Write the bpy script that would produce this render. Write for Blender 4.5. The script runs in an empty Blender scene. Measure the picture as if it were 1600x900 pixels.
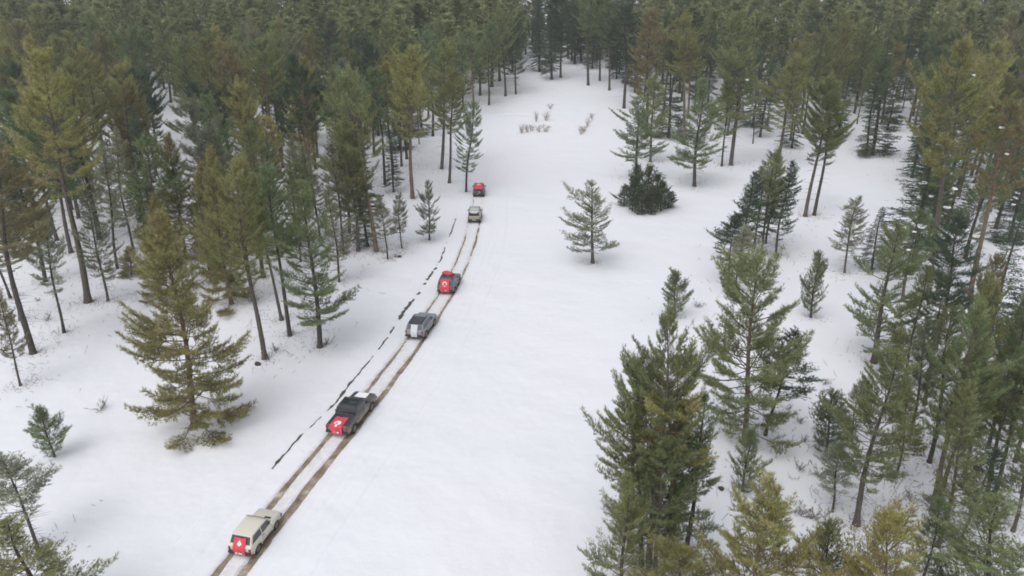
import bpy, bmesh, math, random
import numpy as np
from mathutils import Vector, Matrix

# ------------------------------------------------------------------ camera
scn = bpy.context.scene
col = scn.collection
CAM_H = 32.0
cam_d = bpy.data.cameras.new('camera')
cam = bpy.data.objects.new('camera', cam_d)
col.objects.link(cam)
cam.location = (0.0, 0.0, CAM_H)
cam.rotation_euler = (math.radians(90.0 - 23.3), 0.0, 0.0)
cam_d.sensor_width = 36.0
cam_d.lens = 36.0 * 1100.0 / 1600.0
cam_d.clip_start = 0.5
cam_d.clip_end = 20000.0
scn.camera = cam

# ------------------------------------------------------------------ sky, sun, exposure (overcast winter day)
SUN_EL, SUN_AZ = math.radians(58.0), math.radians(215.0)
world = bpy.data.worlds.new('World')
scn.world = world
world.use_nodes = True
wn = world.node_tree
wn.nodes.clear()
w_out = wn.nodes.new('ShaderNodeOutputWorld')
w_bg = wn.nodes.new('ShaderNodeBackground')
w_hs = wn.nodes.new('ShaderNodeHueSaturation')
w_sky = wn.nodes.new('ShaderNodeTexSky')
w_sky.sky_type = 'NISHITA'
w_sky.sun_disc = False
w_sky.sun_elevation = SUN_EL
w_sky.sun_rotation = SUN_AZ
w_sky.air_density = 1.0
w_sky.dust_density = 3.0
w_sky.ozone_density = 1.0
w_hs.inputs['Saturation'].default_value = 0.22
w_bg.inputs['Strength'].default_value = 0.15
wn.links.new(w_sky.outputs[0], w_hs.inputs['Color'])
wn.links.new(w_hs.outputs[0], w_bg.inputs['Color'])
wn.links.new(w_bg.outputs[0], w_out.inputs['Surface'])

sun_d = bpy.data.lights.new('sun', 'SUN')
sun_d.energy = 0.6
sun_d.angle = math.radians(70.0)
sun_d.color = (1.0, 0.97, 0.93)
sun = bpy.data.objects.new('sun', sun_d)
col.objects.link(sun)
_sd = Vector((math.sin(SUN_AZ) * math.cos(SUN_EL), math.cos(SUN_AZ) * math.cos(SUN_EL), math.sin(SUN_EL)))
sun.rotation_euler = _sd.to_track_quat('Z', 'Y').to_euler()

scn.view_settings.view_transform = 'Standard'
scn.view_settings.look = 'None'
scn.view_settings.exposure = 0.30
scn.view_settings.gamma = 1.0
scn.view_settings.use_curve_mapping = False
scn.render.engine = 'CYCLES'
scn.cycles.max_bounces = 6
scn.cycles.diffuse_bounces = 4
scn.cycles.volume_bounces = 0
scn.cycles.use_denoising = True
scn.cycles.filter_width = 1.75

rng = np.random.default_rng(11)
rnd = random.Random(7)


# ------------------------------------------------------------------ helpers
def tag(o, label=None, cat=None, group=None, kind=None):
    if label:
        o['label'] = label
    if cat:
        o['category'] = cat
    if group:
        o['group'] = group
    if kind:
        o['kind'] = kind
    return o


def link(name, data, parent=None):
    o = bpy.data.objects.new(name, data)
    col.objects.link(o)
    if parent is not None:
        o.parent = parent
    return o


def empty(name, loc=(0, 0, 0), rot=(0, 0, 0), parent=None):
    o = bpy.data.objects.new(name, None)
    o.empty_display_size = 0.3
    col.objects.link(o)
    o.location = loc
    o.rotation_euler = rot
    if parent is not None:
        o.parent = parent
    return o


def np_mesh(name, verts, loops, sizes, mats, mat_idx=None, smooth=False, attrs=None):
    me = bpy.data.meshes.new(name)
    verts = np.asarray(verts, np.float32)
    loops = np.asarray(loops, np.int32)
    sizes = np.asarray(sizes, np.int32)
    me.vertices.add(len(verts))
    me.vertices.foreach_set('co', verts.ravel())
    me.loops.add(len(loops))
    me.loops.foreach_set('vertex_index', loops)
    me.polygons.add(len(sizes))
    starts = np.zeros(len(sizes), np.int32)
    starts[1:] = np.cumsum(sizes)[:-1]
    me.polygons.foreach_set('loop_start', starts)
    for m in mats:
        me.materials.append(m)
    if mat_idx is not None:
        me.polygons.foreach_set('material_index', np.asarray(mat_idx, np.int32))
    me.update(calc_edges=True)
    me.polygons.foreach_set('use_smooth', np.full(len(sizes), bool(smooth)))
    if attrs:
        for k, v in attrs.items():
            a = me.attributes.new(k, 'FLOAT', 'POINT')
            a.data.foreach_set('value', np.asarray(v, np.float32))
    return me


def bm_mesh(name, bm, mats, smooth=None):
    bmesh.ops.recalc_face_normals(bm, faces=bm.faces)
    me = bpy.data.meshes.new(name)
    bm.to_mesh(me)
    bm.free()
    for m in (mats if isinstance(mats, (list, tuple)) else [mats]):
        me.materials.append(m)
    if smooth is not None:
        me.polygons.foreach_set('use_smooth', np.ones(len(me.polygons), bool))
        me.set_sharp_from_angle(angle=math.radians(smooth))
    return me


# ------------------------------------------------------------------ materials
def new_mat(name):
    m = bpy.data.materials.new(name)
    m.use_nodes = True
    nt = m.node_tree
    b = nt.nodes['Principled BSDF']
    return m, nt, b


def simple(name, colour, rough=0.6, metal=0.0, spec=0.5, coat=0.0, noise=0.0, nscale=20.0):
    m, nt, b = new_mat(name)
    b.inputs['Base Color'].default_value = (*colour, 1)
    b.inputs['Roughness'].default_value = rough
    b.inputs['Metallic'].default_value = metal
    b.inputs['Specular IOR Level'].default_value = spec
    b.inputs['Coat Weight'].default_value = coat
    b.inputs['Coat Roughness'].default_value = 0.08
    if noise > 0:
        tc = nt.nodes.new('ShaderNodeTexCoord')
        n = nt.nodes.new('ShaderNodeTexNoise')
        n.inputs['Scale'].default_value = nscale
        n.inputs['Detail'].default_value = 5
        mx = nt.nodes.new('ShaderNodeMix')
        mx.data_type = 'RGBA'
        mx.inputs[6].default_value = (*[c * (1 - noise) for c in colour], 1)
        mx.inputs[7].default_value = (*[min(1, c * (1 + noise)) for c in colour], 1)
        nt.links.new(tc.outputs['Object'], n.inputs['Vector'])
        nt.links.new(n.outputs['Fac'], mx.inputs[0])
        nt.links.new(mx.outputs[2], b.inputs['Base Color'])
    return m


def ramp(nt, pos_cols):
    r = nt.nodes.new('ShaderNodeValToRGB')
    e = r.color_ramp.elements
    while len(e) < len(pos_cols):
        e.new(0.5)
    for i, (p, c) in enumerate(pos_cols):
        e[i].position = p
        e[i].color = (*c, 1)
    return r


def snow_material(name='snow', slush=False):
    m, nt, b = new_mat(name)
    N, L = nt.nodes.new, nt.links.new
    tc = N('ShaderNodeTexCoord')
    n1 = N('ShaderNodeTexNoise')
    n1.inputs['Scale'].default_value = 0.05
    n1.inputs['Detail'].default_value = 4
    r = ramp(nt, [(0.3, (0.75, 0.77, 0.82)), (0.7, (0.778, 0.775, 0.825))])
    L(tc.outputs['Object'], n1.inputs['Vector'])
    L(n1.outputs['Fac'], r.inputs['Fac'])
    if slush:
        at = N('ShaderNodeAttribute')
        at.attribute_name = 'slush'
        n2 = N('ShaderNodeTexNoise')
        n2.inputs['Scale'].default_value = 2.2
        n2.inputs['Detail'].default_value = 7
        n2.inputs['Roughness'].default_value = 0.7
        L(tc.outputs['Object'], n2.inputs['Vector'])
        mr = N('ShaderNodeMapRange')
        mr.inputs[1].default_value = 0.36
        mr.inputs[2].default_value = 0.66
        L(n2.outputs['Fac'], mr.inputs[0])
        mu = N('ShaderNodeMath')
        mu.operation = 'MULTIPLY'
        L(mr.outputs[0], mu.inputs[0])
        L(at.outputs['Fac'], mu.inputs[1])
        mx = N('ShaderNodeMix')
        mx.data_type = 'RGBA'
        mx.inputs[7].default_value = (0.40, 0.335, 0.26, 1)
        L(mu.outputs[0], mx.inputs[0])
        L(r.outputs['Color'], mx.inputs[6])
        L(mx.outputs[2], b.inputs['Base Color'])
    else:
        L(r.outputs['Color'], b.inputs['Base Color'])
    b.inputs['Roughness'].default_value = 0.75
    b.inputs['Specular IOR Level'].default_value = 0.25
    hs = None
    for sc, dist, det in ((0.22, 0.6, 3), (1.4, 0.08, 4), (7.0, 0.02, 4)):
        n = N('ShaderNodeTexNoise')
        n.inputs['Scale'].default_value = sc
        n.inputs['Detail'].default_value = det
        L(tc.outputs['Object'], n.inputs['Vector'])
        bp = N('ShaderNodeBump')
        bp.inputs['Strength'].default_value = 0.5
        bp.inputs['Distance'].default_value = dist
        L(n.outputs['Fac'], bp.inputs['Height'])
        if hs is not None:
            L(hs.outputs['Normal'], bp.inputs['Normal'])
        hs = bp
    L(hs.outputs['Normal'], b.inputs['Normal'])
    return m


def mud_material():
    m, nt, b = new_mat('muddy_slush')
    N, L = nt.nodes.new, nt.links.new
    tc = N('ShaderNodeTexCoord')
    n1 = N('ShaderNodeTexNoise')
    n1.inputs['Scale'].default_value = 1.1
    n1.inputs['Detail'].default_value = 7
    n1.inputs['Roughness'].default_value = 0.65
    r = ramp(nt, [(0.28, (0.09, 0.07, 0.052)), (0.46, (0.21, 0.165, 0.118)), (0.6, (0.34, 0.275, 0.205)), (0.76, (0.66, 0.63, 0.60))])
    L(tc.outputs['Object'], n1.inputs['Vector'])
    L(n1.outputs['Fac'], r.inputs['Fac'])
    L(r.outputs['Color'], b.inputs['Base Color'])
    b.inputs['Roughness'].default_value = 0.55
    bp = N('ShaderNodeBump')
    bp.inputs['Distance'].default_value = 0.05
    L(n1.outputs['Fac'], bp.inputs['Height'])
    L(bp.outputs['Normal'], b.inputs['Normal'])
    return m


def bark_material(name, c_lo, c_hi, moss):
    m, nt, b = new_mat(name)
    N, L = nt.nodes.new, nt.links.new
    tc = N('ShaderNodeTexCoord')
    mp = N('ShaderNodeMapping')
    mp.inputs['Scale'].default_value = (6, 6, 1.6)
    n1 = N('ShaderNodeTexNoise')
    n1.inputs['Scale'].default_value = 2.2
    n1.inputs['Detail'].default_value = 6
    L(tc.outputs['Object'], mp.inputs['Vector'])
    L(mp.outputs[0], n1.inputs['Vector'])
    r = ramp(nt, [(0.3, tuple(c * 0.55 for c in c_lo)), (0.7, c_hi)])
    L(n1.outputs['Fac'], r.inputs['Fac'])
    n2 = N('ShaderNodeTexNoise')
    n2.inputs['Scale'].default_value = 0.5
    n2.inputs['Detail'].default_value = 3
    L(tc.outputs['Object'], n2.inputs['Vector'])
    mr = N('ShaderNodeMapRange')
    mr.inputs[1].default_value = 0.5
    mr.inputs[2].default_value = 0.66
    L(n2.outputs['Fac'], mr.inputs[0])
    mul = N('ShaderNodeMath')
    mul.operation = 'MULTIPLY'
    mul.inputs[1].default_value = moss
    L(mr.outputs[0], mul.inputs[0])
    mx = N('ShaderNodeMix')
    mx.data_type = 'RGBA'
    mx.inputs[7].default_value = (0.10, 0.10, 0.03, 1)
    L(mul.outputs[0], mx.inputs[0])
    L(r.outputs['Color'], mx.inputs[6])
    L(mx.outputs[2], b.inputs['Base Color'])
    b.inputs['Roughness'].default_value = 0.9
    bp = N('ShaderNodeBump')
    bp.inputs['Distance'].default_value = 0.04
    L(n1.outputs['Fac'], bp.inputs['Height'])
    L(bp.outputs['Normal'], b.inputs['Normal'])
    return m


def needle_material(name='needles', var=0.45):
    """needle colour = the tree's own tint (object colour), varied tuft by tuft"""
    m, nt, b = new_mat(name)
    N, L = nt.nodes.new, nt.links.new
    nt.nodes.remove(b)
    out = nt.nodes['Material Output']
    oi = N('ShaderNodeObjectInfo')
    at = N('ShaderNodeAttribute')
    at.attribute_name = 'tuft'
    mr = N('ShaderNodeMapRange')
    mr.inputs[3].default_value = 1.0 - var
    mr.inputs[4].default_value = 1.0 + var
    L(at.outputs['Fac'], mr.inputs[0])
    hsv = N('ShaderNodeHueSaturation')
    L(mr.outputs[0], hsv.inputs['Value'])
    L(oi.outputs['Color'], hsv.inputs['Color'])
    hr = N('ShaderNodeMapRange')
    hr.inputs[3].default_value = 0.475
    hr.inputs[4].default_value = 0.515
    at2 = N('ShaderNodeAttribute')
    at2.attribute_name = 'hue'
    L(at2.outputs['Fac'], hr.inputs[0])
    L(hr.outputs[0], hsv.inputs['Hue'])
    d = N('ShaderNodeBsdfDiffuse')
    t = N('ShaderNodeBsdfTranslucent')
    mx = N('ShaderNodeMixShader')
    mx.inputs[0].default_value = 0.48
    L(hsv.outputs['Color'], d.inputs['Color'])
    L(hsv.outputs['Color'], t.inputs['Color'])
    L(d.outputs[0], mx.inputs[1])
    L(t.outputs[0], mx.inputs[2])
    L(mx.outputs[0], out.inputs['Surface'])
    return m


def paint(name, colour, dirt=(0.33, 0.29, 0.24), dirt_top=0.75, rough=0.32):
    """car paint with road dirt splashed up from below (noise edged)"""
    m, nt, b = new_mat(name)
    N, L = nt.nodes.new, nt.links.new
    tc = N('ShaderNodeTexCoord')
    sep = N('ShaderNodeSeparateXYZ')
    L(tc.outputs['Object'], sep.inputs[0])
    n = N('ShaderNodeTexNoise')
    n.inputs['Scale'].default_value = 3.0
    n.inputs['Detail'].default_value = 6
    L(tc.outputs['Object'], n.inputs['Vector'])
    ma = N('ShaderNodeMath')
    ma.operation = 'MULTIPLY_ADD'
    ma.inputs[1].default_value = 0.9
    L(n.outputs['Fac'], ma.inputs[0])
    L(sep.outputs['Z'], ma.inputs[2])
    mr = N('ShaderNodeMapRange')
    mr.inputs[1].default_value = dirt_top + 0.45 - 0.28
    mr.inputs[2].default_value = dirt_top + 0.45 + 0.28
    mr.inputs[3].default_value = 0.85
    mr.inputs[4].default_value = 0.06
    L(ma.outputs[0], mr.inputs[0])
    mx = N('ShaderNodeMix')
    mx.data_type = 'RGBA'
    mx.inputs[6].default_value = (*colour, 1)
    mx.inputs[7].default_value = (*dirt, 1)
    L(mr.outputs[0], mx.inputs[0])
    L(mx.outputs[2], b.inputs['Base Color'])
    r2 = N('ShaderNodeMapRange')
    r2.inputs[3].default_value = rough
    r2.inputs[4].default_value = 0.85
    L(mr.outputs[0], r2.inputs[0])
    L(r2.outputs[0], b.inputs['Roughness'])
    return m


M = {
    'snow': snow_material(),
    'snow_road': snow_material('road_snow', True),
    'litter': simple('needle_litter', (0.16, 0.11, 0.075), 0.9, noise=0.5, nscale=3),
    'mud': mud_material(),
    'earth': simple('dark_wet_earth', (0.085, 0.075, 0.066), 0.6, noise=0.5, nscale=2.0),
    'bark': bark_material('grey_bark', (0.10, 0.08, 0.068), (0.16, 0.135, 0.115), 0.6),
    'bark_orange': bark_material('orange_bark', (0.15, 0.10, 0.07), (0.25, 0.175, 0.125), 0.3),
    'bark_dark': bark_material('dark_bark', (0.06, 0.05, 0.045), (0.11, 0.095, 0.085), 0.25),
    'twig': simple('twig_wood', (0.13, 0.10, 0.08), 0.9, noise=0.4, nscale=4),
    'twig_red': simple('reddish_twig', (0.17, 0.12, 0.105), 0.9, noise=0.4, nscale=4),
    'needles': needle_material(),
    'snow_lump': simple('snow_lump', (0.85, 0.86, 0.89), 0.8),
    'glass': simple('car_glass', (0.02, 0.024, 0.028), 0.06, spec=0.9),
    'rubber': simple('tyre_rubber', (0.03, 0.029, 0.028), 0.85, noise=0.5, nscale=9),
    'rim': simple('wheel_metal', (0.30, 0.29, 0.28), 0.45, metal=0.6, noise=0.3, nscale=9),
    'trim': simple('black_trim', (0.035, 0.035, 0.037), 0.6),
    'red_lamp': simple('red_lamp', (0.35, 0.02, 0.02), 0.2),
    'clear_lamp': simple('clear_lamp', (0.6, 0.6, 0.58), 0.15),
    'plate': simple('plate_white', (0.7, 0.7, 0.68), 0.5),
    'flag_red': simple('flag_red_cloth', (0.64, 0.065, 0.09), 0.8, noise=0.12, nscale=3),
    'flag_white': simple('flag_white_cloth', (0.82, 0.80, 0.80), 0.8),
    'sheet': simple('white_sheet', (0.62, 0.63, 0.66), 0.8, noise=0.08, nscale=4),
    'cream': paint('cream_white_paint', (0.66, 0.64, 0.55), dirt_top=0.42),
    'graphite': paint('graphite_paint', (0.045, 0.05, 0.058), dirt_top=0.95),
    'silver': paint('silver_grey_paint', (0.23, 0.265, 0.315), dirt_top=0.75),
    'slate': paint('slate_paint', (0.12, 0.13, 0.145), dirt_top=0.8),
    'navy': paint('dark_blue_grey_paint', (0.06, 0.075, 0.10), dirt_top=0.7),
    'olive': paint('olive_paint', (0.36, 0.37, 0.36), dirt=(0.30, 0.285, 0.25), dirt_top=0.6),
    'white_panel': simple('white_roof_paint', (0.75, 0.76, 0.76), 0.5),
    'yellow': simple('yellow_strip', (0.50, 0.46, 0.24), 0.6),
    'roof_dark': simple('dark_roof_paint', (0.035, 0.04, 0.05), 0.35, coat=0.3),
    'rock': simple('dark_rock', (0.06, 0.055, 0.05), 0.9, noise=0.5, nscale=5),
    'leaf_dry': simple('dry_grass', (0.22, 0.16, 0.12), 0.9, noise=0.4, nscale=5),
}
TINT = {
    'y': (0.358, 0.352, 0.150), 'o': (0.285, 0.312, 0.152), 'g': (0.228, 0.286, 0.152),
    'd': (0.122, 0.170, 0.110), 'b': (0.305, 0.284, 0.155), 'p': (0.308, 0.324, 0.228),
}

# ------------------------------------------------------------------ terrain
def terrain(x, y):
    x = np.asarray(x, float)
    y = np.asarray(y, float)
    t = np.clip(y - 135.0, 0.0, 260.0)
    z = 0.115 * (t - 22 * (1 - np.exp(-t / 22)))
    return z + 0.30 * np.sin(x * 0.045 + 0.8) * np.sin(y * 0.038 + 0.4) + 0.12 * np.sin(x * 0.11 + y * 0.07) + 0.07 * np.sin(y * 0.19 - x * 0.15)


ROAD_POLY = [-0.6765, 2.2612, 1.3014, -6.8732, 5.1287, -6.5936]


def road_x(y):
    return np.polyval(ROAD_POLY, (np.asarray(y, float) - 80.0) / 50.0)


def road_frame(y):
    """centre point, unit tangent (towards +y), unit right-hand normal"""
    x = road_x(y)
    dx = (road_x(y + 0.5) - road_x(y - 0.5))
    n = np.sqrt(1 + dx * dx)
    return x, dx / n, 1.0 / n


ROAD_Y0, ROAD_Y1 = 20.0, 178.0


def snow_lumps(x, y):
    """small wind and trample relief"""
    return 0.035 * np.sin(x * 0.9 + 1.3 * np.sin(y * 0.5)) * np.sin(y * 0.8 + 0.7 * np.sin(x * 0.6)) + 0.02 * np.sin(x * 2.1 + y * 1.3) * np.sin(y * 1.9 - x * 1.1)


def grid_axis(lo, hi, step, far_lo, far_hi):
    a = np.arange(lo, hi + step / 2, step)
    g_lo = [lo]
    s = step
    while g_lo[-1] > far_lo:
        s *= 1.5
        g_lo.append(g_lo[-1] - s)
    g_hi = [a[-1]]
    s = step
    while g_hi[-1] < far_hi:
        s *= 1.5
        g_hi.append(g_hi[-1] + s)
    return np.concatenate([np.array(g_lo[:0:-1]), a, np.array(g_hi[1:])])


def build_ground():
    xs = grid_axis(-150, 165, 0.9, -2500, 2500)
    ys = grid_axis(8, 300, 0.9, -400, 3000)
    X, Y = np.meshgrid(xs, ys)
    Z = terrain(X, Y)
    Z += snow_lumps(X, Y) * np.clip(1 - np.hypot(X, Y - 60) / 160, 0, 1)
    u = X - road_x(np.clip(Y, ROAD_Y0, ROAD_Y1))
    inside = (Y > ROAD_Y0 + 2) & (Y < ROAD_Y1 - 2)
    dip = np.clip((4.2 - np.abs(u)) / 0.9, 0, 1) * inside
    Z -= 0.45 * dip
    ny, nx = X.shape
    idx = np.arange(ny * nx).reshape(ny, nx)
    q = np.stack([idx[:-1, :-1], idx[:-1, 1:], idx[1:, 1:], idx[1:, :-1]], -1).reshape(-1, 4)
    me = np_mesh('snow_ground', np.stack([X, Y, Z], -1).reshape(-1, 3), q.ravel(), np.full(len(q), 4), [M['snow']], smooth=True)
    tag(link('snow_ground', me), kind='structure')


DITCH = [(20, -2.6), (38.7, -2.74), (43.8, -2.84), (49.4, -2.55), (57.5, -2.71), (67.4, -3.1), (76.6, -3.15), (84.2, -3.1), (98.1, -2.87), (178, -3.0)]


def smooth_noise(n, step, r):
    k = int(n / step) + 4
    v = r.random(k)
    t = np.linspace(0, k - 1.001, n)
    i = t.astype(int)
    f = t - i
    f = f * f * (3 - 2 * f)
    return v[i] * (1 - f) + v[np.minimum(i + 1, k - 1)] * f


def build_road():
    step = 0.16
    ys = np.arange(ROAD_Y0, ROAD_Y1, step)
    n = len(ys)
    r = np.random.default_rng(3)
    u_base = np.unique(np.round(np.concatenate([
        np.linspace(-5.6, -3.7, 8), np.arange(-3.7, -2.0, 0.045), np.linspace(-2.0, -1.3, 6),
        np.arange(-1.3, 1.35, 0.075), np.linspace(1.35, 5.6, 34)]), 3))
    m = len(u_base)
    cx, tx, ty = road_frame(ys)
    wob = (smooth_noise(n, 14, r) - 0.5) * 0.12
    du = np.interp(ys, [d[0] for d in DITCH], [d[1] for d in DITCH]) + (smooth_noise(n, 5, r) - 0.5) * 0.1 + (smooth_noise(n, 2, r) - 0.5) * 0.06 + (smooth_noise(n, 40, r) - 0.5) * 0.35
    U = np.tile(u_base, (n, 1))
    X = cx[:, None] + U * ty[:, None]
    Y = ys[:, None] - U * tx[:, None]
    Z = terrain(X, Y) + 0.03 + 0.6 * snow_lumps(X, Y) * np.clip((np.abs(U) - 1.2) / 1.5, 0, 1)
    fade = np.interp(ys, [30, 56, 66, 96, 118], [1, 1, 0.8, 0.66, 0.25])
    depth = {}
    for side, key in ((-0.79, 'l'), (0.79, 'r')):
        d = (0.055 + 0.09 * smooth_noise(n, 13, r) + 0.03 * smooth_noise(n, 3, r)) * fade
        depth[key] = d
        w = (0.13 + 0.10 * smooth_noise(n, 17, r) + 0.05 * smooth_noise(n, 4, r)) * np.interp(ys, [30, 50, 62, 100], [1.05, 0.95, 0.62, 0.55]) * (0.7 if key == 'l' else 0.92)
        a = np.abs(U - (side + wob)[:, None]) / w[:, None]
        Z -= d[:, None] * np.clip(1.55 - a * 0.8, 0, 1) ** 1.0 * (a < 1.94)
        ridge = np.exp(-((np.abs(U - side) - 0.5) / 0.13) ** 2)
        Z += 0.03 * ridge * (0.4 + smooth_noise(n, 5, r))[:, None]
    crumb = rng.normal(0, 1, Z.shape)
    crumb = crumb + 0.5 * (np.roll(crumb, 1, 0) + np.roll(crumb, 1, 1))
    Z += crumb * 0.011 * np.exp(-((np.abs(U) - 0.79) / 0.34) ** 2)
    # old, filled-in tracks to the right of the fresh ones
    for s, dd in ((1.9, 0.03), (2.75, 0.035), (3.6, 0.025)):
        sw = s + (smooth_noise(n, 45, r) - 0.5) * 0.5
        Z -= dd * np.exp(-((U - sw[:, None]) / 0.2) ** 2)
    # melt-water crack on the left: a shallow trough with a ragged dark streak in it, open in stretches
    gate = smooth_noise(n, 15, r) + 0.75 * (smooth_noise(n, 4, r) - 0.5)
    open_ = np.clip((gate - 0.16) / 0.3, 0, 1)
    open_ = np.maximum(open_, np.interp(ys, [37, 38.5, 56, 62], [0, 0.5, 0.45, 0]) * (gate > 0.12))
    open_ *= np.clip((ys - 38.2) / 1.5, 0, 1) * np.clip((104 - ys) / 3.0, 0, 1)
    body = np.interp(ys, [38, 46, 60, 64, 80, 86, 104], [1.1, 1.1, 0.8, 1.5, 1.5, 1.0, 0.9])
    streak = {}
    for sd in (-1, 1):
        streak[sd] = sd * open_ * body * (0.02 + 0.10 * smooth_noise(n, 5, r) + 0.10 * smooth_noise(n, 1.7, r) ** 2) + (smooth_noise(n, 2.3, r) - 0.5) * 0.05
    Z -= 0.07 * np.exp(-((U - du[:, None]) / 0.28) ** 2) * (0.5 + 0.5 * open_)[:, None]
    # bury the rim
    Z -= 0.22 * np.clip((np.abs(U) - 4.7) / 0.9, 0, 1)
    endf = np.minimum(np.clip((ys - ROAD_Y0) / 3, 0, 1), np.clip((ROAD_Y1 - ys) / 4, 0, 1))
    Z -= 0.3 * (1 - endf)[:, None]
    idx = np.arange(n * m).reshape(n, m)
    q = np.stack([idx[:-1, :-1], idx[:-1, 1:], idx[1:, 1:], idx[1:, :-1]], -1).reshape(-1, 4)
    me = np_mesh('snow_road', np.stack([X, Y, Z], -1).reshape(-1, 3), q.ravel(), np.full(len(q), 4), [M['snow_road']], smooth=True,
                 attrs={'slush': (np.clip(np.exp(-((np.abs(U) - 0.79) / 0.36) ** 2) * 1.0 + 0.35 * np.exp(-(U / 0.9) ** 4), 0, 1) * np.interp(ys, [30, 60, 100, 125], [0.85, 0.7, 0.45, 0.0])[:, None]).ravel()})
    tag(link('snow_road', me), kind='structure')

    def strip(name, uc, hw, zoff, mat, mask=None):
        us = np.linspace(-1, 1, 5)
        P = []
        for k in us:
            uu = uc + k * hw
            x = cx + uu * ty
            y = ys - uu * tx
            P.append(np.stack([x, y, terrain(x, y) + zoff], -1))
        P = np.stack(P, 1)
        nn = len(ys)
        ii = np.arange(nn * 5).reshape(nn, 5)
        qq = np.stack([ii[:-1, :-1], ii[:-1, 1:], ii[1:, 1:], ii[1:, :-1]], -1)
        ok = np.ones(nn - 1, bool) if mask is None else mask[:-1]
        qq = qq[ok].reshape(-1, 4)
        mm = np_mesh(name, P.reshape(-1, 3), qq.ravel(), np.full(len(qq), 4), [mat], smooth=True)
        return tag(link(name, mm), kind='structure')

    lim = (ys > ROAD_Y0 + 4) & (ys < 128)
    mudz = -0.055 + 0.035 * smooth_noise(n, 19, r) + 0.025 * smooth_noise(n, 5, r)
    strip('muddy_rut', -0.79 + wob, 0.34, mudz - 0.012 * (ys > 96), M['mud'], lim)
    mudz2 = -0.05 + 0.035 * smooth_noise(n, 23, r) + 0.025 * smooth_noise(n, 6, r)
    strip('muddy_rut', 0.79 + wob, 0.36, mudz2 - 0.012 * (ys > 96), M['mud'], lim)
    # the streak follows the trough a finger's breadth above its snow
    P = []
    for k in np.linspace(0, 1, 4):
        uu = du + streak[-1] * (1 - k) + streak[1] * k
        x = cx + uu * ty
        y = ys - uu * tx
        z = terrain(x, y) + 0.045 + 0.6 * snow_lumps(x, y) * np.clip((np.abs(uu) - 1.2) / 1.5, 0, 1) - 0.07 * np.exp(-((uu - du) / 0.28) ** 2) * (0.5 + 0.5 * open_)
        P.append(np.stack([x, y, z], -1))
    P = np.stack(P, 1)
    ii = np.arange(n * 4).reshape(n, 4)
    qq = np.stack([ii[:-1, :-1], ii[:-1, 1:], ii[1:, 1:], ii[1:, :-1]], -1)
    ok = ((streak[1] - streak[-1]) > 0.035)
    qq = qq[ok[:-1] & ok[1:]].reshape(-1, 4)
    mm = np_mesh('meltwater_crack', P.reshape(-1, 3), qq.ravel(), np.full(len(qq), 4), [M['earth']], smooth=True)
    tag(link('meltwater_crack', mm), kind='structure')


build_ground()
build_road()


# ------------------------------------------------------------------ conifer builder
def norm(v):
    return v / np.maximum(np.linalg.norm(v, axis=-1, keepdims=True), 1e-9)


def tubes(paths, radii, sides):
    """many small tapered tubes: paths list of (k,3) arrays, radii list of (k,)"""
    V, Q = [], []
    base = 0
    ang = np.arange(sides) * 2 * np.pi / sides
    for p, rr in zip(paths, radii):
        k = len(p)
        t = norm(np.gradient(p, axis=0))
        ref = np.where(np.abs(t[:, 2:3]) > 0.9, np.array([[1.0, 0, 0]]), np.array([[0, 0, 1.0]]))
        a = norm(np.cross(t, ref))
        b = np.cross(t, a)
        ring = p[:, None, :] + rr[:, None, None] * (np.cos(ang)[None, :, None] * a[:, None, :] + np.sin(ang)[None, :, None] * b[:, None, :])
        V.append(ring.reshape(-1, 3))
        ii = base + np.arange(k * sides).reshape(k, sides)
        jj = np.roll(ii, -1, axis=1)
        Q.append(np.stack([ii[:-1], jj[:-1], jj[1:], ii[1:]], -1).reshape(-1, 4))
        base += k * sides
    return np.concatenate(V), np.concatenate(Q)


class Wob:
    """smooth random function of (azimuth, height) for uneven outlines"""
    def __init__(self, r):
        self.p = r.uniform(0, 6.28, 6)

    def __call__(self, az, t):
        p = self.p
        return 0.5 + 0.2 * math.sin(az + p[0] + 5 * t) + 0.17 * math.sin(2 * az + p[1] - 9 * t) + 0.13 * math.sin(17 * t + p[2]) + 0.1 * math.sin(3 * az + 23 * t + p[3])


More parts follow.
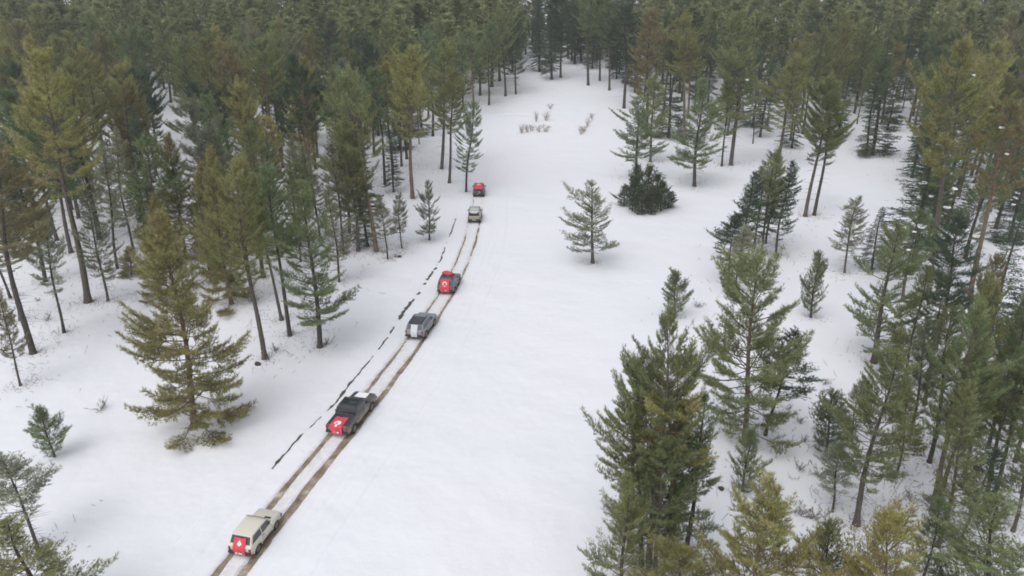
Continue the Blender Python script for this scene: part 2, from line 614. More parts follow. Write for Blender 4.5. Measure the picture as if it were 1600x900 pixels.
def make_conifer(name, seed, h, R, cb=0.3, gap=0.42, nb=5, shape='dome', low_el=-8, top_el=48, upturn=0.35,
                 tuft_gap=0.17, n_needle=8, nlen=0.24, nwid=0.034, twig_gap=0.24, twig_len=0.42, drop=0.14,
                 trunk_r=None, bend=0.15, droop=0.0, dead=6, bark='bark', fork=0, uneven=0.9, upn=0.55, spread=0.75, inner=0.34, twig_wood=True):
    r = np.random.default_rng(seed)
    wob = Wob(r)
    tr = trunk_r or (0.05 + 0.0105 * h)
    ph = r.uniform(0, 6.28, 4)

    def axis(z):
        f = z / h
        return np.stack([bend * np.sin(2.6 * f + ph[0]) * f + 0.35 * bend * np.sin(7 * f + ph[1]) * f,
                         bend * np.sin(2.2 * f + ph[2]) * f + 0.35 * bend * np.sin(6 * f + ph[3]) * f, z], -1)

    zz = np.concatenate([[-0.35, 0.0, 0.15, 0.4], np.linspace(0.9, h, 22)])
    fr = np.clip(zz / h, 0, 1)
    rad = tr * (1 - fr) ** 0.85 + 0.012
    rad *= 1 + 0.42 * np.exp(-np.clip(zz, 0, 9) / 0.3)
    rad *= 1 + 0.06 * np.sin(zz * 3.1 + ph[0])
    paths, rads = [axis(zz)], [rad]
    if fork:
        for kf in range(fork):
            z0 = h * r.uniform(0.05, 0.12)
            fz = np.linspace(0, 1, 14)
            a0 = ph[kf] + 1.3
            top = h * r.uniform(0.8, 0.93)
            off = np.sqrt(np.clip(fz, 0, 1)) * r.uniform(0.5, 0.95)
            p = axis(z0 + fz * (top - z0)) + np.stack([np.cos(a0) * off, np.sin(a0) * off, 0 * off], -1)
            paths.append(p)
            rads.append(tr * 0.8 * (1 - fz) ** 0.85 + 0.012)
    tv, tq = tubes(paths, rads, 9)
    trunk_me = np_mesh(name + '_trunk', tv, tq.ravel(), np.full(len(tq), 4), [M[bark]], smooth=True)

    wood_p, wood_r = [], []
    tuft_p, tuft_d, tuft_s = [], [], []
    z = cb * h
    az0 = r.uniform(0, 6.28)
    while z < h * 0.985:
        t = (z - cb * h) / (h - cb * h)
        if shape == 'dome':
            prof = (1 - t ** 2.6) ** 0.8 * (0.55 + 0.45 * min(1, t / 0.38))
        elif shape == 'broad':
            prof = (0.98 * (1 - t ** 1.15) ** 0.72) * (0.94 + 0.1 * math.sin(t * 15 + ph[1]))
        elif shape == 'oval':
            prof = (1 - t ** 2.1) ** 0.85 * (0.86 + 0.18 * math.sin(t * 17 + ph[1]))
        elif shape == 'cone':
            prof = (1 - t) ** 0.85
        elif shape == 'column':
            prof = (1 - t ** 2.2) * (0.7 + 0.3 * min(1, t / 0.2))
        elif shape == 'layer':
            prof = (1 - t ** 2.2) ** 0.8 * (0.72 + 0.3 * math.sin(t * 21 + ph[0]))
        else:
            prof = (1 - t) ** 0.75
        k = max(3, int(round(nb + r.uniform(-1, 1))))
        az0 += r.uniform(0.4, 1.4)
        for b in range(k):
            if r.random() < drop:
                continue
            az = az0 + b * 2 * math.pi / k + r.uniform(-0.35, 0.35)
            L = R * prof * (1 - uneven * 0.5 + uneven * wob(az, t)) * r.uniform(0.5, 1.13) + 0.18
            el = math.radians(low_el + (top_el - low_el) * t ** 0.95 + r.uniform(-9, 9))
            ns = 7
            s = np.linspace(0, 1, ns)
            hd = L * s * math.cos(el) * (1 - 0.06 * s)
            hz = L * (math.sin(el) * s - droop * s ** 1.6 + upturn * s ** 3 * (0.45 if el > 0.5 else 1))
            curl = r.uniform(-0.22, 0.22)
            azs = az + curl * s ** 2
            zb = z + r.uniform(-0.12, 0.12)
            p0 = axis(np.array([zb]))[0]
            P = np.stack([p0[0] + hd * np.cos(azs), p0[1] + hd * np.sin(azs), np.maximum(p0[2] + hz, 0.12 + 0.02 * h * s)], -1)
            br = max(0.011, 0.012 + 0.0085 * L)
            if twig_wood:
                wood_p.append(P)
                wood_r.append(br * (1 - 0.8 * s))
            else:
                wood_p.append(P[[0, 6]])
                wood_r.append(np.array([br, br * 0.2]))
            tg = norm(np.gradient(P, axis=0))
            nt_ = max(3, int(L * 0.78 / twig_gap) * 2)
            start = inner if L > 1.2 else 0.2
            ts = np.linspace(start, 0.99, nt_) + r.uniform(-0.02, 0.02, nt_)
            ts = np.clip(ts, 0.12, 1)
            ip = ts * (ns - 1)
            i0 = np.minimum(ip.astype(int), ns - 2)
            f = (ip - i0)[:, None]
            base = P[i0] * (1 - f) + P[i0 + 1] * f
            td = norm(tg[i0] * (1 - f) + tg[i0 + 1] * f)
            side = np.where(np.arange(nt_) % 2 == 0, 1.0, -1.0)[:, None]
            lat = norm(np.cross(td, np.array([0, 0, 1.0]))) * side
            ang = r.uniform(0.55, 1.15, nt_)[:, None]
            upv = r.uniform(-0.05, 0.42, nt_)[:, None] if not droop else r.uniform(-0.3, 0.1, nt_)[:, None]
            wd = norm(td * np.cos(ang) + lat * np.sin(ang) + np.array([[0, 0, 1.0]]) * upv)
            tl = (0.16 + twig_len * L * (1.05 - ts) * r.uniform(0.55, 1.1, nt_)) * (0.6 + 0.4 * np.minimum(1, ts / 0.4))
            tl = np.minimum(tl, 1.35) * (0.55 + 0.45 * np.sin(np.pi * np.clip(ts, 0, 0.8) / 0.9))
            tip = base + wd * tl[:, None]
            for q in range(0, nt_ if twig_wood else 0, 2):
                wood_p.append(np.stack([base[q], tip[q]]))
                wood_r.append(np.array([0.010, 0.004]) + 0.004 * tl[q])
            cnt = np.maximum(1, np.round(tl / tuft_gap).astype(int))
            rep = np.repeat(np.arange(nt_), cnt)
            within = np.concatenate([np.arange(1, c + 1) / c for c in cnt])
            within = np.clip(within - r.uniform(0, 0.25, len(rep)) / np.repeat(cnt, cnt), 0.05, 1)
            tp = base[rep] + wd[rep] * (tl[rep] * within)[:, None] + r.normal(0, 0.035, (len(rep), 3))
            tuft_p.append(tp)
            tuft_d.append(norm(wd[rep] + np.array([0, 0, upn]) + r.normal(0, 0.22, (len(rep), 3))))
            tuft_s.append(r.uniform(0.8, 1.2, len(rep)))
            nm = max(2, int(L * 0.55 / tuft_gap))
            sm = r.uniform(min(start + 0.12, 0.6), 1.0, nm)
            ip = sm * (ns - 1)
            i0 = np.minimum(ip.astype(int), ns - 2)
            f = (ip - i0)[:, None]
            tuft_p.append(P[i0] * (1 - f) + P[i0 + 1] * f)
            tuft_d.append(norm(tg[i0] + np.array([0, 0, upn * 0.8]) + r.normal(0, 0.2, (nm, 3))))
            tuft_s.append(r.uniform(0.9, 1.25, nm))
        z += gap * r.uniform(0.75, 1.25) * (1.0 if t < 0.75 else 0.75)
    # leader shoots
    nl = 14
    lz = np.linspace(h * 0.955, h * 1.0, nl)
    tuft_p.append(axis(lz))
    tuft_d.append(norm(np.array([[0, 0, 1.0]]) + r.normal(0, 0.35, (nl, 3))))
    tuft_s.append(np.full(nl, 1.2))
    # dead bare stubs below the crown
    for _ in range(dead):
        zb = r.uniform(0.12, max(cb, 0.2)) * h
        az = r.uniform(0, 6.28)
        L = r.uniform(0.35, 0.32 * R + 0.6)
        s = np.linspace(0, 1, 4)
        p0 = axis(np.array([zb]))[0]
        wood_p.append(np.stack([p0[0] + L * s * math.cos(az), p0[1] + L * s * math.sin(az), p0[2] + L * (0.05 * s - 0.25 * s ** 2)], -1))
        wood_r.append(0.022 * (1 - 0.8 * s))
    wv, wq = tubes(wood_p, wood_r, 3)
    p = np.concatenate(tuft_p)
    d = np.concatenate(tuft_d)
    sc = np.concatenate(tuft_s)
    nt_ = len(p)
    # slow colour change through the crown, clump by clump, plus tuft noise
    hue = 0.5 + 0.25 * np.sin(p[:, 0] * 1.1 + ph[0]) * np.sin(p[:, 1] * 1.2 + ph[1]) + 0.2 * np.sin(p[:, 2] * 0.9 + ph[2]) + r.normal(0, 0.15, nt_)
    val = 0.5 + 0.18 * np.sin(p[:, 0] * 2.3 + p[:, 2] * 1.7 + ph[3]) * np.sin(p[:, 1] * 2.1 + ph[0]) + r.normal(0, 0.2, nt_)
    P = np.repeat(p, n_needle, 0)
    D = np.repeat(d, n_needle, 0)
    S = np.repeat(sc, n_needle)
    n = len(P)
    nd = norm(D + r.normal(0, spread, (n, 3)) * 0.75)
    wv_ = norm(np.cross(nd, r.normal(0, 1, (n, 3)))) * (nwid * 0.5)
    ln = nlen * S * r.uniform(0.7, 1.15, n)
    b0 = P + D * (r.uniform(-0.06, 0.08, n))[:, None]
    tri = np.stack([b0 + wv_, b0 - wv_, b0 + nd * ln[:, None]], 1).reshape(-1, 3)
    verts = np.concatenate([wv, tri])
    loops = np.concatenate([wq.ravel(), len(wv) + np.arange(len(tri))])
    sizes = np.concatenate([np.full(len(wq), 4), np.full(n, 3)])
    mi = np.concatenate([np.zeros(len(wq), int), np.ones(n, int)])
    tu = np.concatenate([np.zeros(len(wv)), np.repeat(np.clip(val, 0, 1), n_needle * 3)])
    hu = np.concatenate([np.zeros(len(wv)), np.repeat(np.clip(hue, 0, 1), n_needle * 3)])
    crown_me = np_mesh(name + '_crown', verts, loops, sizes, [M['twig'], M['needles']], mi, attrs={'tuft': tu, 'hue': hu})
    return dict(trunk=trunk_me, crown=crown_me, h=h, R=R, tris=len(wq) * 2 + n, tufts=nt_)


VAR = {}


def variants():
    dense = dict(n_needle=9, nlen=0.25, nwid=0.030, upn=0.8, tuft_gap=0.165, twig_gap=0.175, twig_len=0.47)
    rv = np.random.default_rng(8)
    VAR['lone'] = [make_conifer('lone_pine', 104, 15, 4.3, cb=0.06, gap=0.4, nb=5, shape='broad', low_el=-16, top_el=62, droop=0.05, bend=0.6, dead=3, drop=0.15, uneven=1.3, inner=0.34, bark='bark_orange', **dense)]
    for i in range(2):
        VAR.setdefault('full', []).append(make_conifer(f'full_pine_{i}', 100 + i, 13, 4.2, cb=0.07, gap=0.48, nb=5, shape='dome', low_el=-10, top_el=62, droop=0.03, bend=0.6, dead=3, drop=0.24, uneven=1.2, inner=0.38, bark='bark_orange', **dense))
    for i in range(7):
        VAR.setdefault('tall', []).append(make_conifer(f'tall_pine_{i}', 200 + i, 20, 3.8, cb=(0.3, 0.4, 0.5, 0.34, 0.45, 0.26, 0.55)[i], gap=(0.52, 0.56, 0.48, 0.6, 0.52, 0.56, 0.46)[i], nb=5, shape='dome', low_el=-8 + rv.uniform(-6, 8), top_el=62, bend=0.75, dead=20, drop=0.27, uneven=rv.uniform(1.1, 1.5), inner=rv.uniform(0.34, 0.46), bark=('bark', 'bark', 'bark_dark', 'bark', 'bark', 'bark_dark', 'bark_orange')[i], **dense))
    for i in range(5):
        VAR.setdefault('mid', []).append(make_conifer(f'mid_pine_{i}', 300 + i, 15, 3.1, cb=(0.14, 0.22, 0.28, 0.18, 0.25)[i], gap=0.48, nb=5, shape=('dome', 'oval', 'dome', 'oval', 'dome')[i], low_el=-8 + rv.uniform(-6, 8), top_el=60, uneven=rv.uniform(1.1, 1.5), bend=0.6, dead=16, drop=0.28, inner=rv.uniform(0.34, 0.45), bark=('bark', 'bark_dark')[i % 2], **dense))
    for i in range(4):
        VAR.setdefault('slim', []).append(make_conifer(f'slim_pine_{i}', 400 + i, 13, 1.9, cb=(0.22, 0.36, 0.3, 0.42)[i], gap=0.44, nb=5, shape='column', low_el=-6, top_el=55, bend=0.5, dead=30, drop=0.2, uneven=1.2, trunk_r=0.13, twig_gap=0.17, tuft_gap=0.15, bark=('bark', 'bark_dark', 'bark', 'bark_dark')[i], n_needle=9, nlen=0.23, nwid=0.028, upn=0.8))
    for i in range(2):
        VAR.setdefault('sparse', []).append(make_conifer(f'sparse_pine_{i}', 500 + i, 9.5, 2.8, cb=(0.15, 0.2)[i], gap=0.52, nb=6, shape='layer', low_el=-4, top_el=45, bend=0.2, dead=5, drop=0.24, trunk_r=0.16, twig_gap=0.16, tuft_gap=0.14, twig_len=0.52, uneven=1.1, bark='bark', n_needle=9, nlen=0.2, nwid=0.027))
    for i in range(2):
        VAR.setdefault('young', []).append(make_conifer(f'young_pine_{i}', 600 + i, 3.6, 1.15, cb=0.08, gap=0.28, nb=5, shape='dome', low_el=12, top_el=66, bend=0.12, dead=0, drop=0.2, trunk_r=0.06, twig_gap=0.13, tuft_gap=0.12, n_needle=9, nlen=0.16, nwid=0.021, uneven=1.2))
    for i in range(3):
        VAR.setdefault('fir', []).append(make_conifer(f'fir_{i}', 700 + i, 15, 2.5, cb=(0.04, 0.08, 0.13)[i], gap=0.4, nb=6, shape='spire', low_el=-18, top_el=35, droop=0.16, upturn=0.14, bend=0.2, dead=8, drop=0.15, upn=0.1, nlen=0.17, nwid=0.044, n_needle=7, tuft_gap=0.17, twig_gap=0.21, bark='bark_dark', uneven=0.95))
    VAR['yfir'] = [make_conifer('young_fir', 800, 3.6, 1.0, cb=0.03, gap=0.24, nb=5, shape='dome', low_el=8, top_el=66, droop=0.0, bend=0.12, dead=0, drop=0.16, trunk_r=0.06, twig_gap=0.13, tuft_gap=0.12, upn=0.7, nlen=0.16, nwid=0.022, n_needle=9, uneven=1.2)]
    VAR['twin'] = [make_conifer('twin_pine', 901, 20, 3.6, cb=0.42, gap=0.52, nb=5, shape='dome', top_el=60, bend=0.8, dead=16, drop=0.18, uneven=1.2, inner=0.35, bark='bark_orange', fork=1, **dense)]
    VAR['twin_sparse'] = [make_conifer('twin_sparse_pine', 902, 9.5, 2.8, cb=0.3, gap=0.46, nb=6, shape='layer', low_el=-6, top_el=45, bend=0.3, dead=4, drop=0.2, trunk_r=0.12, bark='bark', fork=1, twig_gap=0.17, tuft_gap=0.14, n_needle=9, nlen=0.2, nwid=0.027)]


variants()
tot = sum(v['tris'] for l in VAR.values() for v in l)
print('VARIANT TRIS', tot, [(k, [v['tris'] for v in l]) for k, l in VAR.items()])

TREES = [
    ('full', -25.00, 46.57, 17.90, 4.95, 0.080, 'y', 'big bushy yellow-green pine with branches to the snow, alone left of the track', ''),
    ('tall', -22.93, 57.43, 18.59, 3.26, 0.003, 'o', 'pine with thick bare trunk, left one of the three at the forest edge', ''),
    ('tall', -21.94, 62.01, 16.86, 2.84, 0.026, 'g', 'dark pine between two thick-trunked pines at the forest edge', ''),
    ('mid', -18.38, 59.67, 15.93, 3.89, 0.021, 'g', 'pine with wavy dark trunk and low right-hand branches nearest the track', ''),
    ('tall', -23.90, 65.76, 13.65, 2.49, -0.028, 'o', 'slim pine standing just behind the three thick trunks at the forest edge', ''),
    ('tall', -30.55, 69.79, 17.26, 3.51, -0.005, 'd', 'dark green pine directly behind the big bushy yellow-green pine', ''),
    ('young', -33.99, 43.07, 4.14, 1.44, 0.046, 'g', 'small bushy young pine alone on the snow at far left', ''),
    ('slim', -29.46, 33.76, 7.51, 2.35, 0.059, 'p', 'thin pale pine with leaning trunk in the bottom left corner', ''),
    ('mid', -25.11, 27.75, 7.71, 3.15, 0.060, 'o', 'pine top poking into the bottom left corner below the thin pale pine', ''),
    ('tall', -45.66, 59.20, 19.43, 4.78, 0.060, 'b', 'brownish pine cut by the left edge, bare trunk meeting the snow', ''),
    ('slim', -43.15, 53.37, 9.93, 1.21, 0.060, 'b', 'thin leaning trunk by the left edge in front of the brownish pine', ''),
    ('tall', -46.53, 70.37, 26.08, 4.89, 0.060, 'y', 'very tall yellow-olive pine with straight mossy trunk, tallest at far left', ''),
    ('tall', -55.99, 90.46, 23.19, 4.82, 0.060, 'o', 'tall olive pine just right of the very tall yellow-olive pine', ''),
    ('slim', -48.25, 80.03, 15.28, 2.31, 0.060, 'p', 'thin grey-green pine between the very tall yellow-olive pine and the snow gap', ''),
    ('slim', -49.60, 86.65, 15.79, 2.25, 0.060, 'p', 'thin pale pine left of the rusty-topped dark pine', ''),
    ('tall', -52.02, 95.27, 19.79, 3.78, 0.060, 'b', 'dark pine with a rusty brown-green top in the left forest', ''),
    ('fir', -45.49, 77.85, 3.65, 2.12, 0.111, 'd', 'low dark fir clump on the snow left of the big bushy pine', ''),
    ('mid', -42.38, 79.80, 15.96, 3.55, 0.060, 'g', 'green pine left of the snow gap with broad low crown', ''),
    ('mid', -41.65, 84.13, 15.82, 3.94, 0.078, 'd', 'dark pine behind the top of the big bushy yellow-green pine', ''),
    ('mid', -38.04, 86.46, 13.81, 3.61, 0.050, 'g', 'mid green pine below the narrow snow glade in the left forest', ''),
    ('slim', -69.50, 154.74, 20.95, 4.41, 0.045, 'o', 'slender pine with bare trunk at the left of the narrow snow glade', ''),
    ('slim', -65.21, 152.18, 20.06, 4.35, 0.060, 'o', 'slender pine with bare trunk at the right of the narrow snow glade', ''),
    ('tall', -89.19, 188.28, 21.09, 5.47, 0.060, 'o', 'pine with bare trunk at the upper end of the narrow snow glade', ''),
    ('tall', -74.06, 171.91, 19.77, 5.04, 0.060, 'y', 'yellowish pine just above the narrow snow glade', ''),
    ('mid', -32.32, 85.30, 12.10, 4.26, -0.060, 'b', 'rusty olive pine beside the dark green pine in the left forest', ''),
    ('tall', -51.23, 66.11, 11.80, 2.88, 0.060, 'o', 'pine at the left edge half behind the brownish pine', ''),
    ('tall', -54.91, 76.42, 16.90, 3.21, 0.060, 'd', 'dark pine left of the very tall yellow-olive pine', ''),
    ('tall', -17.76, 86.58, 22.07, 4.21, -0.060, 'o', 'tall olive pine with a rusty crown above the slender group beside the track', ''),
    ('fir', -19.22, 88.41, 12.86, 2.08, -0.060, 'd', 'narrow dark fir in the slender group left of the two far cars', ''),
    ('slim', -15.84, 83.93, 8.41, 1.61, -0.042, 'p', 'sparse little pine at the foot of the slender group', ''),
    ('slim', -14.62, 87.95, 7.69, 1.49, -0.024, 'p', 'pale thin sapling at the right of the slender group', ''),
    ('slim', -21.69, 85.36, 14.25, 2.32, -0.015, 'p', 'pale spindly pine with visible white-grey trunk in the left forest', ''),
    ('slim', -26.14, 90.63, 12.83, 2.60, -0.021, 'p', 'pale spindly pine left of the one with white-grey trunk', ''),
    ('slim', -28.00, 87.91, 11.57, 2.68, 0.014, 'o', 'thin olive pine between the spindly pines and the forest edge', ''),
    ('mid', -20.13, 86.65, 15.97, 3.15, 0.013, 'o', 'olive pine squeezed behind the slender group', ''),
    ('fir', -19.93, 115.25, 10.38, 2.01, -0.004, 'd', 'small dark fir behind the rusty twin-trunk pine', ''),
    ('sparse', -11.33, 91.30, 8.25, 2.02, 0.036, 'p', 'small bare-looking pine alone at the forest edge left of the second-farthest car', ''),
    ('tall', -16.24, 111.67, 23.65, 4.58, 0.027, 'y', 'yellow pine with twin orange trunks joining at a gnarled base', ''),
    ('tall', -13.26, 130.67, 22.70, 5.05, 0.054, 'o', 'olive pine with thick mossy trunk behind the farthest car', ''),
    ('tall', -11.03, 121.02, 18.83, 3.89, 0.058, 'o', 'pine with wavy lower trunk left of the farthest car', ''),
    ('tall', -7.73, 115.46, 14.78, 3.05, 0.060, 'g', 'small-crowned dark pine leaning over the track beside the farthest car', ''),
    ('tall', -9.42, 175.39, 19.65, 4.96, 0.022, 'g', 'pine with bare trunk at the left corner of the far clearing', ''),
    ('tall', -5.94, 185.33, 19.93, 4.68, 0.045, 'g', 'second pine along the left side of the far clearing', ''),
    ('tall', -1.72, 193.64, 21.54, 4.86, -0.034, 'o', 'third pine along the left side of the far clearing', ''),
    ('slim', 1.04, 195.47, 20.47, 3.78, -0.002, 'd', 'slim dark pine at the upper left mouth of the far clearing', ''),
    ('fir', -22.96, 158.63, 17.09, 4.70, -0.039, 'd', 'dark fir peeping past the crown of the yellow twin-trunk pine', ''),
    ('fir', -23.92, 185.28, 18.61, 4.51, 0.052, 'd', 'blue-green fir by the small snow opening in the far left forest', ''),
    ('sparse', 10.09, 82.13, 10.40, 4.01, -0.053, 'p', 'lone sparse grey-green pine standing on the open snow in the middle', ''),
    ('mid', 31.90, 120.11, 18.05, 5.44, -0.050, 'g', 'round-topped pine with bare thick trunk right of the dark bush clump', ''),
    ('sparse', 22.47, 124.81, 13.81, 5.37, -0.054, 'g', 'flat-branched twin-stem pine rising out of the dark bush clump', ''),
    ('mid', 27.32, 137.62, 16.45, 4.27, -0.019, 'o', 'olive pine just behind the flat-branched pine at the bush clump', ''),
    ('tall', 28.37, 181.82, 23.94, 6.86, -0.005, 'd', 'tall pine with thick black trunk at the right corner of the far clearing', ''),
    ('tall', 42.23, 134.12, 27.39, 5.93, -0.057, 'o', 'tall pine with thick dark trunk behind the round-topped pine', ''),
    ('slim', 40.20, 133.17, 16.56, 3.00, -0.060, 'o', 'slim trunk close beside the thick dark trunk behind the round-topped pine', ''),
    ('young', 17.06, 66.40, 4.98, 1.73, -0.060, 'g', 'small round young pine on the snow left of the slender pines', ''),
    ('fir', 8.39, 223.12, 23.68, 4.47, -0.055, 'd', 'dark fir at the head of the far clearing, leftmost there', ''),
    ('fir', 11.56, 212.46, 23.06, 4.57, -0.053, 'd', 'dark fir with pale trunk at the head of the far clearing', ''),
    ('tall', 14.33, 215.06, 23.62, 4.93, -0.035, 'd', 'pine third from left at the head of the far clearing', ''),
    ('tall', 21.61, 206.24, 26.34, 6.11, -0.036, 'g', 'straight pine in the middle at the head of the far clearing', ''),
    ('tall', 25.48, 211.73, 23.34, 4.86, -0.026, 'd', 'pine right of the straight one at the head of the far clearing', ''),
    ('tall', 26.85, 200.04, 22.27, 5.00, -0.009, 'g', 'pine nearest the camera at the head of the far clearing', ''),
    ('tall', 30.98, 163.62, 25.39, 5.97, -0.021, 'b', 'brownish pine right of the tall black-trunked pine', ''),
    ('tall', 36.93, 151.28, 25.09, 5.18, -0.060, 'y', 'yellow-topped pine behind the round-topped pine, left of the thick dark trunk', ''),
    ('fir', 34.70, 156.26, 20.74, 4.61, -0.056, 'd', 'dark fir between the bush clump pine and the yellow-topped pine', ''),
    ('tall', 44.31, 102.03, 20.16, 4.14, 0.004, 'o', 'leaning pine with straight bare trunk, left of the pair on the right snow lane', ''),
    ('tall', 45.88, 102.58, 18.94, 3.75, 0.021, 'o', 'leaning pine with crooked trunk, right of the pair on the right snow lane', ''),
    ('tall', 51.86, 135.90, 20.13, 5.74, -0.003, 'y', 'yellow-olive round-headed pine behind the leaning pair', ''),
    ('slim', 25.31, 76.19, 8.59, 2.38, -0.012, 'd', 'leftmost thin pine of the slender group right of the open snow', ''),
    ('slim', 28.30, 80.90, 11.90, 2.66, -0.060, 'd', 'dark slender pine with low left branches in the slender group', ''),
    ('slim', 32.20, 88.14, 10.88, 2.55, -0.046, 'g', 'second slender pine in the group right of the open snow', ''),
    ('slim', 32.66, 86.42, 14.01, 2.62, -0.039, 'o', 'tallest slender pine in the middle of the slender group', ''),
    ('slim', 34.44, 90.27, 12.25, 2.60, 0.006, 'o', 'slender pine right of the tallest in the slender group', ''),
    ('slim', 34.10, 85.25, 12.14, 2.60, -0.019, 'd', 'rightmost dark slender pine on the lane edge', ''),
    ('slim', 25.35, 73.24, 7.99, 1.99, -0.029, 'p', 'pale thin pine at the front of the slender group', ''),
    ('slim', 40.34, 79.19, 9.68, 2.20, -0.060, 'p', 'thin nearly bare leaning sapling on the right snow lane', ''),
    ('young', 31.06, 66.01, 6.82, 1.53, -0.060, 'g', 'double-headed young pine alone on the right snow lane', ''),
    ('sparse', 33.17, 56.61, 13.17, 4.07, -0.060, 'g', 'wide flat-branched pine at the right of the snow lane', ''),
    ('fir', 44.02, 80.04, 8.13, 1.97, -0.060, 'd', 'small dark fir between the bare sapling and the dark forest', ''),
    ('fir', 73.40, 142.45, 22.41, 4.92, -0.060, 'd', 'dark fir behind the end of the right snow lane', ''),
    ('tall', 72.27, 142.61, 18.93, 3.19, -0.060, 'g', 'straight trunk at the far end of the right snow lane', ''),
    ('fir', 49.26, 80.40, 17.52, 4.61, -0.060, 'd', 'big dark fir with snow lumps at the right edge of the lane', ''),
    ('tall', 48.97, 76.41, 26.67, 4.87, -0.060, 'y', 'tall fan-topped yellow-olive pine in the right forest', ''),
    ('mid', 43.05, 70.72, 10.27, 3.06, -0.060, 'g', 'green pine below the big dark fir with snow lumps', ''),
    ('tall', 50.70, 71.09, 21.50, 4.08, -0.060, 'b', 'brownish pine near the right edge behind the fan-topped pine', ''),
    ('tall', 40.44, 59.45, 13.67, 3.09, -0.060, 'd', 'dark pine with thick trunk under the fan-topped pine', ''),
    ('fir', 45.86, 60.30, 13.51, 2.97, -0.060, 'd', 'dark blue-green fir near the right edge of the picture', ''),
    ('full', 17.61, 44.36, 15.22, 4.56, -0.049, 'o', 'big olive pine with a second trunk leaning right, beside the open snow', ''),
    ('slim', 19.52, 45.34, 8.83, 2.39, 0.060, 'd', 'leaning side trunk of pine growing at the foot of the big olive pine', ''),
    ('tall', 7.90, 30.94, 16.86, 2.41, -0.043, 'o', 'tallest pine of the tight clump at the bottom, right of the open snow', ''),
    ('mid', 7.23, 33.22, 13.76, 2.39, -0.060, 'o', 'left pine of the tight clump leaning over the open snow', ''),
    ('tall', 9.09, 31.69, 14.04, 2.44, -0.011, 'y', 'yellow-olive pine on the right of the tight clump', ''),
    ('mid', 10.27, 32.20, 11.62, 2.21, -0.008, 'g', 'green pine at the right rim of the tight clump', ''),
    ('mid', 8.10, 29.99, 9.90, 2.50, -0.020, 'g', 'low pine in front of the trunks of the tight clump', ''),
    ('mid', 5.97, 28.41, 9.30, 1.76, -0.060, 'o', 'sparse olive pine at the lower left rim of the tight clump', ''),
    ('yfir', 15.81, 38.87, 5.08, 1.10, -0.030, 'g', 'small bright green fir below the big olive pine', ''),
    ('young', 23.13, 42.79, 5.17, 1.81, -0.053, 'g', 'small young pine right of the big olive pine', ''),
    ('full', 12.10, 25.21, 11.40, 3.27, -0.060, 'y', 'yellow-brown bushy pine top at the bottom edge, right of the tight clump', ''),
    ('mid', 8.47, 25.97, 7.18, 2.65, -0.060, 'y', 'yellow pine top at the bottom edge in front of the tight clump', ''),
    ('full', 17.96, 25.59, 9.44, 2.67, -0.060, 'y', 'bright yellow-green pine top at the bottom edge near the right', ''),
    ('mid', 22.11, 35.51, 12.78, 2.79, -0.039, 'o', 'tall olive pine with leaning trunk above the bright yellow-green pine top', ''),
    ('slim', 26.22, 33.53, 11.58, 1.65, -0.035, 'o', 'thin bare leaning trunk reaching lowest in the right foreground', ''),
    ('tall', 27.79, 36.88, 15.11, 2.18, -0.049, 'g', 'thick leaning trunk, left of the pair in the right foreground', ''),
    ('tall', 28.55, 37.50, 11.87, 1.91, -0.046, 'o', 'leaning trunk close behind the thick one in the right foreground', ''),
    ('tall', 30.26, 41.90, 12.38, 2.20, -0.060, 'o', 'mossy leaning trunk behind the pair in the right foreground', ''),
    ('tall', 34.05, 49.54, 11.52, 2.25, -0.060, 'd', 'short dark trunk farther back behind the mossy leaning one', ''),
    ('tall', 31.71, 37.70, 11.50, 2.15, -0.060, 'g', 'left one of two parallel leaning trunks near the right edge', ''),
    ('tall', 32.53, 38.08, 10.62, 2.06, -0.041, 'o', 'right one of two parallel leaning trunks near the right edge', ''),
    ('slim', 31.71, 40.19, 9.47, 1.68, -0.012, 'y', 'thin yellowish pine between the leaning trunks on the right', ''),
    ('mid', 24.08, 26.40, 9.63, 3.34, -0.060, 'g', 'green pine filling the bottom right corner', ''),
    ('tall', 38.21, 45.12, 12.77, 2.46, -0.060, 'o', 'olive pine crossing the right edge at mid height', ''),
    ('fir', 19.96, 234.01, 24.27, 5.33, -0.035, 'd', 'dark fir closing the gap in the middle behind the far clearing', ''),
    ('tall', 18.47, 241.81, 24.40, 5.27, -0.048, 'g', 'green pine peeping out just left of the gap-closing dark fir', ''),
    ('tall', 22.32, 237.71, 25.67, 5.41, -0.031, 'o', 'olive pine just right of the gap-closing dark fir', ''),
    ('tall', 33.83, 44.34, 13.61, 1.63, -0.060, 'o', 'bare-trunked pine between the mossy leaning trunk and the right edge', ''),
    ('tall', 35.50, 43.51, 12.05, 1.62, -0.060, 'g', 'green-topped pine behind the two parallel leaning trunks', ''),
    ('tall', 36.38, 41.79, 12.34, 1.56, -0.060, 'd', 'dark pine cut by the right edge behind the parallel trunks', ''),
    ('slim', 33.46, 51.76, 11.18, 2.19, -0.060, 'o', 'slim olive pine right of the wide flat-branched pine', ''),
    ('tall', 37.30, 50.22, 12.82, 1.81, -0.060, 'b', 'brown-tinged pine above the group of leaning trunks', ''),
    ('fir', 39.10, 48.73, 12.34, 1.66, -0.060, 'd', 'dark fir above the group of leaning trunks near the right edge', ''),
    ('mid', 30.05, 44.42, 10.24, 1.50, -0.060, 'p', 'pale pine between the tall olive pine and the mossy leaning trunk', ''),
    ('slim', 27.05, 40.29, 7.56, 1.46, -0.048, 'y', 'thin yellowish pine tucked against the tall olive pine', ''),
    ('slim', 21.07, 36.73, 5.57, 1.38, -0.036, 'p', 'sparse pale sapling right of the yellow-brown bushy pine top', ''),
    ('slim', 25.77, 44.50, 5.60, 1.33, -0.041, 'p', 'thin sapling left of the tall olive pine', ''),
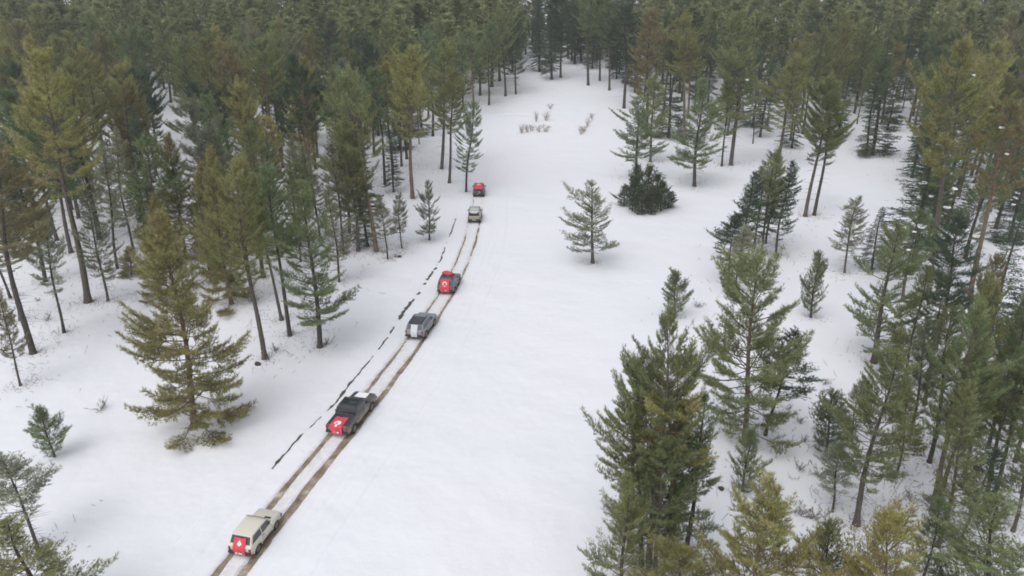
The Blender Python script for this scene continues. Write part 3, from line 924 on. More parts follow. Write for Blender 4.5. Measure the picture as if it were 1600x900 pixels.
    ('slim', 27.72, 33.74, 7.17, 1.28, -0.004, 'd', 'thin dark sapling right of the lowest bare leaning trunk', ''),
    ('slim', 31.68, 34.81, 9.91, 1.72, -0.060, 'o', 'slim pine crossing the right edge above the corner pine', ''),
    ('slim', 21.99, 28.43, 7.91, 1.31, -0.060, 'g', 'thin green pine at the bottom edge right of the bright pine top', ''),
    ('young', 16.95, 28.42, 5.85, 1.71, -0.060, 'o', 'low olive pine at the bottom edge left of the bright pine top', ''),
    ('slim', -45.07, 63.28, 12.72, 2.07, 0.060, 'p', 'pale slim pine in front of the very tall pine at far left', ''),
    ('slim', -44.47, 70.63, 12.32, 2.09, 0.060, 'p', 'thin pine right of the mossy trunk at far left', ''),
    ('slim', -38.71, 70.55, 12.30, 2.47, 0.117, 'o', 'slim olive pine touching the left side of the big bushy pine', ''),
    ('mid', -35.09, 75.73, 14.32, 2.81, 0.072, 'g', 'green pine close behind the top of the big bushy pine', ''),
    ('slim', -28.54, 70.64, 13.00, 2.65, 0.044, 'o', 'slim pine left of the thick bare trunk at the forest edge', ''),
    ('slim', -20.32, 76.34, 11.57, 2.24, 0.005, 'p', 'pale slim pine right of the wavy-trunked pine', ''),
    ('mid', 7.70, 31.98, 11.34, 2.10, -0.060, 'o', 'olive pine in the heart of the tight clump, left of its tallest', ''),
    ('mid', 9.73, 33.14, 11.85, 2.15, -0.060, 'g', 'green pine in the heart of the tight clump, right of its tallest', ''),
    ('slim', -55.99, 71.73, 13.42, 1.78, -0.024, 'o', 'nearest olive slender pine by the left edge of the picture', 'forest pines left of the track'),
    ('slim', -58.89, 95.04, 14.01, 1.65, -0.001, 'o', 'second nearest olive slender pine by the left edge of the picture', 'forest pines left of the track'),
    ('tall', -29.49, 77.16, 17.58, 3.35, 0.008, 'g', 'nearest green tall pine right of the narrow snow glade', 'forest pines left of the track'),
    ('tall', -56.23, 171.19, 18.17, 4.05, 0.029, 'g', 'second nearest green tall pine right of the narrow snow glade', 'forest pines left of the track'),
    ('tall', -35.36, 81.55, 19.46, 4.22, -0.021, 'p', 'pale tall pine around the narrow snow glade', 'forest pines left of the track'),
    ('slim', -26.47, 82.36, 12.59, 1.70, 0.028, 'o', 'olive slender pine behind the pale spindly pines', 'forest pines left of the track'),
    ('mid', 57.54, 83.59, 15.40, 3.03, -0.011, 'g', 'nearest green full-crowned pine by the right edge of the picture', 'forest pines on the right'),
    ('mid', 89.44, 138.58, 14.73, 3.09, -0.028, 'g', 'second nearest green full-crowned pine by the right edge of the picture', 'forest pines on the right'),
    ('mid', 112.12, 158.47, 14.56, 3.20, 0.024, 'g', 'third nearest green full-crowned pine by the right edge of the picture', 'forest pines on the right'),
    ('mid', 103.61, 158.95, 16.62, 3.70, 0.011, 'g', 'fourth nearest green full-crowned pine by the right edge of the picture', 'forest pines on the right'),
    ('mid', 116.58, 166.81, 14.03, 3.03, 0.014, 'g', 'fifth nearest green full-crowned pine by the right edge of the picture', 'forest pines on the right'),
    ('mid', -63.34, 84.13, 15.43, 3.23, -0.011, 'g', 'nearest green full-crowned pine by the left edge of the picture', 'forest pines left of the track'),
    ('mid', -103.79, 168.48, 18.87, 3.75, -0.021, 'g', 'second nearest green full-crowned pine by the left edge of the picture', 'forest pines left of the track'),
    ('tall', -57.14, 85.66, 17.42, 4.19, 0.021, 'g', 'nearest green tall pine by the left edge of the picture', 'forest pines left of the track'),
    ('tall', -66.04, 93.90, 19.06, 4.20, 0.011, 'g', 'second nearest green tall pine by the left edge of the picture', 'forest pines left of the track'),
    ('tall', -85.02, 136.18, 18.52, 3.78, -0.023, 'g', 'third nearest green tall pine by the left edge of the picture', 'forest pines left of the track'),
    ('mid', 55.27, 88.40, 14.59, 3.22, -0.002, 'g', 'nearest green full-crowned pine around the fan-topped pine on the right', 'forest pines on the right'),
    ('mid', 98.89, 176.10, 16.85, 3.52, 0.005, 'g', 'second nearest green full-crowned pine around the fan-topped pine on the right', 'forest pines on the right'),
    ('fir', 66.76, 89.43, 13.74, 2.85, -0.021, 'd', 'nearest dark fir by the right edge of the picture', 'forest firs on the right'),
    ('fir', 76.52, 100.95, 15.40, 3.15, 0.008, 'd', 'second nearest dark fir by the right edge of the picture', 'forest firs on the right'),
    ('fir', 76.89, 107.14, 15.22, 2.89, -0.017, 'd', 'third nearest dark fir by the right edge of the picture', 'forest firs on the right'),
    ('fir', 97.29, 135.49, 18.02, 3.22, -0.010, 'd', 'fourth nearest dark fir by the right edge of the picture', 'forest firs on the right'),
    ('tall', -61.70, 90.26, 17.63, 3.45, 0.024, 'o', 'nearest olive tall pine by the left edge of the picture', 'forest pines left of the track'),
    ('tall', -74.82, 123.26, 23.51, 4.49, 0.013, 'o', 'second nearest olive tall pine by the left edge of the picture', 'forest pines left of the track'),
    ('tall', -31.98, 90.42, 16.49, 3.91, -0.018, 'y', 'nearest yellow-green tall pine right of the narrow snow glade', 'forest pines left of the track'),
    ('tall', -37.57, 100.77, 18.92, 3.51, 0.025, 'y', 'second nearest yellow-green tall pine right of the narrow snow glade', 'forest pines left of the track'),
    ('tall', -57.64, 183.67, 21.12, 4.48, -0.002, 'y', 'third nearest yellow-green tall pine right of the narrow snow glade', 'forest pines left of the track'),
    ('fir', -48.93, 91.40, 17.77, 2.57, 0.030, 'd', 'nearest dark fir behind the rusty-topped dark pine', 'forest firs left of the track'),
    ('fir', -54.41, 99.36, 14.88, 2.87, -0.018, 'd', 'second nearest dark fir behind the rusty-topped dark pine', 'forest firs left of the track'),
    ('fir', -78.84, 142.63, 18.53, 2.65, 0.016, 'd', 'third nearest dark fir behind the rusty-topped dark pine', 'forest firs left of the track'),
    ('fir', -38.79, 91.60, 16.68, 2.78, -0.003, 'd', 'nearest dark fir around the narrow snow glade', 'forest firs left of the track'),
    ('fir', -53.15, 124.04, 13.76, 2.79, -0.013, 'd', 'second nearest dark fir around the narrow snow glade', 'forest firs left of the track'),
    ('mid', -22.83, 93.94, 15.22, 3.62, -0.002, 'o', 'olive full-crowned pine behind the pale spindly pines', 'forest pines left of the track'),
    ('tall', 68.57, 95.03, 17.77, 3.53, -0.010, 'g', 'nearest green tall pine by the right edge of the picture', 'forest pines on the right'),
    ('tall', 71.12, 103.40, 15.99, 3.79, -0.008, 'g', 'second nearest green tall pine by the right edge of the picture', 'forest pines on the right'),
    ('tall', 103.87, 144.76, 22.01, 3.82, 0.010, 'g', 'third nearest green tall pine by the right edge of the picture', 'forest pines on the right'),
    ('tall', 96.30, 146.09, 18.34, 3.85, 0.016, 'g', 'fourth nearest green tall pine by the right edge of the picture', 'forest pines on the right'),
    ('tall', 127.19, 174.43, 18.28, 4.20, 0.016, 'g', 'fifth nearest green tall pine by the right edge of the picture', 'forest pines on the right'),
    ('fir', 61.74, 95.37, 15.46, 3.26, 0.017, 'd', 'nearest dark fir around the fan-topped pine on the right', 'forest firs on the right'),
    ('fir', 65.72, 107.01, 14.60, 3.16, 0.003, 'd', 'second nearest dark fir around the fan-topped pine on the right', 'forest firs on the right'),
    ('fir', 71.92, 124.18, 14.61, 3.07, 0.023, 'd', 'third nearest dark fir around the fan-topped pine on the right', 'forest firs on the right'),
    ('fir', 79.07, 136.89, 17.71, 2.67, 0.020, 'd', 'fourth nearest dark fir around the fan-topped pine on the right', 'forest firs on the right'),
    ('fir', 86.34, 143.65, 17.72, 3.20, -0.008, 'd', 'fifth nearest dark fir around the fan-topped pine on the right', 'forest firs on the right'),
    ('fir', -72.06, 97.40, 14.86, 2.66, 0.006, 'd', 'nearest dark fir by the left edge of the picture', 'forest firs left of the track'),
    ('fir', -73.94, 103.16, 13.14, 2.96, 0.029, 'd', 'second nearest dark fir by the left edge of the picture', 'forest firs left of the track'),
    ('fir', -74.32, 112.41, 17.12, 2.88, -0.026, 'd', 'third nearest dark fir by the left edge of the picture', 'forest firs left of the track'),
    ('fir', -94.82, 129.98, 16.95, 2.55, -0.010, 'd', 'fourth nearest dark fir by the left edge of the picture', 'forest firs left of the track'),
    ('fir', -98.96, 133.95, 15.01, 2.64, -0.021, 'd', 'fifth nearest dark fir by the left edge of the picture', 'forest firs left of the track'),
    ('fir', -88.86, 141.14, 17.78, 2.51, 0.016, 'd', 'sixth nearest dark fir by the left edge of the picture', 'forest firs left of the track'),
    ('fir', -22.40, 99.94, 17.30, 2.84, 0.009, 'd', 'dark fir behind the yellow twin-trunk pine', 'forest firs left of the track'),
    ('slim', -30.95, 99.98, 12.18, 1.89, -0.006, 'p', 'nearest pale slender pine behind the pale spindly pines', 'forest pines left of the track'),
    ('slim', -32.22, 134.05, 15.24, 1.87, 0.019, 'p', 'second nearest pale slender pine behind the pale spindly pines', 'forest pines left of the track'),
    ('slim', -41.65, 167.48, 16.00, 1.63, 0.011, 'p', 'third nearest pale slender pine behind the pale spindly pines', 'forest pines left of the track'),
    ('slim', -41.07, 173.84, 11.34, 1.69, -0.019, 'p', 'fourth nearest pale slender pine behind the pale spindly pines', 'forest pines left of the track'),
    ('tall', -64.29, 100.06, 18.43, 4.16, 0.008, 'b', 'nearest brownish tall pine by the left edge of the picture', 'forest pines left of the track'),
    ('tall', -82.75, 108.97, 16.34, 3.86, -0.027, 'b', 'second nearest brownish tall pine by the left edge of the picture', 'forest pines left of the track'),
    ('tall', -84.02, 121.78, 19.67, 3.34, -0.022, 'b', 'third nearest brownish tall pine by the left edge of the picture', 'forest pines left of the track'),
    ('tall', -106.02, 160.75, 22.91, 4.20, -0.008, 'b', 'fourth nearest brownish tall pine by the left edge of the picture', 'forest pines left of the track'),
    ('tall', -111.93, 164.10, 18.30, 4.00, -0.002, 'b', 'fifth nearest brownish tall pine by the left edge of the picture', 'forest pines left of the track'),
    ('tall', -126.91, 184.33, 19.00, 4.23, 0.001, 'b', 'sixth nearest brownish tall pine by the left edge of the picture', 'forest pines left of the track'),
    ('slim', 63.58, 102.23, 12.34, 1.50, -0.024, 'o', 'olive slender pine around the fan-topped pine on the right', 'forest pines on the right'),
    ('mid', -43.42, 102.24, 16.67, 3.28, -0.004, 'g', 'nearest green full-crowned pine around the narrow snow glade', 'forest pines left of the track'),
    ('mid', -46.52, 108.70, 16.17, 3.62, -0.011, 'g', 'second nearest green full-crowned pine around the narrow snow glade', 'forest pines left of the track'),
    ('mid', -65.42, 159.51, 17.66, 3.66, 0.006, 'g', 'third nearest green full-crowned pine around the narrow snow glade', 'forest pines left of the track'),
    ('tall', -67.95, 104.56, 18.62, 4.33, -0.027, 'y', 'nearest yellow-green tall pine by the left edge of the picture', 'forest pines left of the track'),
    ('tall', -67.93, 111.36, 17.73, 4.46, 0.006, 'y', 'second nearest yellow-green tall pine by the left edge of the picture', 'forest pines left of the track'),
    ('tall', -82.58, 129.25, 23.66, 4.47, -0.004, 'y', 'third nearest yellow-green tall pine by the left edge of the picture', 'forest pines left of the track'),
    ('tall', -95.06, 139.66, 21.46, 3.54, 0.015, 'y', 'fourth nearest yellow-green tall pine by the left edge of the picture', 'forest pines left of the track'),
    ('tall', -108.22, 154.50, 20.56, 4.31, -0.007, 'y', 'fifth nearest yellow-green tall pine by the left edge of the picture', 'forest pines left of the track'),
    ('tall', -117.35, 174.70, 21.80, 3.58, -0.009, 'y', 'sixth nearest yellow-green tall pine by the left edge of the picture', 'forest pines left of the track'),
    ('tall', -105.46, 176.76, 18.83, 3.45, -0.027, 'y', 'seventh nearest yellow-green tall pine by the left edge of the picture', 'forest pines left of the track'),
    ('tall', -122.32, 178.97, 20.83, 3.32, 0.000, 'y', 'eighth nearest yellow-green tall pine by the left edge of the picture', 'forest pines left of the track'),
    ('tall', -25.62, 105.52, 20.55, 3.89, 0.006, 'g', 'nearest green tall pine behind the pale spindly pines', 'forest pines left of the track'),
    ('tall', -38.35, 161.96, 18.62, 4.12, 0.000, 'g', 'second nearest green tall pine behind the pale spindly pines', 'forest pines left of the track'),
    ('tall', -31.15, 107.15, 20.63, 4.47, -0.007, 'd', 'nearest dark green tall pine behind the pale spindly pines', 'forest pines left of the track'),
    ('tall', -35.25, 119.10, 21.46, 4.24, -0.029, 'd', 'second nearest dark green tall pine behind the pale spindly pines', 'forest pines left of the track'),
    ('mid', -38.23, 107.47, 15.82, 3.40, -0.017, 'g', 'nearest green full-crowned pine right of the narrow snow glade', 'forest pines left of the track'),
    ('mid', -43.35, 131.59, 18.84, 3.58, -0.018, 'g', 'second nearest green full-crowned pine right of the narrow snow glade', 'forest pines left of the track'),
    ('mid', -50.53, 135.47, 18.22, 3.87, -0.019, 'g', 'third nearest green full-crowned pine right of the narrow snow glade', 'forest pines left of the track'),
    ('tall', -57.38, 108.84, 18.50, 3.49, 0.003, 'o', 'nearest olive tall pine behind the rusty-topped dark pine', 'forest pines left of the track'),
    ('tall', -95.49, 175.05, 23.08, 3.98, -0.029, 'o', 'second nearest olive tall pine behind the rusty-topped dark pine', 'forest pines left of the track'),
    ('tall', 73.04, 111.81, 23.71, 3.79, -0.030, 'y', 'nearest yellow-green tall pine by the right edge of the picture', 'forest pines on the right'),
    ('tall', 83.62, 125.84, 19.53, 4.13, -0.029, 'y', 'second nearest yellow-green tall pine by the right edge of the picture', 'forest pines on the right'),
    ('tall', 120.22, 183.42, 18.55, 3.75, 0.026, 'y', 'third nearest yellow-green tall pine by the right edge of the picture', 'forest pines on the right'),
    ('mid', -33.03, 112.69, 16.76, 3.28, -0.021, 'y', 'nearest yellow-green full-crowned pine behind the pale spindly pines', 'forest pines left of the track'),
    ('mid', -42.34, 150.05, 15.59, 3.19, 0.020, 'y', 'second nearest yellow-green full-crowned pine behind the pale spindly pines', 'forest pines left of the track'),
    ('tall', 67.62, 112.78, 22.78, 3.81, -0.021, 'g', 'nearest green tall pine around the fan-topped pine on the right', 'forest pines on the right'),
    ('tall', 70.65, 117.96, 20.91, 3.47, 0.008, 'g', 'second nearest green tall pine around the fan-topped pine on the right', 'forest pines on the right'),
    ('tall', 93.07, 164.24, 23.26, 4.27, -0.002, 'g', 'third nearest green tall pine around the fan-topped pine on the right', 'forest pines on the right'),
    ('mid', -24.80, 112.99, 18.93, 3.39, -0.022, 'y', 'yellow-green full-crowned pine behind the yellow twin-trunk pine', 'forest pines left of the track'),
    ('tall', -49.37, 114.79, 17.62, 4.32, 0.004, 'd', 'nearest dark green tall pine around the narrow snow glade', 'forest pines left of the track'),
    ('tall', -76.47, 183.79, 20.67, 3.51, -0.004, 'd', 'second nearest dark green tall pine around the narrow snow glade', 'forest pines left of the track'),
    ('tall', 81.38, 115.10, 18.48, 4.11, 0.010, 'b', 'nearest brownish tall pine by the right edge of the picture', 'forest pines on the right'),
    ('tall', 86.92, 116.58, 18.13, 3.63, 0.001, 'b', 'second nearest brownish tall pine by the right edge of the picture', 'forest pines on the right'),
    ('tall', 117.08, 176.52, 23.41, 3.75, -0.007, 'b', 'third nearest brownish tall pine by the right edge of the picture', 'forest pines on the right'),
    ('tall', -61.33, 115.86, 19.76, 3.38, 0.017, 'y', 'nearest yellow-green tall pine behind the rusty-topped dark pine', 'forest pines left of the track'),
    ('tall', -75.76, 130.12, 21.93, 4.12, -0.018, 'y', 'second nearest yellow-green tall pine behind the rusty-topped dark pine', 'forest pines left of the track'),
    ('tall', -96.68, 184.84, 17.81, 4.08, 0.021, 'y', 'third nearest yellow-green tall pine behind the rusty-topped dark pine', 'forest pines left of the track'),
    ('tall', -43.92, 116.45, 22.96, 4.00, 0.005, 'b', 'brownish tall pine right of the narrow snow glade', 'forest pines left of the track'),
    ('tall', -79.72, 117.07, 20.71, 3.90, -0.006, 'd', 'nearest dark green tall pine by the left edge of the picture', 'forest pines left of the track'),
    ('tall', -104.62, 146.34, 23.88, 4.29, -0.029, 'd', 'second nearest dark green tall pine by the left edge of the picture', 'forest pines left of the track'),
    ('tall', -97.52, 150.93, 18.30, 3.65, -0.018, 'd', 'third nearest dark green tall pine by the left edge of the picture', 'forest pines left of the track'),
    ('fir', -27.68, 118.38, 20.64, 2.52, -0.004, 'd', 'dark fir behind the pale spindly pines', 'forest firs left of the track'),
    ('tall', -65.60, 119.39, 18.01, 3.40, -0.006, 'd', 'nearest dark green tall pine behind the rusty-topped dark pine', 'forest pines left of the track'),
    ('tall', -64.18, 124.71, 18.73, 4.43, 0.013, 'd', 'second nearest dark green tall pine behind the rusty-topped dark pine', 'forest pines left of the track'),
    ('tall', -22.11, 119.76, 19.11, 3.76, -0.027, 'g', 'nearest green tall pine behind the yellow twin-trunk pine', 'forest pines left of the track'),
    ('tall', -27.80, 130.65, 21.09, 3.38, -0.025, 'g', 'second nearest green tall pine behind the yellow twin-trunk pine', 'forest pines left of the track'),
    ('tall', -31.57, 172.61, 20.12, 4.42, 0.013, 'g', 'third nearest green tall pine behind the yellow twin-trunk pine', 'forest pines left of the track'),
    ('tall', 75.45, 120.16, 19.13, 4.05, -0.004, 'o', 'nearest olive tall pine around the fan-topped pine on the right', 'forest pines on the right'),
    ('tall', 75.99, 131.27, 17.72, 4.10, 0.019, 'o', 'second nearest olive tall pine around the fan-topped pine on the right', 'forest pines on the right'),
    ('tall', 81.06, 120.78, 18.43, 4.05, 0.017, 'o', 'nearest olive tall pine by the right edge of the picture', 'forest pines on the right'),
    ('tall', 90.19, 123.06, 20.08, 4.48, 0.014, 'o', 'second nearest olive tall pine by the right edge of the picture', 'forest pines on the right'),
    ('tall', 99.68, 140.37, 23.66, 3.89, 0.000, 'o', 'third nearest olive tall pine by the right edge of the picture', 'forest pines on the right'),
    ('tall', 104.85, 151.30, 17.69, 4.45, 0.011, 'o', 'fourth nearest olive tall pine by the right edge of the picture', 'forest pines on the right'),
    ('mid', -91.06, 122.91, 16.54, 3.82, -0.018, 'y', 'nearest yellow-green full-crowned pine by the left edge of the picture', 'forest pines left of the track'),
    ('mid', -101.34, 156.52, 14.28, 3.64, -0.005, 'y', 'second nearest yellow-green full-crowned pine by the left edge of the picture', 'forest pines left of the track'),
    ('tall', -42.48, 124.52, 23.28, 4.50, -0.004, 'o', 'nearest olive tall pine right of the narrow snow glade', 'forest pines left of the track'),
    ('tall', -47.30, 127.23, 22.75, 3.99, -0.005, 'o', 'second nearest olive tall pine right of the narrow snow glade', 'forest pines left of the track'),
    ('tall', -46.65, 141.86, 21.12, 4.47, -0.007, 'o', 'third nearest olive tall pine right of the narrow snow glade', 'forest pines left of the track'),
    ('tall', -52.87, 144.53, 22.63, 4.37, -0.015, 'o', 'fourth nearest olive tall pine right of the narrow snow glade', 'forest pines left of the track'),
    ('tall', -48.82, 150.19, 18.98, 3.81, -0.001, 'o', 'fifth nearest olive tall pine right of the narrow snow glade', 'forest pines left of the track'),
    ('tall', -50.95, 158.88, 23.52, 4.04, -0.002, 'o', 'sixth nearest olive tall pine right of the narrow snow glade', 'forest pines left of the track'),
    ('tall', -62.10, 167.71, 21.54, 3.47, -0.007, 'o', 'seventh nearest olive tall pine right of the narrow snow glade', 'forest pines left of the track'),
    ('tall', -30.97, 125.88, 18.41, 4.38, -0.016, 'o', 'nearest olive tall pine behind the pale spindly pines', 'forest pines left of the track'),
    ('tall', -38.95, 140.03, 18.52, 3.99, -0.017, 'o', 'second nearest olive tall pine behind the pale spindly pines', 'forest pines left of the track'),
    ('tall', -21.73, 126.38, 20.66, 3.82, 0.008, 'y', 'nearest yellow-green tall pine behind the yellow twin-trunk pine', 'forest pines left of the track'),
    ('tall', -20.98, 139.21, 19.29, 4.38, -0.003, 'y', 'second nearest yellow-green tall pine behind the yellow twin-trunk pine', 'forest pines left of the track'),
    ('tall', 88.35, 128.84, 18.66, 4.36, -0.016, 'd', 'dark green tall pine by the right edge of the picture', 'forest pines on the right'),
    ('tall', -54.05, 130.10, 23.04, 4.39, 0.029, 'o', 'nearest olive tall pine around the narrow snow glade', 'forest pines left of the track'),
    ('tall', -56.21, 138.83, 23.87, 4.40, -0.017, 'o', 'second nearest olive tall pine around the narrow snow glade', 'forest pines left of the track'),
    ('slim', -88.04, 130.91, 13.52, 1.57, -0.014, 'p', 'nearest pale slender pine by the left edge of the picture', 'forest pines left of the track'),
    ('slim', -91.36, 135.35, 13.81, 1.79, -0.008, 'p', 'second nearest pale slender pine by the left edge of the picture', 'forest pines left of the track'),
    ('slim', -96.88, 145.08, 13.66, 1.52, 0.022, 'p', 'third nearest pale slender pine by the left edge of the picture', 'forest pines left of the track'),
    ('tall', -70.13, 130.92, 17.72, 3.90, -0.022, 'b', 'nearest brownish tall pine behind the rusty-topped dark pine', 'forest pines left of the track'),
    ('tall', -75.69, 136.90, 23.34, 3.48, 0.022, 'b', 'second nearest brownish tall pine behind the rusty-topped dark pine', 'forest pines left of the track'),
    ('tall', -37.18, 131.31, 20.05, 3.88, -0.006, 'y', 'yellow-green tall pine behind the pale spindly pines', 'forest pines left of the track'),
    ('mid', 83.69, 131.66, 17.75, 3.85, -0.006, 'o', 'olive full-crowned pine around the fan-topped pine on the right', 'forest pines on the right'),
    ('mid', -21.09, 132.82, 17.27, 3.12, 0.024, 'g', 'green full-crowned pine behind the yellow twin-trunk pine', 'forest pines left of the track'),
    ('tall', -28.02, 142.30, 21.52, 3.75, 0.001, 'd', 'nearest dark green tall pine behind the yellow twin-trunk pine', 'forest pines left of the track'),
    ('tall', -30.85, 151.75, 22.23, 3.82, -0.005, 'd', 'second nearest dark green tall pine behind the yellow twin-trunk pine', 'forest pines left of the track'),
    ('mid', -72.52, 143.55, 17.94, 3.02, -0.013, 'g', 'nearest green full-crowned pine behind the rusty-topped dark pine', 'forest pines left of the track'),
    ('mid', -80.68, 157.16, 15.50, 3.11, 0.023, 'g', 'second nearest green full-crowned pine behind the rusty-topped dark pine', 'forest pines left of the track'),
    ('mid', -86.22, 164.98, 15.58, 3.24, -0.023, 'g', 'third nearest green full-crowned pine behind the rusty-topped dark pine', 'forest pines left of the track'),
    ('tall', -58.44, 144.76, 19.03, 3.47, 0.003, 'y', 'nearest yellow-green tall pine around the narrow snow glade', 'forest pines left of the track'),
    ('tall', -67.75, 171.34, 20.74, 3.66, 0.008, 'y', 'second nearest yellow-green tall pine around the narrow snow glade', 'forest pines left of the track'),
    ('tall', -33.88, 144.93, 18.28, 4.45, 0.018, 'p', 'nearest pale tall pine behind the pale spindly pines', 'forest pines left of the track'),
    ('tall', -49.63, 166.16, 20.54, 4.01, 0.011, 'p', 'second nearest pale tall pine behind the pale spindly pines', 'forest pines left of the track'),
    ('fir', -23.28, 145.68, 17.45, 2.98, -0.016, 'd', 'nearest hillside dark fir behind the yellow twin-trunk pine', 'forest firs left of the track'),
    ('fir', -29.83, 157.97, 16.35, 3.27, 0.015, 'd', 'second nearest hillside dark fir behind the yellow twin-trunk pine', 'forest firs left of the track'),
    ('fir', -27.05, 180.48, 17.06, 2.70, 0.003, 'd', 'third nearest hillside dark fir behind the yellow twin-trunk pine', 'forest firs left of the track'),
    ('fir', -34.51, 183.57, 16.00, 3.00, 0.013, 'd', 'fourth nearest hillside dark fir behind the yellow twin-trunk pine', 'forest firs left of the track'),
    ('slim', 109.76, 145.86, 14.58, 1.69, 0.002, 'p', 'nearest pale slender pine by the right edge of the picture', 'forest pines on the right'),
    ('slim', 123.70, 167.31, 12.62, 1.51, -0.006, 'p', 'second nearest pale slender pine by the right edge of the picture', 'forest pines on the right'),
    ('tall', -65.38, 147.20, 22.07, 4.23, 0.015, 'g', 'green tall pine around the narrow snow glade', 'forest pines left of the track'),
    ('fir', 59.11, 148.40, 13.02, 2.70, -0.008, 'd', 'nearest hillside dark fir behind the leaning pair on the right lane', 'forest firs on the right'),
    ('fir', 55.25, 157.33, 17.58, 2.89, 0.026, 'd', 'second nearest hillside dark fir behind the leaning pair on the right lane', 'forest firs on the right'),
    ('fir', 56.26, 166.03, 18.33, 3.28, -0.015, 'd', 'third nearest hillside dark fir behind the leaning pair on the right lane', 'forest firs on the right'),
    ('fir', 69.16, 178.01, 14.92, 2.78, 0.019, 'd', 'fourth nearest hillside dark fir behind the leaning pair on the right lane', 'forest firs on the right'),
    ('fir', 81.28, 183.35, 19.05, 3.26, -0.021, 'd', 'fifth nearest hillside dark fir behind the leaning pair on the right lane', 'forest firs on the right'),
    ('tall', -86.55, 148.91, 21.14, 3.58, -0.020, 'g', 'nearest green tall pine behind the rusty-topped dark pine', 'forest pines left of the track'),
    ('tall', -77.20, 149.56, 23.81, 4.15, 0.025, 'g', 'second nearest green tall pine behind the rusty-topped dark pine', 'forest pines left of the track'),
    ('tall', -92.47, 156.73, 17.78, 3.62, -0.010, 'g', 'third nearest green tall pine behind the rusty-topped dark pine', 'forest pines left of the track'),
    ('tall', -94.76, 167.92, 23.94, 3.62, 0.023, 'g', 'fourth nearest green tall pine behind the rusty-topped dark pine', 'forest pines left of the track'),
    ('tall', -87.77, 173.96, 20.26, 4.29, -0.017, 'g', 'fifth nearest green tall pine behind the rusty-topped dark pine', 'forest pines left of the track'),
    ('tall', -90.74, 181.82, 18.92, 3.59, -0.019, 'g', 'sixth nearest green tall pine behind the rusty-topped dark pine', 'forest pines left of the track'),
    ('fir', 89.76, 149.71, 13.58, 3.00, -0.004, 'd', 'nearest hillside dark fir around the fan-topped pine on the right', 'forest firs on the right'),
    ('fir', 97.32, 158.78, 15.56, 2.85, 0.006, 'd', 'second nearest hillside dark fir around the fan-topped pine on the right', 'forest firs on the right'),
    ('fir', 106.39, 173.81, 13.66, 2.53, 0.013, 'd', 'third nearest hillside dark fir around the fan-topped pine on the right', 'forest firs on the right'),
    ('slim', -19.88, 150.73, 11.79, 1.61, 0.028, 'p', 'pale slender pine left of the far clearing', 'forest pines left of the track'),
    ('tall', 67.77, 151.24, 23.79, 3.62, -0.007, 'o', 'nearest olive tall pine beyond the end of the right lane', 'forest pines on the right'),
    ('tall', 75.74, 170.00, 20.87, 4.37, 0.011, 'o', 'second nearest olive tall pine beyond the end of the right lane', 'forest pines on the right'),
    ('tall', 85.18, 178.16, 22.04, 3.88, 0.024, 'o', 'third nearest olive tall pine beyond the end of the right lane', 'forest pines on the right'),
    ('slim', 51.93, 151.70, 13.59, 1.60, -0.027, 'p', 'nearest pale slender pine behind the leaning pair on the right lane', 'forest pines on the right'),
    ('slim', 61.68, 171.76, 13.49, 1.89, 0.001, 'p', 'second nearest pale slender pine behind the leaning pair on the right lane', 'forest pines on the right'),
    ('tall', 60.88, 154.30, 18.58, 3.40, -0.000, 'o', 'nearest olive tall pine behind the leaning pair on the right lane', 'forest pines on the right'),
    ('tall', 65.52, 159.58, 22.49, 3.83, 0.026, 'o', 'second nearest olive tall pine behind the leaning pair on the right lane', 'forest pines on the right'),
    ('tall', 72.37, 163.33, 23.94, 4.22, -0.017, 'o', 'third nearest olive tall pine behind the leaning pair on the right lane', 'forest pines on the right'),
    ('mid', -59.07, 154.93, 16.36, 3.79, -0.019, 'o', 'olive full-crowned pine right of the narrow snow glade', 'forest pines left of the track'),
    ('mid', -37.78, 155.08, 15.53, 3.25, 0.025, 'g', 'green full-crowned pine behind the pale spindly pines', 'forest pines left of the track'),
    ('tall', 91.32, 155.37, 21.04, 4.28, 0.003, 'd', 'nearest dark green tall pine around the fan-topped pine on the right', 'forest pines on the right'),
    ('tall', 101.55, 170.21, 20.42, 3.80, 0.002, 'd', 'second nearest dark green tall pine around the fan-topped pine on the right', 'forest pines on the right'),
    ('tall', 94.96, 170.41, 20.35, 4.22, 0.004, 'd', 'third nearest dark green tall pine around the fan-topped pine on the right', 'forest pines on the right'),
    ('fir', -45.06, 156.19, 14.17, 2.90, 0.008, 'd', 'hillside dark fir behind the pale spindly pines', 'forest firs left of the track'),
    ('fir', 72.22, 156.62, 20.34, 3.00, 0.028, 'd', 'nearest hillside dark fir beyond the end of the right lane', 'forest firs on the right'),
    ('fir', 86.14, 162.71, 15.23, 2.87, 0.019, 'd', 'second nearest hillside dark fir beyond the end of the right lane', 'forest firs on the right'),
    ('tall', -17.61, 157.30, 21.94, 3.91, 0.030, 'g', 'nearest green tall pine left of the far clearing', 'forest pines left of the track'),
    ('tall', -20.36, 173.56, 21.19, 3.74, 0.025, 'g', 'second nearest green tall pine left of the far clearing', 'forest pines left of the track'),
    ('tall', -17.72, 179.84, 21.42, 4.09, 0.014, 'g', 'third nearest green tall pine left of the far clearing', 'forest pines left of the track'),
    ('tall', 48.35, 158.73, 19.20, 3.88, -0.007, 'd', 'dark green tall pine behind the round-topped pine', 'forest pines on the right'),
    ('fir', 117.92, 160.98, 15.00, 3.27, -0.029, 'd', 'nearest hillside dark fir by the right edge of the picture', 'forest firs on the right'),
    ('fir', 109.50, 167.89, 15.17, 3.29, -0.018, 'd', 'second nearest hillside dark fir by the right edge of the picture', 'forest firs on the right'),
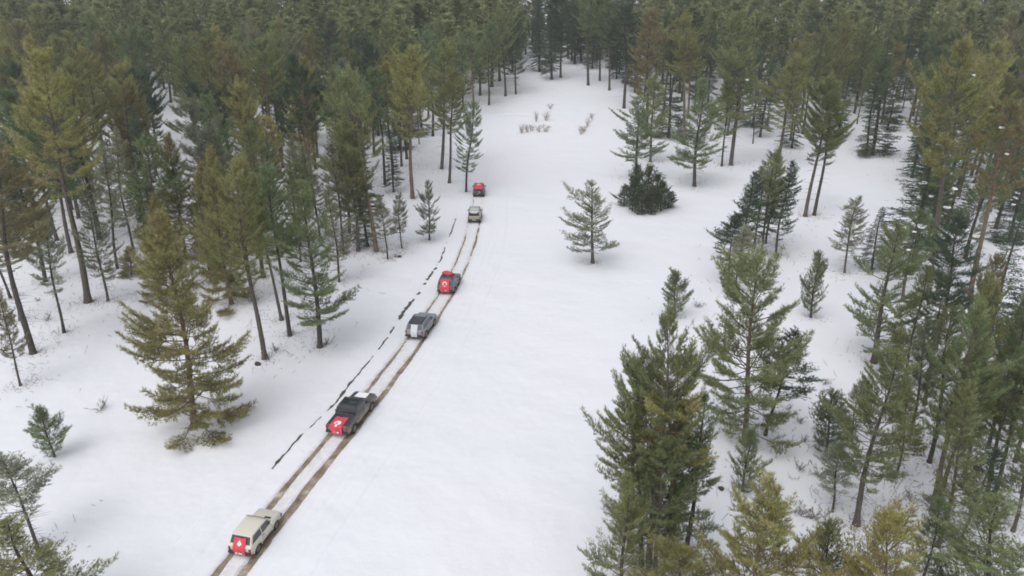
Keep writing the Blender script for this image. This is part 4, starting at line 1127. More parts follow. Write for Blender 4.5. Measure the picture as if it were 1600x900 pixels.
    ('fir', -97.86, 161.95, 16.32, 3.15, 0.000, 'd', 'nearest hillside dark fir by the left edge of the picture', 'forest firs left of the track'),
    ('fir', -128.45, 177.17, 16.64, 2.53, 0.027, 'd', 'second nearest hillside dark fir by the left edge of the picture', 'forest firs left of the track'),
    ('fir', -112.21, 181.04, 15.49, 2.87, 0.027, 'd', 'third nearest hillside dark fir by the left edge of the picture', 'forest firs left of the track'),
    ('tall', -56.45, 164.60, 19.22, 3.86, -0.023, 'd', 'dark green tall pine right of the narrow snow glade', 'forest pines left of the track'),
    ('tall', 99.13, 164.73, 22.01, 3.90, -0.004, 'b', 'brownish tall pine around the fan-topped pine on the right', 'forest pines on the right'),
    ('tall', -21.09, 165.31, 17.94, 3.49, -0.006, 'o', 'olive tall pine left of the far clearing', 'forest pines left of the track'),
    ('mid', 63.31, 165.38, 18.88, 3.10, -0.013, 'y', 'yellow-green full-crowned pine behind the leaning pair on the right lane', 'forest pines on the right'),
    ('slim', 43.20, 165.81, 11.46, 1.62, 0.000, 'o', 'olive slender pine behind the round-topped pine', 'forest pines on the right'),
    ('tall', -27.74, 166.40, 23.06, 4.06, -0.004, 'o', 'olive tall pine behind the yellow twin-trunk pine', 'forest pines left of the track'),
    ('fir', 50.33, 167.22, 19.31, 3.00, -0.025, 'd', 'nearest hillside dark fir behind the round-topped pine', 'forest firs on the right'),
    ('fir', 54.61, 172.42, 20.49, 2.50, -0.024, 'd', 'second nearest hillside dark fir behind the round-topped pine', 'forest firs on the right'),
    ('fir', 54.93, 182.66, 16.60, 2.51, -0.025, 'd', 'third nearest hillside dark fir behind the round-topped pine', 'forest firs on the right'),
    ('slim', 81.41, 167.94, 14.05, 1.57, 0.012, 'o', 'olive slender pine beyond the end of the right lane', 'forest pines on the right'),
    ('tall', 88.01, 169.49, 17.93, 4.18, -0.000, 'b', 'brownish tall pine beyond the end of the right lane', 'forest pines on the right'),
    ('tall', 68.83, 169.62, 19.76, 4.22, -0.028, 'y', 'yellow-green tall pine behind the leaning pair on the right lane', 'forest pines on the right'),
    ('mid', -110.05, 170.09, 17.21, 3.06, -0.021, 'o', 'olive full-crowned pine by the left edge of the picture', 'forest pines left of the track'),
    ('tall', 42.46, 172.54, 19.19, 4.31, -0.004, 'o', 'olive tall pine behind the round-topped pine', 'forest pines on the right'),
    ('tall', -49.57, 174.25, 17.52, 4.26, -0.027, 'b', 'brownish tall pine behind the pale spindly pines', 'forest pines left of the track'),
    ('tall', 37.02, 174.88, 23.77, 3.79, -0.008, 'd', 'dark green tall pine right of the tall black-trunked pine', 'forest pines on the right'),
    ('tall', 90.88, 175.06, 22.06, 3.41, -0.006, 'g', 'green tall pine beyond the end of the right lane', 'forest pines on the right'),
    ('tall', 79.18, 176.92, 17.79, 3.84, -0.028, 'y', 'yellow-green tall pine beyond the end of the right lane', 'forest pines on the right'),
    ('tall', -61.87, 178.31, 22.38, 3.52, -0.021, 'p', 'pale tall pine right of the narrow snow glade', 'forest pines left of the track'),
    ('mid', 45.59, 179.41, 14.80, 3.58, -0.026, 'g', 'green full-crowned pine behind the round-topped pine', 'forest pines on the right'),
    ('tall', 108.52, 179.88, 17.61, 4.33, -0.013, 'y', 'yellow-green tall pine around the fan-topped pine on the right', 'forest pines on the right'),
    ('slim', -69.79, 180.12, 14.01, 1.76, 0.030, 'o', 'olive slender pine around the narrow snow glade', 'forest pines left of the track'),
    ('mid', -39.97, 180.17, 18.20, 3.90, 0.016, 'o', 'olive full-crowned pine behind the yellow twin-trunk pine', 'forest pines left of the track'),
    ('slim', 63.91, 181.08, 14.93, 1.71, -0.014, 'o', 'olive slender pine behind the leaning pair on the right lane', 'forest pines on the right'),
    ('mid', 92.46, 181.10, 17.55, 3.29, -0.010, 'y', 'yellow-green full-crowned pine beyond the end of the right lane', 'forest pines on the right'),
    ('tall', 39.92, 181.11, 18.12, 3.62, -0.011, 'y', 'yellow-green tall pine right of the tall black-trunked pine', 'forest pines on the right'),
    ('slim', 99.26, 182.27, 12.35, 1.65, -0.028, 'p', 'pale slender pine around the fan-topped pine on the right', 'forest pines on the right'),
    ('tall', 74.00, 182.63, 22.39, 4.24, -0.022, 'd', 'dark green tall pine behind the leaning pair on the right lane', 'forest pines on the right'),
    ('mid', -106.73, 184.48, 16.68, 3.46, -0.023, 'o', 'olive full-crowned pine behind the rusty-topped dark pine', 'forest pines left of the track'),
    ('mid', -12.65, 185.09, 14.76, 3.44, -0.009, 'g', 'far-off green full-crowned pine left of the far clearing', 'forest pines left of the track'),
    ('tall', -44.20, 185.20, 20.30, 4.41, -0.014, 'd', 'far-off dark green tall pine behind the pale spindly pines', 'forest pines left of the track'),
    ('mid', -50.62, 185.38, 18.93, 3.80, 0.019, 'y', 'far-off yellow-green full-crowned pine behind the pale spindly pines', 'forest pines left of the track'),
    ('slim', -83.39, 185.68, 15.42, 1.82, 0.027, 'o', 'far-off olive slender pine around the narrow snow glade', 'forest pines left of the track'),
    ('fir', 128.11, 185.96, 20.68, 2.60, 0.008, 'd', 'nearest far-off dark fir by the right edge of the picture', 'forest firs on the right'),
    ('fir', 136.37, 190.32, 14.45, 2.67, 0.005, 'd', 'second nearest far-off dark fir by the right edge of the picture', 'forest firs on the right'),
    ('fir', 139.35, 220.73, 14.62, 2.60, 0.010, 'd', 'third nearest far-off dark fir by the right edge of the picture', 'forest firs on the right'),
    ('fir', 170.76, 236.82, 16.16, 2.73, -0.011, 'd', 'fourth nearest far-off dark fir by the right edge of the picture', 'forest firs on the right'),
    ('fir', 175.56, 245.94, 16.64, 2.52, 0.029, 'd', 'fifth nearest far-off dark fir by the right edge of the picture', 'forest firs on the right'),
    ('fir', 154.44, 248.67, 17.86, 3.03, -0.016, 'd', 'sixth nearest far-off dark fir by the right edge of the picture', 'forest firs on the right'),
    ('fir', 170.94, 254.56, 14.01, 2.71, -0.022, 'd', 'seventh nearest far-off dark fir by the right edge of the picture', 'forest firs on the right'),
    ('fir', 163.07, 256.01, 17.76, 3.08, -0.028, 'd', 'eighth nearest far-off dark fir by the right edge of the picture', 'forest firs on the right'),
    ('fir', 199.26, 278.01, 14.41, 3.06, -0.026, 'd', 'ninth nearest far-off dark fir by the right edge of the picture', 'forest firs on the right'),
    ('fir', 198.11, 298.42, 19.17, 3.19, 0.017, 'd', 'tenth nearest far-off dark fir by the right edge of the picture', 'forest firs on the right'),
    ('fir', 206.37, 299.58, 18.13, 3.17, 0.024, 'd', 'eleventh nearest far-off dark fir by the right edge of the picture', 'forest firs on the right'),
    ('mid', 88.96, 186.12, 17.44, 3.65, 0.022, 'g', 'far-off green full-crowned pine beyond the end of the right lane', 'forest pines on the right'),
    ('tall', 107.66, 186.23, 21.24, 3.84, 0.001, 'o', 'far-off olive tall pine around the fan-topped pine on the right', 'forest pines on the right'),
    ('mid', 114.69, 186.80, 17.46, 3.05, 0.015, 'y', 'far-off yellow-green full-crowned pine around the fan-topped pine on the right', 'forest pines on the right'),
    ('fir', -114.53, 187.67, 15.52, 3.20, 0.011, 'd', 'nearest far-off dark fir by the left edge of the picture', 'forest firs left of the track'),
    ('fir', -155.48, 215.33, 20.50, 2.78, 0.027, 'd', 'second nearest far-off dark fir by the left edge of the picture', 'forest firs left of the track'),
    ('fir', -143.51, 225.20, 19.11, 2.81, -0.012, 'd', 'third nearest far-off dark fir by the left edge of the picture', 'forest firs left of the track'),
    ('fir', -149.82, 253.85, 13.99, 2.51, 0.030, 'd', 'fourth nearest far-off dark fir by the left edge of the picture', 'forest firs left of the track'),
    ('fir', -171.38, 271.67, 16.08, 3.04, -0.007, 'd', 'fifth nearest far-off dark fir by the left edge of the picture', 'forest firs left of the track'),
    ('fir', -168.81, 294.39, 16.01, 2.84, 0.017, 'd', 'sixth nearest far-off dark fir by the left edge of the picture', 'forest firs left of the track'),
    ('tall', -67.64, 187.74, 19.83, 3.31, 0.020, 'p', 'far-off pale tall pine right of the narrow snow glade', 'forest pines left of the track'),
    ('tall', 34.46, 188.16, 21.78, 3.57, 0.004, 'o', 'far-off olive tall pine right of the tall black-trunked pine', 'forest pines on the right'),
    ('fir', 68.45, 188.75, 13.18, 2.63, 0.017, 'd', 'nearest far-off dark fir behind the leaning pair on the right lane', 'forest firs on the right'),
    ('fir', 73.13, 193.07, 13.31, 2.85, -0.028, 'd', 'second nearest far-off dark fir behind the leaning pair on the right lane', 'forest firs on the right'),
    ('fir', 86.80, 201.93, 14.77, 2.72, -0.003, 'd', 'third nearest far-off dark fir behind the leaning pair on the right lane', 'forest firs on the right'),
    ('fir', 81.52, 207.33, 14.99, 2.59, 0.022, 'd', 'fourth nearest far-off dark fir behind the leaning pair on the right lane', 'forest firs on the right'),
    ('fir', 88.52, 216.82, 15.24, 3.11, 0.004, 'd', 'fifth nearest far-off dark fir behind the leaning pair on the right lane', 'forest firs on the right'),
    ('fir', 83.43, 221.11, 13.13, 3.27, -0.005, 'd', 'sixth nearest far-off dark fir behind the leaning pair on the right lane', 'forest firs on the right'),
    ('fir', 90.03, 228.52, 15.63, 3.18, -0.019, 'd', 'seventh nearest far-off dark fir behind the leaning pair on the right lane', 'forest firs on the right'),
    ('fir', 85.60, 234.45, 18.63, 2.82, 0.018, 'd', 'eighth nearest far-off dark fir behind the leaning pair on the right lane', 'forest firs on the right'),
    ('fir', 94.54, 236.92, 20.32, 2.80, 0.007, 'd', 'ninth nearest far-off dark fir behind the leaning pair on the right lane', 'forest firs on the right'),
    ('fir', 78.93, 238.71, 13.87, 2.69, -0.025, 'd', 'tenth nearest far-off dark fir behind the leaning pair on the right lane', 'forest firs on the right'),
    ('fir', 86.17, 241.20, 15.80, 3.02, -0.024, 'd', 'eleventh nearest far-off dark fir behind the leaning pair on the right lane', 'forest firs on the right'),
    ('fir', 90.57, 246.16, 15.70, 2.74, -0.018, 'd', 'twelfth nearest far-off dark fir behind the leaning pair on the right lane', 'forest firs on the right'),
    ('fir', 93.65, 273.67, 19.31, 2.71, -0.013, 'd', 'thirteenth nearest far-off dark fir behind the leaning pair on the right lane', 'forest firs on the right'),
    ('fir', 99.25, 292.47, 20.70, 2.56, -0.026, 'd', 'fourteenth nearest far-off dark fir behind the leaning pair on the right lane', 'forest firs on the right'),
    ('fir', 51.35, 188.78, 17.27, 3.28, -0.027, 'd', 'nearest far-off dark fir behind the round-topped pine', 'forest firs on the right'),
    ('fir', 64.90, 208.36, 16.70, 3.12, 0.011, 'd', 'second nearest far-off dark fir behind the round-topped pine', 'forest firs on the right'),
    ('fir', 50.72, 224.30, 16.32, 2.57, 0.015, 'd', 'third nearest far-off dark fir behind the round-topped pine', 'forest firs on the right'),
    ('fir', 73.49, 234.16, 17.64, 3.04, 0.018, 'd', 'fourth nearest far-off dark fir behind the round-topped pine', 'forest firs on the right'),
    ('mid', 95.12, 189.33, 14.16, 3.76, -0.029, 'y', 'far-off yellow-green full-crowned pine beyond the end of the right lane', 'forest pines on the right'),
    ('tall', -120.56, 189.42, 22.57, 4.50, -0.014, 'o', 'far-off olive tall pine by the left edge of the picture', 'forest pines left of the track'),
    ('tall', 44.65, 189.66, 19.64, 4.41, -0.017, 'g', 'far-off green tall pine behind the round-topped pine', 'forest pines on the right'),
    ('fir', 103.65, 191.56, 13.47, 2.97, -0.022, 'd', 'nearest far-off dark fir around the fan-topped pine on the right', 'forest firs on the right'),
    ('fir', 118.87, 192.44, 15.58, 3.05, -0.008, 'd', 'second nearest far-off dark fir around the fan-topped pine on the right', 'forest firs on the right'),
    ('fir', 115.12, 215.83, 18.53, 2.52, -0.004, 'd', 'third nearest far-off dark fir around the fan-topped pine on the right', 'forest firs on the right'),
    ('fir', 125.12, 234.13, 14.71, 3.07, 0.012, 'd', 'fourth nearest far-off dark fir around the fan-topped pine on the right', 'forest firs on the right'),
    ('fir', 147.45, 255.51, 20.40, 3.24, 0.018, 'd', 'fifth nearest far-off dark fir around the fan-topped pine on the right', 'forest firs on the right'),
    ('fir', 164.83, 270.36, 16.78, 2.65, -0.018, 'd', 'sixth nearest far-off dark fir around the fan-topped pine on the right', 'forest firs on the right'),
    ('fir', 154.58, 280.62, 16.66, 2.60, -0.020, 'd', 'seventh nearest far-off dark fir around the fan-topped pine on the right', 'forest firs on the right'),
    ('fir', 155.47, 296.64, 19.18, 2.67, 0.021, 'd', 'eighth nearest far-off dark fir around the fan-topped pine on the right', 'forest firs on the right'),
    ('fir', 33.46, 197.57, 15.53, 3.09, -0.023, 'd', 'nearest far-off dark fir behind the tall black-trunked pine', 'forest firs on the right'),
    ('fir', 32.93, 207.98, 14.60, 2.54, 0.022, 'd', 'second nearest far-off dark fir behind the tall black-trunked pine', 'forest firs on the right'),
    ('fir', 30.64, 213.88, 14.71, 2.90, -0.023, 'd', 'third nearest far-off dark fir behind the tall black-trunked pine', 'forest firs on the right'),
    ('fir', 32.13, 219.38, 20.24, 2.99, -0.012, 'd', 'fourth nearest far-off dark fir behind the tall black-trunked pine', 'forest firs on the right'),
    ('fir', 37.78, 220.81, 15.74, 2.80, -0.026, 'd', 'fifth nearest far-off dark fir behind the tall black-trunked pine', 'forest firs on the right'),
    ('fir', 37.79, 243.36, 14.79, 2.62, -0.006, 'd', 'sixth nearest far-off dark fir behind the tall black-trunked pine', 'forest firs on the right'),
    ('fir', 39.52, 249.27, 18.35, 2.83, -0.020, 'd', 'seventh nearest far-off dark fir behind the tall black-trunked pine', 'forest firs on the right'),
    ('fir', 39.38, 254.32, 16.64, 3.20, 0.029, 'd', 'eighth nearest far-off dark fir behind the tall black-trunked pine', 'forest firs on the right'),
    ('fir', 40.01, 259.36, 15.91, 3.17, -0.022, 'd', 'ninth nearest far-off dark fir behind the tall black-trunked pine', 'forest firs on the right'),
    ('fir', 40.21, 271.60, 18.28, 2.56, -0.009, 'd', 'tenth nearest far-off dark fir behind the tall black-trunked pine', 'forest firs on the right'),
    ('fir', 45.85, 272.80, 17.17, 3.15, -0.015, 'd', 'eleventh nearest far-off dark fir behind the tall black-trunked pine', 'forest firs on the right'),
    ('fir', 42.18, 277.59, 13.93, 2.91, 0.002, 'd', 'twelfth nearest far-off dark fir behind the tall black-trunked pine', 'forest firs on the right'),
    ('fir', 42.39, 294.70, 18.87, 2.84, -0.015, 'd', 'thirteenth nearest far-off dark fir behind the tall black-trunked pine', 'forest firs on the right'),
    ('fir', 47.30, 296.82, 16.71, 3.15, 0.027, 'd', 'fourteenth nearest far-off dark fir behind the tall black-trunked pine', 'forest firs on the right'),
    ('fir', 43.17, 299.89, 19.22, 3.26, 0.013, 'd', 'fifteenth nearest far-off dark fir behind the tall black-trunked pine', 'forest firs on the right'),
    ('fir', -96.61, 201.60, 15.22, 3.04, 0.028, 'd', 'nearest far-off dark fir behind the rusty-topped dark pine', 'forest firs left of the track'),
    ('fir', -129.28, 227.60, 19.57, 2.57, -0.018, 'd', 'second nearest far-off dark fir behind the rusty-topped dark pine', 'forest firs left of the track'),
    ('fir', -129.97, 244.13, 18.14, 2.88, 0.018, 'd', 'third nearest far-off dark fir behind the rusty-topped dark pine', 'forest firs left of the track'),
    ('fir', -138.26, 264.61, 19.05, 2.93, -0.014, 'd', 'fourth nearest far-off dark fir behind the rusty-topped dark pine', 'forest firs left of the track'),
    ('fir', -127.81, 269.72, 20.55, 3.15, 0.006, 'd', 'fifth nearest far-off dark fir behind the rusty-topped dark pine', 'forest firs left of the track'),
    ('fir', -138.00, 296.25, 19.57, 2.97, -0.013, 'd', 'sixth nearest far-off dark fir behind the rusty-topped dark pine', 'forest firs left of the track'),
    ('fir', -86.58, 202.96, 16.07, 2.84, 0.007, 'd', 'nearest far-off dark fir around the narrow snow glade', 'forest firs left of the track'),
    ('fir', -88.47, 216.27, 13.59, 3.23, -0.009, 'd', 'second nearest far-off dark fir around the narrow snow glade', 'forest firs left of the track'),
    ('fir', -101.29, 219.92, 20.92, 2.72, 0.010, 'd', 'third nearest far-off dark fir around the narrow snow glade', 'forest firs left of the track'),
    ('fir', -95.10, 232.61, 15.83, 2.95, 0.020, 'd', 'fourth nearest far-off dark fir around the narrow snow glade', 'forest firs left of the track'),
    ('fir', -120.31, 267.08, 17.25, 3.17, 0.022, 'd', 'fifth nearest far-off dark fir around the narrow snow glade', 'forest firs left of the track'),
    ('fir', 96.81, 206.22, 16.61, 3.27, 0.009, 'd', 'nearest far-off dark fir beyond the end of the right lane', 'forest firs on the right'),
    ('fir', 109.49, 210.00, 15.10, 2.90, 0.001, 'd', 'second nearest far-off dark fir beyond the end of the right lane', 'forest firs on the right'),
    ('fir', 103.78, 213.33, 20.68, 3.18, 0.027, 'd', 'third nearest far-off dark fir beyond the end of the right lane', 'forest firs on the right'),
    ('fir', 106.60, 228.07, 16.51, 2.90, -0.023, 'd', 'fourth nearest far-off dark fir beyond the end of the right lane', 'forest firs on the right'),
    ('fir', 117.72, 228.92, 20.83, 2.72, -0.019, 'd', 'fifth nearest far-off dark fir beyond the end of the right lane', 'forest firs on the right'),
    ('fir', 109.46, 236.99, 20.74, 2.52, -0.021, 'd', 'sixth nearest far-off dark fir beyond the end of the right lane', 'forest firs on the right'),
    ('fir', 112.83, 246.35, 14.29, 3.10, 0.001, 'd', 'seventh nearest far-off dark fir beyond the end of the right lane', 'forest firs on the right'),
    ('fir', 126.59, 255.84, 20.52, 2.91, 0.016, 'd', 'eighth nearest far-off dark fir beyond the end of the right lane', 'forest firs on the right'),
    ('fir', 133.28, 257.46, 19.61, 3.25, -0.007, 'd', 'ninth nearest far-off dark fir beyond the end of the right lane', 'forest firs on the right'),
    ('fir', 113.67, 260.44, 19.92, 2.81, 0.003, 'd', 'tenth nearest far-off dark fir beyond the end of the right lane', 'forest firs on the right'),
    ('fir', 129.03, 275.60, 18.26, 2.57, 0.017, 'd', 'eleventh nearest far-off dark fir beyond the end of the right lane', 'forest firs on the right'),
    ('fir', 132.05, 285.32, 19.09, 2.70, 0.004, 'd', 'twelfth nearest far-off dark fir beyond the end of the right lane', 'forest firs on the right'),
    ('fir', 136.47, 291.51, 20.68, 2.71, -0.007, 'd', 'thirteenth nearest far-off dark fir beyond the end of the right lane', 'forest firs on the right'),
    ('fir', -65.44, 214.38, 18.29, 3.27, -0.003, 'd', 'nearest far-off dark fir right of the narrow snow glade', 'forest firs left of the track'),
    ('fir', -80.54, 219.59, 14.25, 2.59, 0.017, 'd', 'second nearest far-off dark fir right of the narrow snow glade', 'forest firs left of the track'),
    ('fir', -83.19, 244.51, 14.23, 2.90, -0.006, 'd', 'third nearest far-off dark fir right of the narrow snow glade', 'forest firs left of the track'),
    ('fir', -88.57, 257.23, 13.27, 3.13, 0.008, 'd', 'fourth nearest far-off dark fir right of the narrow snow glade', 'forest firs left of the track'),
    ('fir', -101.47, 293.45, 20.45, 2.97, 0.007, 'd', 'fifth nearest far-off dark fir right of the narrow snow glade', 'forest firs left of the track'),
    ('fir', 44.32, 225.96, 14.44, 2.75, -0.007, 'd', 'nearest far-off dark fir right of the tall black-trunked pine', 'forest firs on the right'),
    ('fir', 45.23, 249.53, 15.54, 3.01, 0.004, 'd', 'second nearest far-off dark fir right of the tall black-trunked pine', 'forest firs on the right'),
    ('fir', 45.52, 255.91, 17.29, 2.80, 0.011, 'd', 'third nearest far-off dark fir right of the tall black-trunked pine', 'forest firs on the right'),
    ('fir', 57.39, 279.11, 16.66, 3.16, -0.007, 'd', 'fourth nearest far-off dark fir right of the tall black-trunked pine', 'forest firs on the right'),
    ('fir', 51.36, 292.44, 15.67, 2.59, -0.019, 'd', 'fifth nearest far-off dark fir right of the tall black-trunked pine', 'forest firs on the right'),
    ('fir', 30.86, 226.52, 20.71, 3.18, 0.006, 'd', 'nearest far-off dark fir at the right head of the far clearing', 'forest firs on the right'),
    ('fir', 24.92, 227.30, 15.29, 3.26, 0.009, 'd', 'second nearest far-off dark fir at the right head of the far clearing', 'forest firs on the right'),
    ('fir', 33.03, 238.58, 19.24, 2.55, 0.003, 'd', 'third nearest far-off dark fir at the right head of the far clearing', 'forest firs on the right'),
    ('fir', 27.85, 240.21, 13.63, 2.94, -0.027, 'd', 'fourth nearest far-off dark fir at the right head of the far clearing', 'forest firs on the right'),
    ('fir', 31.84, 251.73, 18.83, 3.21, 0.027, 'd', 'fifth nearest far-off dark fir at the right head of the far clearing', 'forest firs on the right'),
    ('fir', 33.45, 256.57, 16.68, 2.59, -0.003, 'd', 'sixth nearest far-off dark fir at the right head of the far clearing', 'forest firs on the right'),
    ('fir', 32.43, 262.19, 18.87, 2.61, 0.026, 'd', 'seventh nearest far-off dark fir at the right head of the far clearing', 'forest firs on the right'),
    ('fir', 35.65, 268.83, 20.54, 2.74, 0.027, 'd', 'eighth nearest far-off dark fir at the right head of the far clearing', 'forest firs on the right'),
    ('fir', 39.08, 283.25, 20.77, 2.60, -0.024, 'd', 'ninth nearest far-off dark fir at the right head of the far clearing', 'forest firs on the right'),
    ('fir', 32.74, 289.23, 16.55, 3.05, 0.020, 'd', 'tenth nearest far-off dark fir at the right head of the far clearing', 'forest firs on the right'),
    ('fir', 37.85, 289.51, 16.15, 2.78, 0.007, 'd', 'eleventh nearest far-off dark fir at the right head of the far clearing', 'forest firs on the right'),
    ('fir', -68.50, 230.84, 19.73, 2.74, 0.011, 'd', 'nearest far-off dark fir behind the pale spindly pines', 'forest firs left of the track'),
    ('fir', -54.88, 241.30, 14.93, 2.95, 0.023, 'd', 'second nearest far-off dark fir behind the pale spindly pines', 'forest firs left of the track'),
    ('fir', -65.40, 243.28, 16.26, 2.87, -0.000, 'd', 'third nearest far-off dark fir behind the pale spindly pines', 'forest firs left of the track'),
    ('fir', -66.43, 273.31, 19.37, 3.14, 0.006, 'd', 'fourth nearest far-off dark fir behind the pale spindly pines', 'forest firs left of the track'),
    ('fir', -72.83, 290.18, 19.09, 3.26, 0.004, 'd', 'fifth nearest far-off dark fir behind the pale spindly pines', 'forest firs left of the track'),
    ('fir', 11.87, 237.47, 16.79, 3.10, 0.015, 'd', 'nearest far-off dark fir at the left head of the far clearing', 'forest firs on the right'),
    ('fir', 14.31, 245.34, 16.07, 3.14, 0.006, 'd', 'second nearest far-off dark fir at the left head of the far clearing', 'forest firs on the right'),
    ('fir', 15.96, 251.80, 20.34, 2.97, 0.004, 'd', 'third nearest far-off dark fir at the left head of the far clearing', 'forest firs on the right'),
    ('fir', 14.48, 257.43, 19.96, 3.05, 0.022, 'd', 'fourth nearest far-off dark fir at the left head of the far clearing', 'forest firs on the right'),
    ('fir', 14.72, 271.44, 18.20, 2.56, 0.017, 'd', 'fifth nearest far-off dark fir at the left head of the far clearing', 'forest firs on the right'),
    ('fir', 15.23, 288.50, 13.78, 2.95, -0.023, 'd', 'sixth nearest far-off dark fir at the left head of the far clearing', 'forest firs on the right'),
    ('fir', 16.23, 294.73, 17.52, 2.95, 0.009, 'd', 'seventh nearest far-off dark fir at the left head of the far clearing', 'forest firs on the right'),
    ('fir', 22.50, 242.78, 13.61, 3.13, -0.016, 'd', 'nearest far-off dark fir at the middle head of the far clearing', 'forest firs on the right'),
    ('fir', 21.41, 258.89, 15.03, 2.71, 0.011, 'd', 'second nearest far-off dark fir at the middle head of the far clearing', 'forest firs on the right'),
    ('fir', 17.62, 266.00, 14.61, 3.22, -0.022, 'd', 'third nearest far-off dark fir at the middle head of the far clearing', 'forest firs on the right'),
    ('fir', 23.79, 267.92, 16.91, 2.69, 0.002, 'd', 'fourth nearest far-off dark fir at the middle head of the far clearing', 'forest firs on the right'),
    ('fir', 20.54, 272.32, 16.69, 3.21, 0.011, 'd', 'fifth nearest far-off dark fir at the middle head of the far clearing', 'forest firs on the right'),
    ('fir', 22.64, 277.80, 16.89, 3.19, 0.004, 'd', 'sixth nearest far-off dark fir at the middle head of the far clearing', 'forest firs on the right'),
    ('fir', 18.87, 282.23, 17.64, 2.58, -0.006, 'd', 'seventh nearest far-off dark fir at the middle head of the far clearing', 'forest firs on the right'),
    ('fir', 27.19, 283.09, 19.91, 3.22, 0.003, 'd', 'eighth nearest far-off dark fir at the middle head of the far clearing', 'forest firs on the right'),
    ('fir', 25.70, 292.26, 19.86, 2.74, 0.011, 'd', 'ninth nearest far-off dark fir at the middle head of the far clearing', 'forest firs on the right'),
    ('fir', 20.51, 299.16, 17.79, 2.94, 0.023, 'd', 'tenth nearest far-off dark fir at the middle head of the far clearing', 'forest firs on the right'),
    ('fir', -30.95, 243.50, 14.98, 3.26, -0.010, 'd', 'nearest far-off dark fir left of the far clearing', 'forest firs left of the track'),
    ('fir', 9.21, 244.91, 14.63, 2.52, 0.001, 'd', 'second nearest far-off dark fir left of the far clearing', 'forest firs left of the track'),
    ('fir', 4.57, 249.60, 15.54, 3.26, 0.008, 'd', 'third nearest far-off dark fir left of the far clearing', 'forest firs left of the track'),
    ('fir', -18.00, 251.76, 14.21, 3.17, -0.009, 'd', 'fourth nearest far-off dark fir left of the far clearing', 'forest firs left of the track'),
    ('fir', 7.99, 253.95, 14.45, 2.56, 0.018, 'd', 'fifth nearest far-off dark fir left of the far clearing', 'forest firs left of the track'),
    ('fir', 9.58, 261.84, 19.60, 3.09, -0.017, 'd', 'sixth nearest far-off dark fir left of the far clearing', 'forest firs left of the track'),
    ('fir', 0.43, 271.89, 15.85, 2.66, -0.007, 'd', 'seventh nearest far-off dark fir left of the far clearing', 'forest firs left of the track'),
    ('fir', 5.16, 277.49, 15.73, 3.01, -0.018, 'd', 'eighth nearest far-off dark fir left of the far clearing', 'forest firs left of the track'),
    ('fir', 10.71, 284.57, 14.88, 2.53, 0.004, 'd', 'ninth nearest far-off dark fir left of the far clearing', 'forest firs left of the track'),
    ('fir', 1.05, 286.08, 14.32, 2.77, 0.013, 'd', 'tenth nearest far-off dark fir left of the far clearing', 'forest firs left of the track'),
    ('fir', 10.68, 290.49, 19.44, 2.50, 0.021, 'd', 'eleventh nearest far-off dark fir left of the far clearing', 'forest firs left of the track'),
    ('fir', -19.04, 292.88, 16.74, 2.66, 0.020, 'd', 'twelfth nearest far-off dark fir left of the far clearing', 'forest firs left of the track'),
    ('fir', 4.89, 295.93, 15.10, 3.03, -0.022, 'd', 'thirteenth nearest far-off dark fir left of the far clearing', 'forest firs left of the track'),
    ('fir', 10.15, 296.81, 15.74, 2.69, 0.008, 'd', 'fourteenth nearest far-off dark fir left of the far clearing', 'forest firs left of the track'),
    ('fir', -39.92, 254.49, 13.53, 3.19, 0.024, 'd', 'nearest far-off dark fir behind the yellow twin-trunk pine', 'forest firs left of the track'),
    ('fir', -45.68, 296.49, 17.86, 3.14, 0.016, 'd', 'second nearest far-off dark fir behind the yellow twin-trunk pine', 'forest firs left of the track'),
]
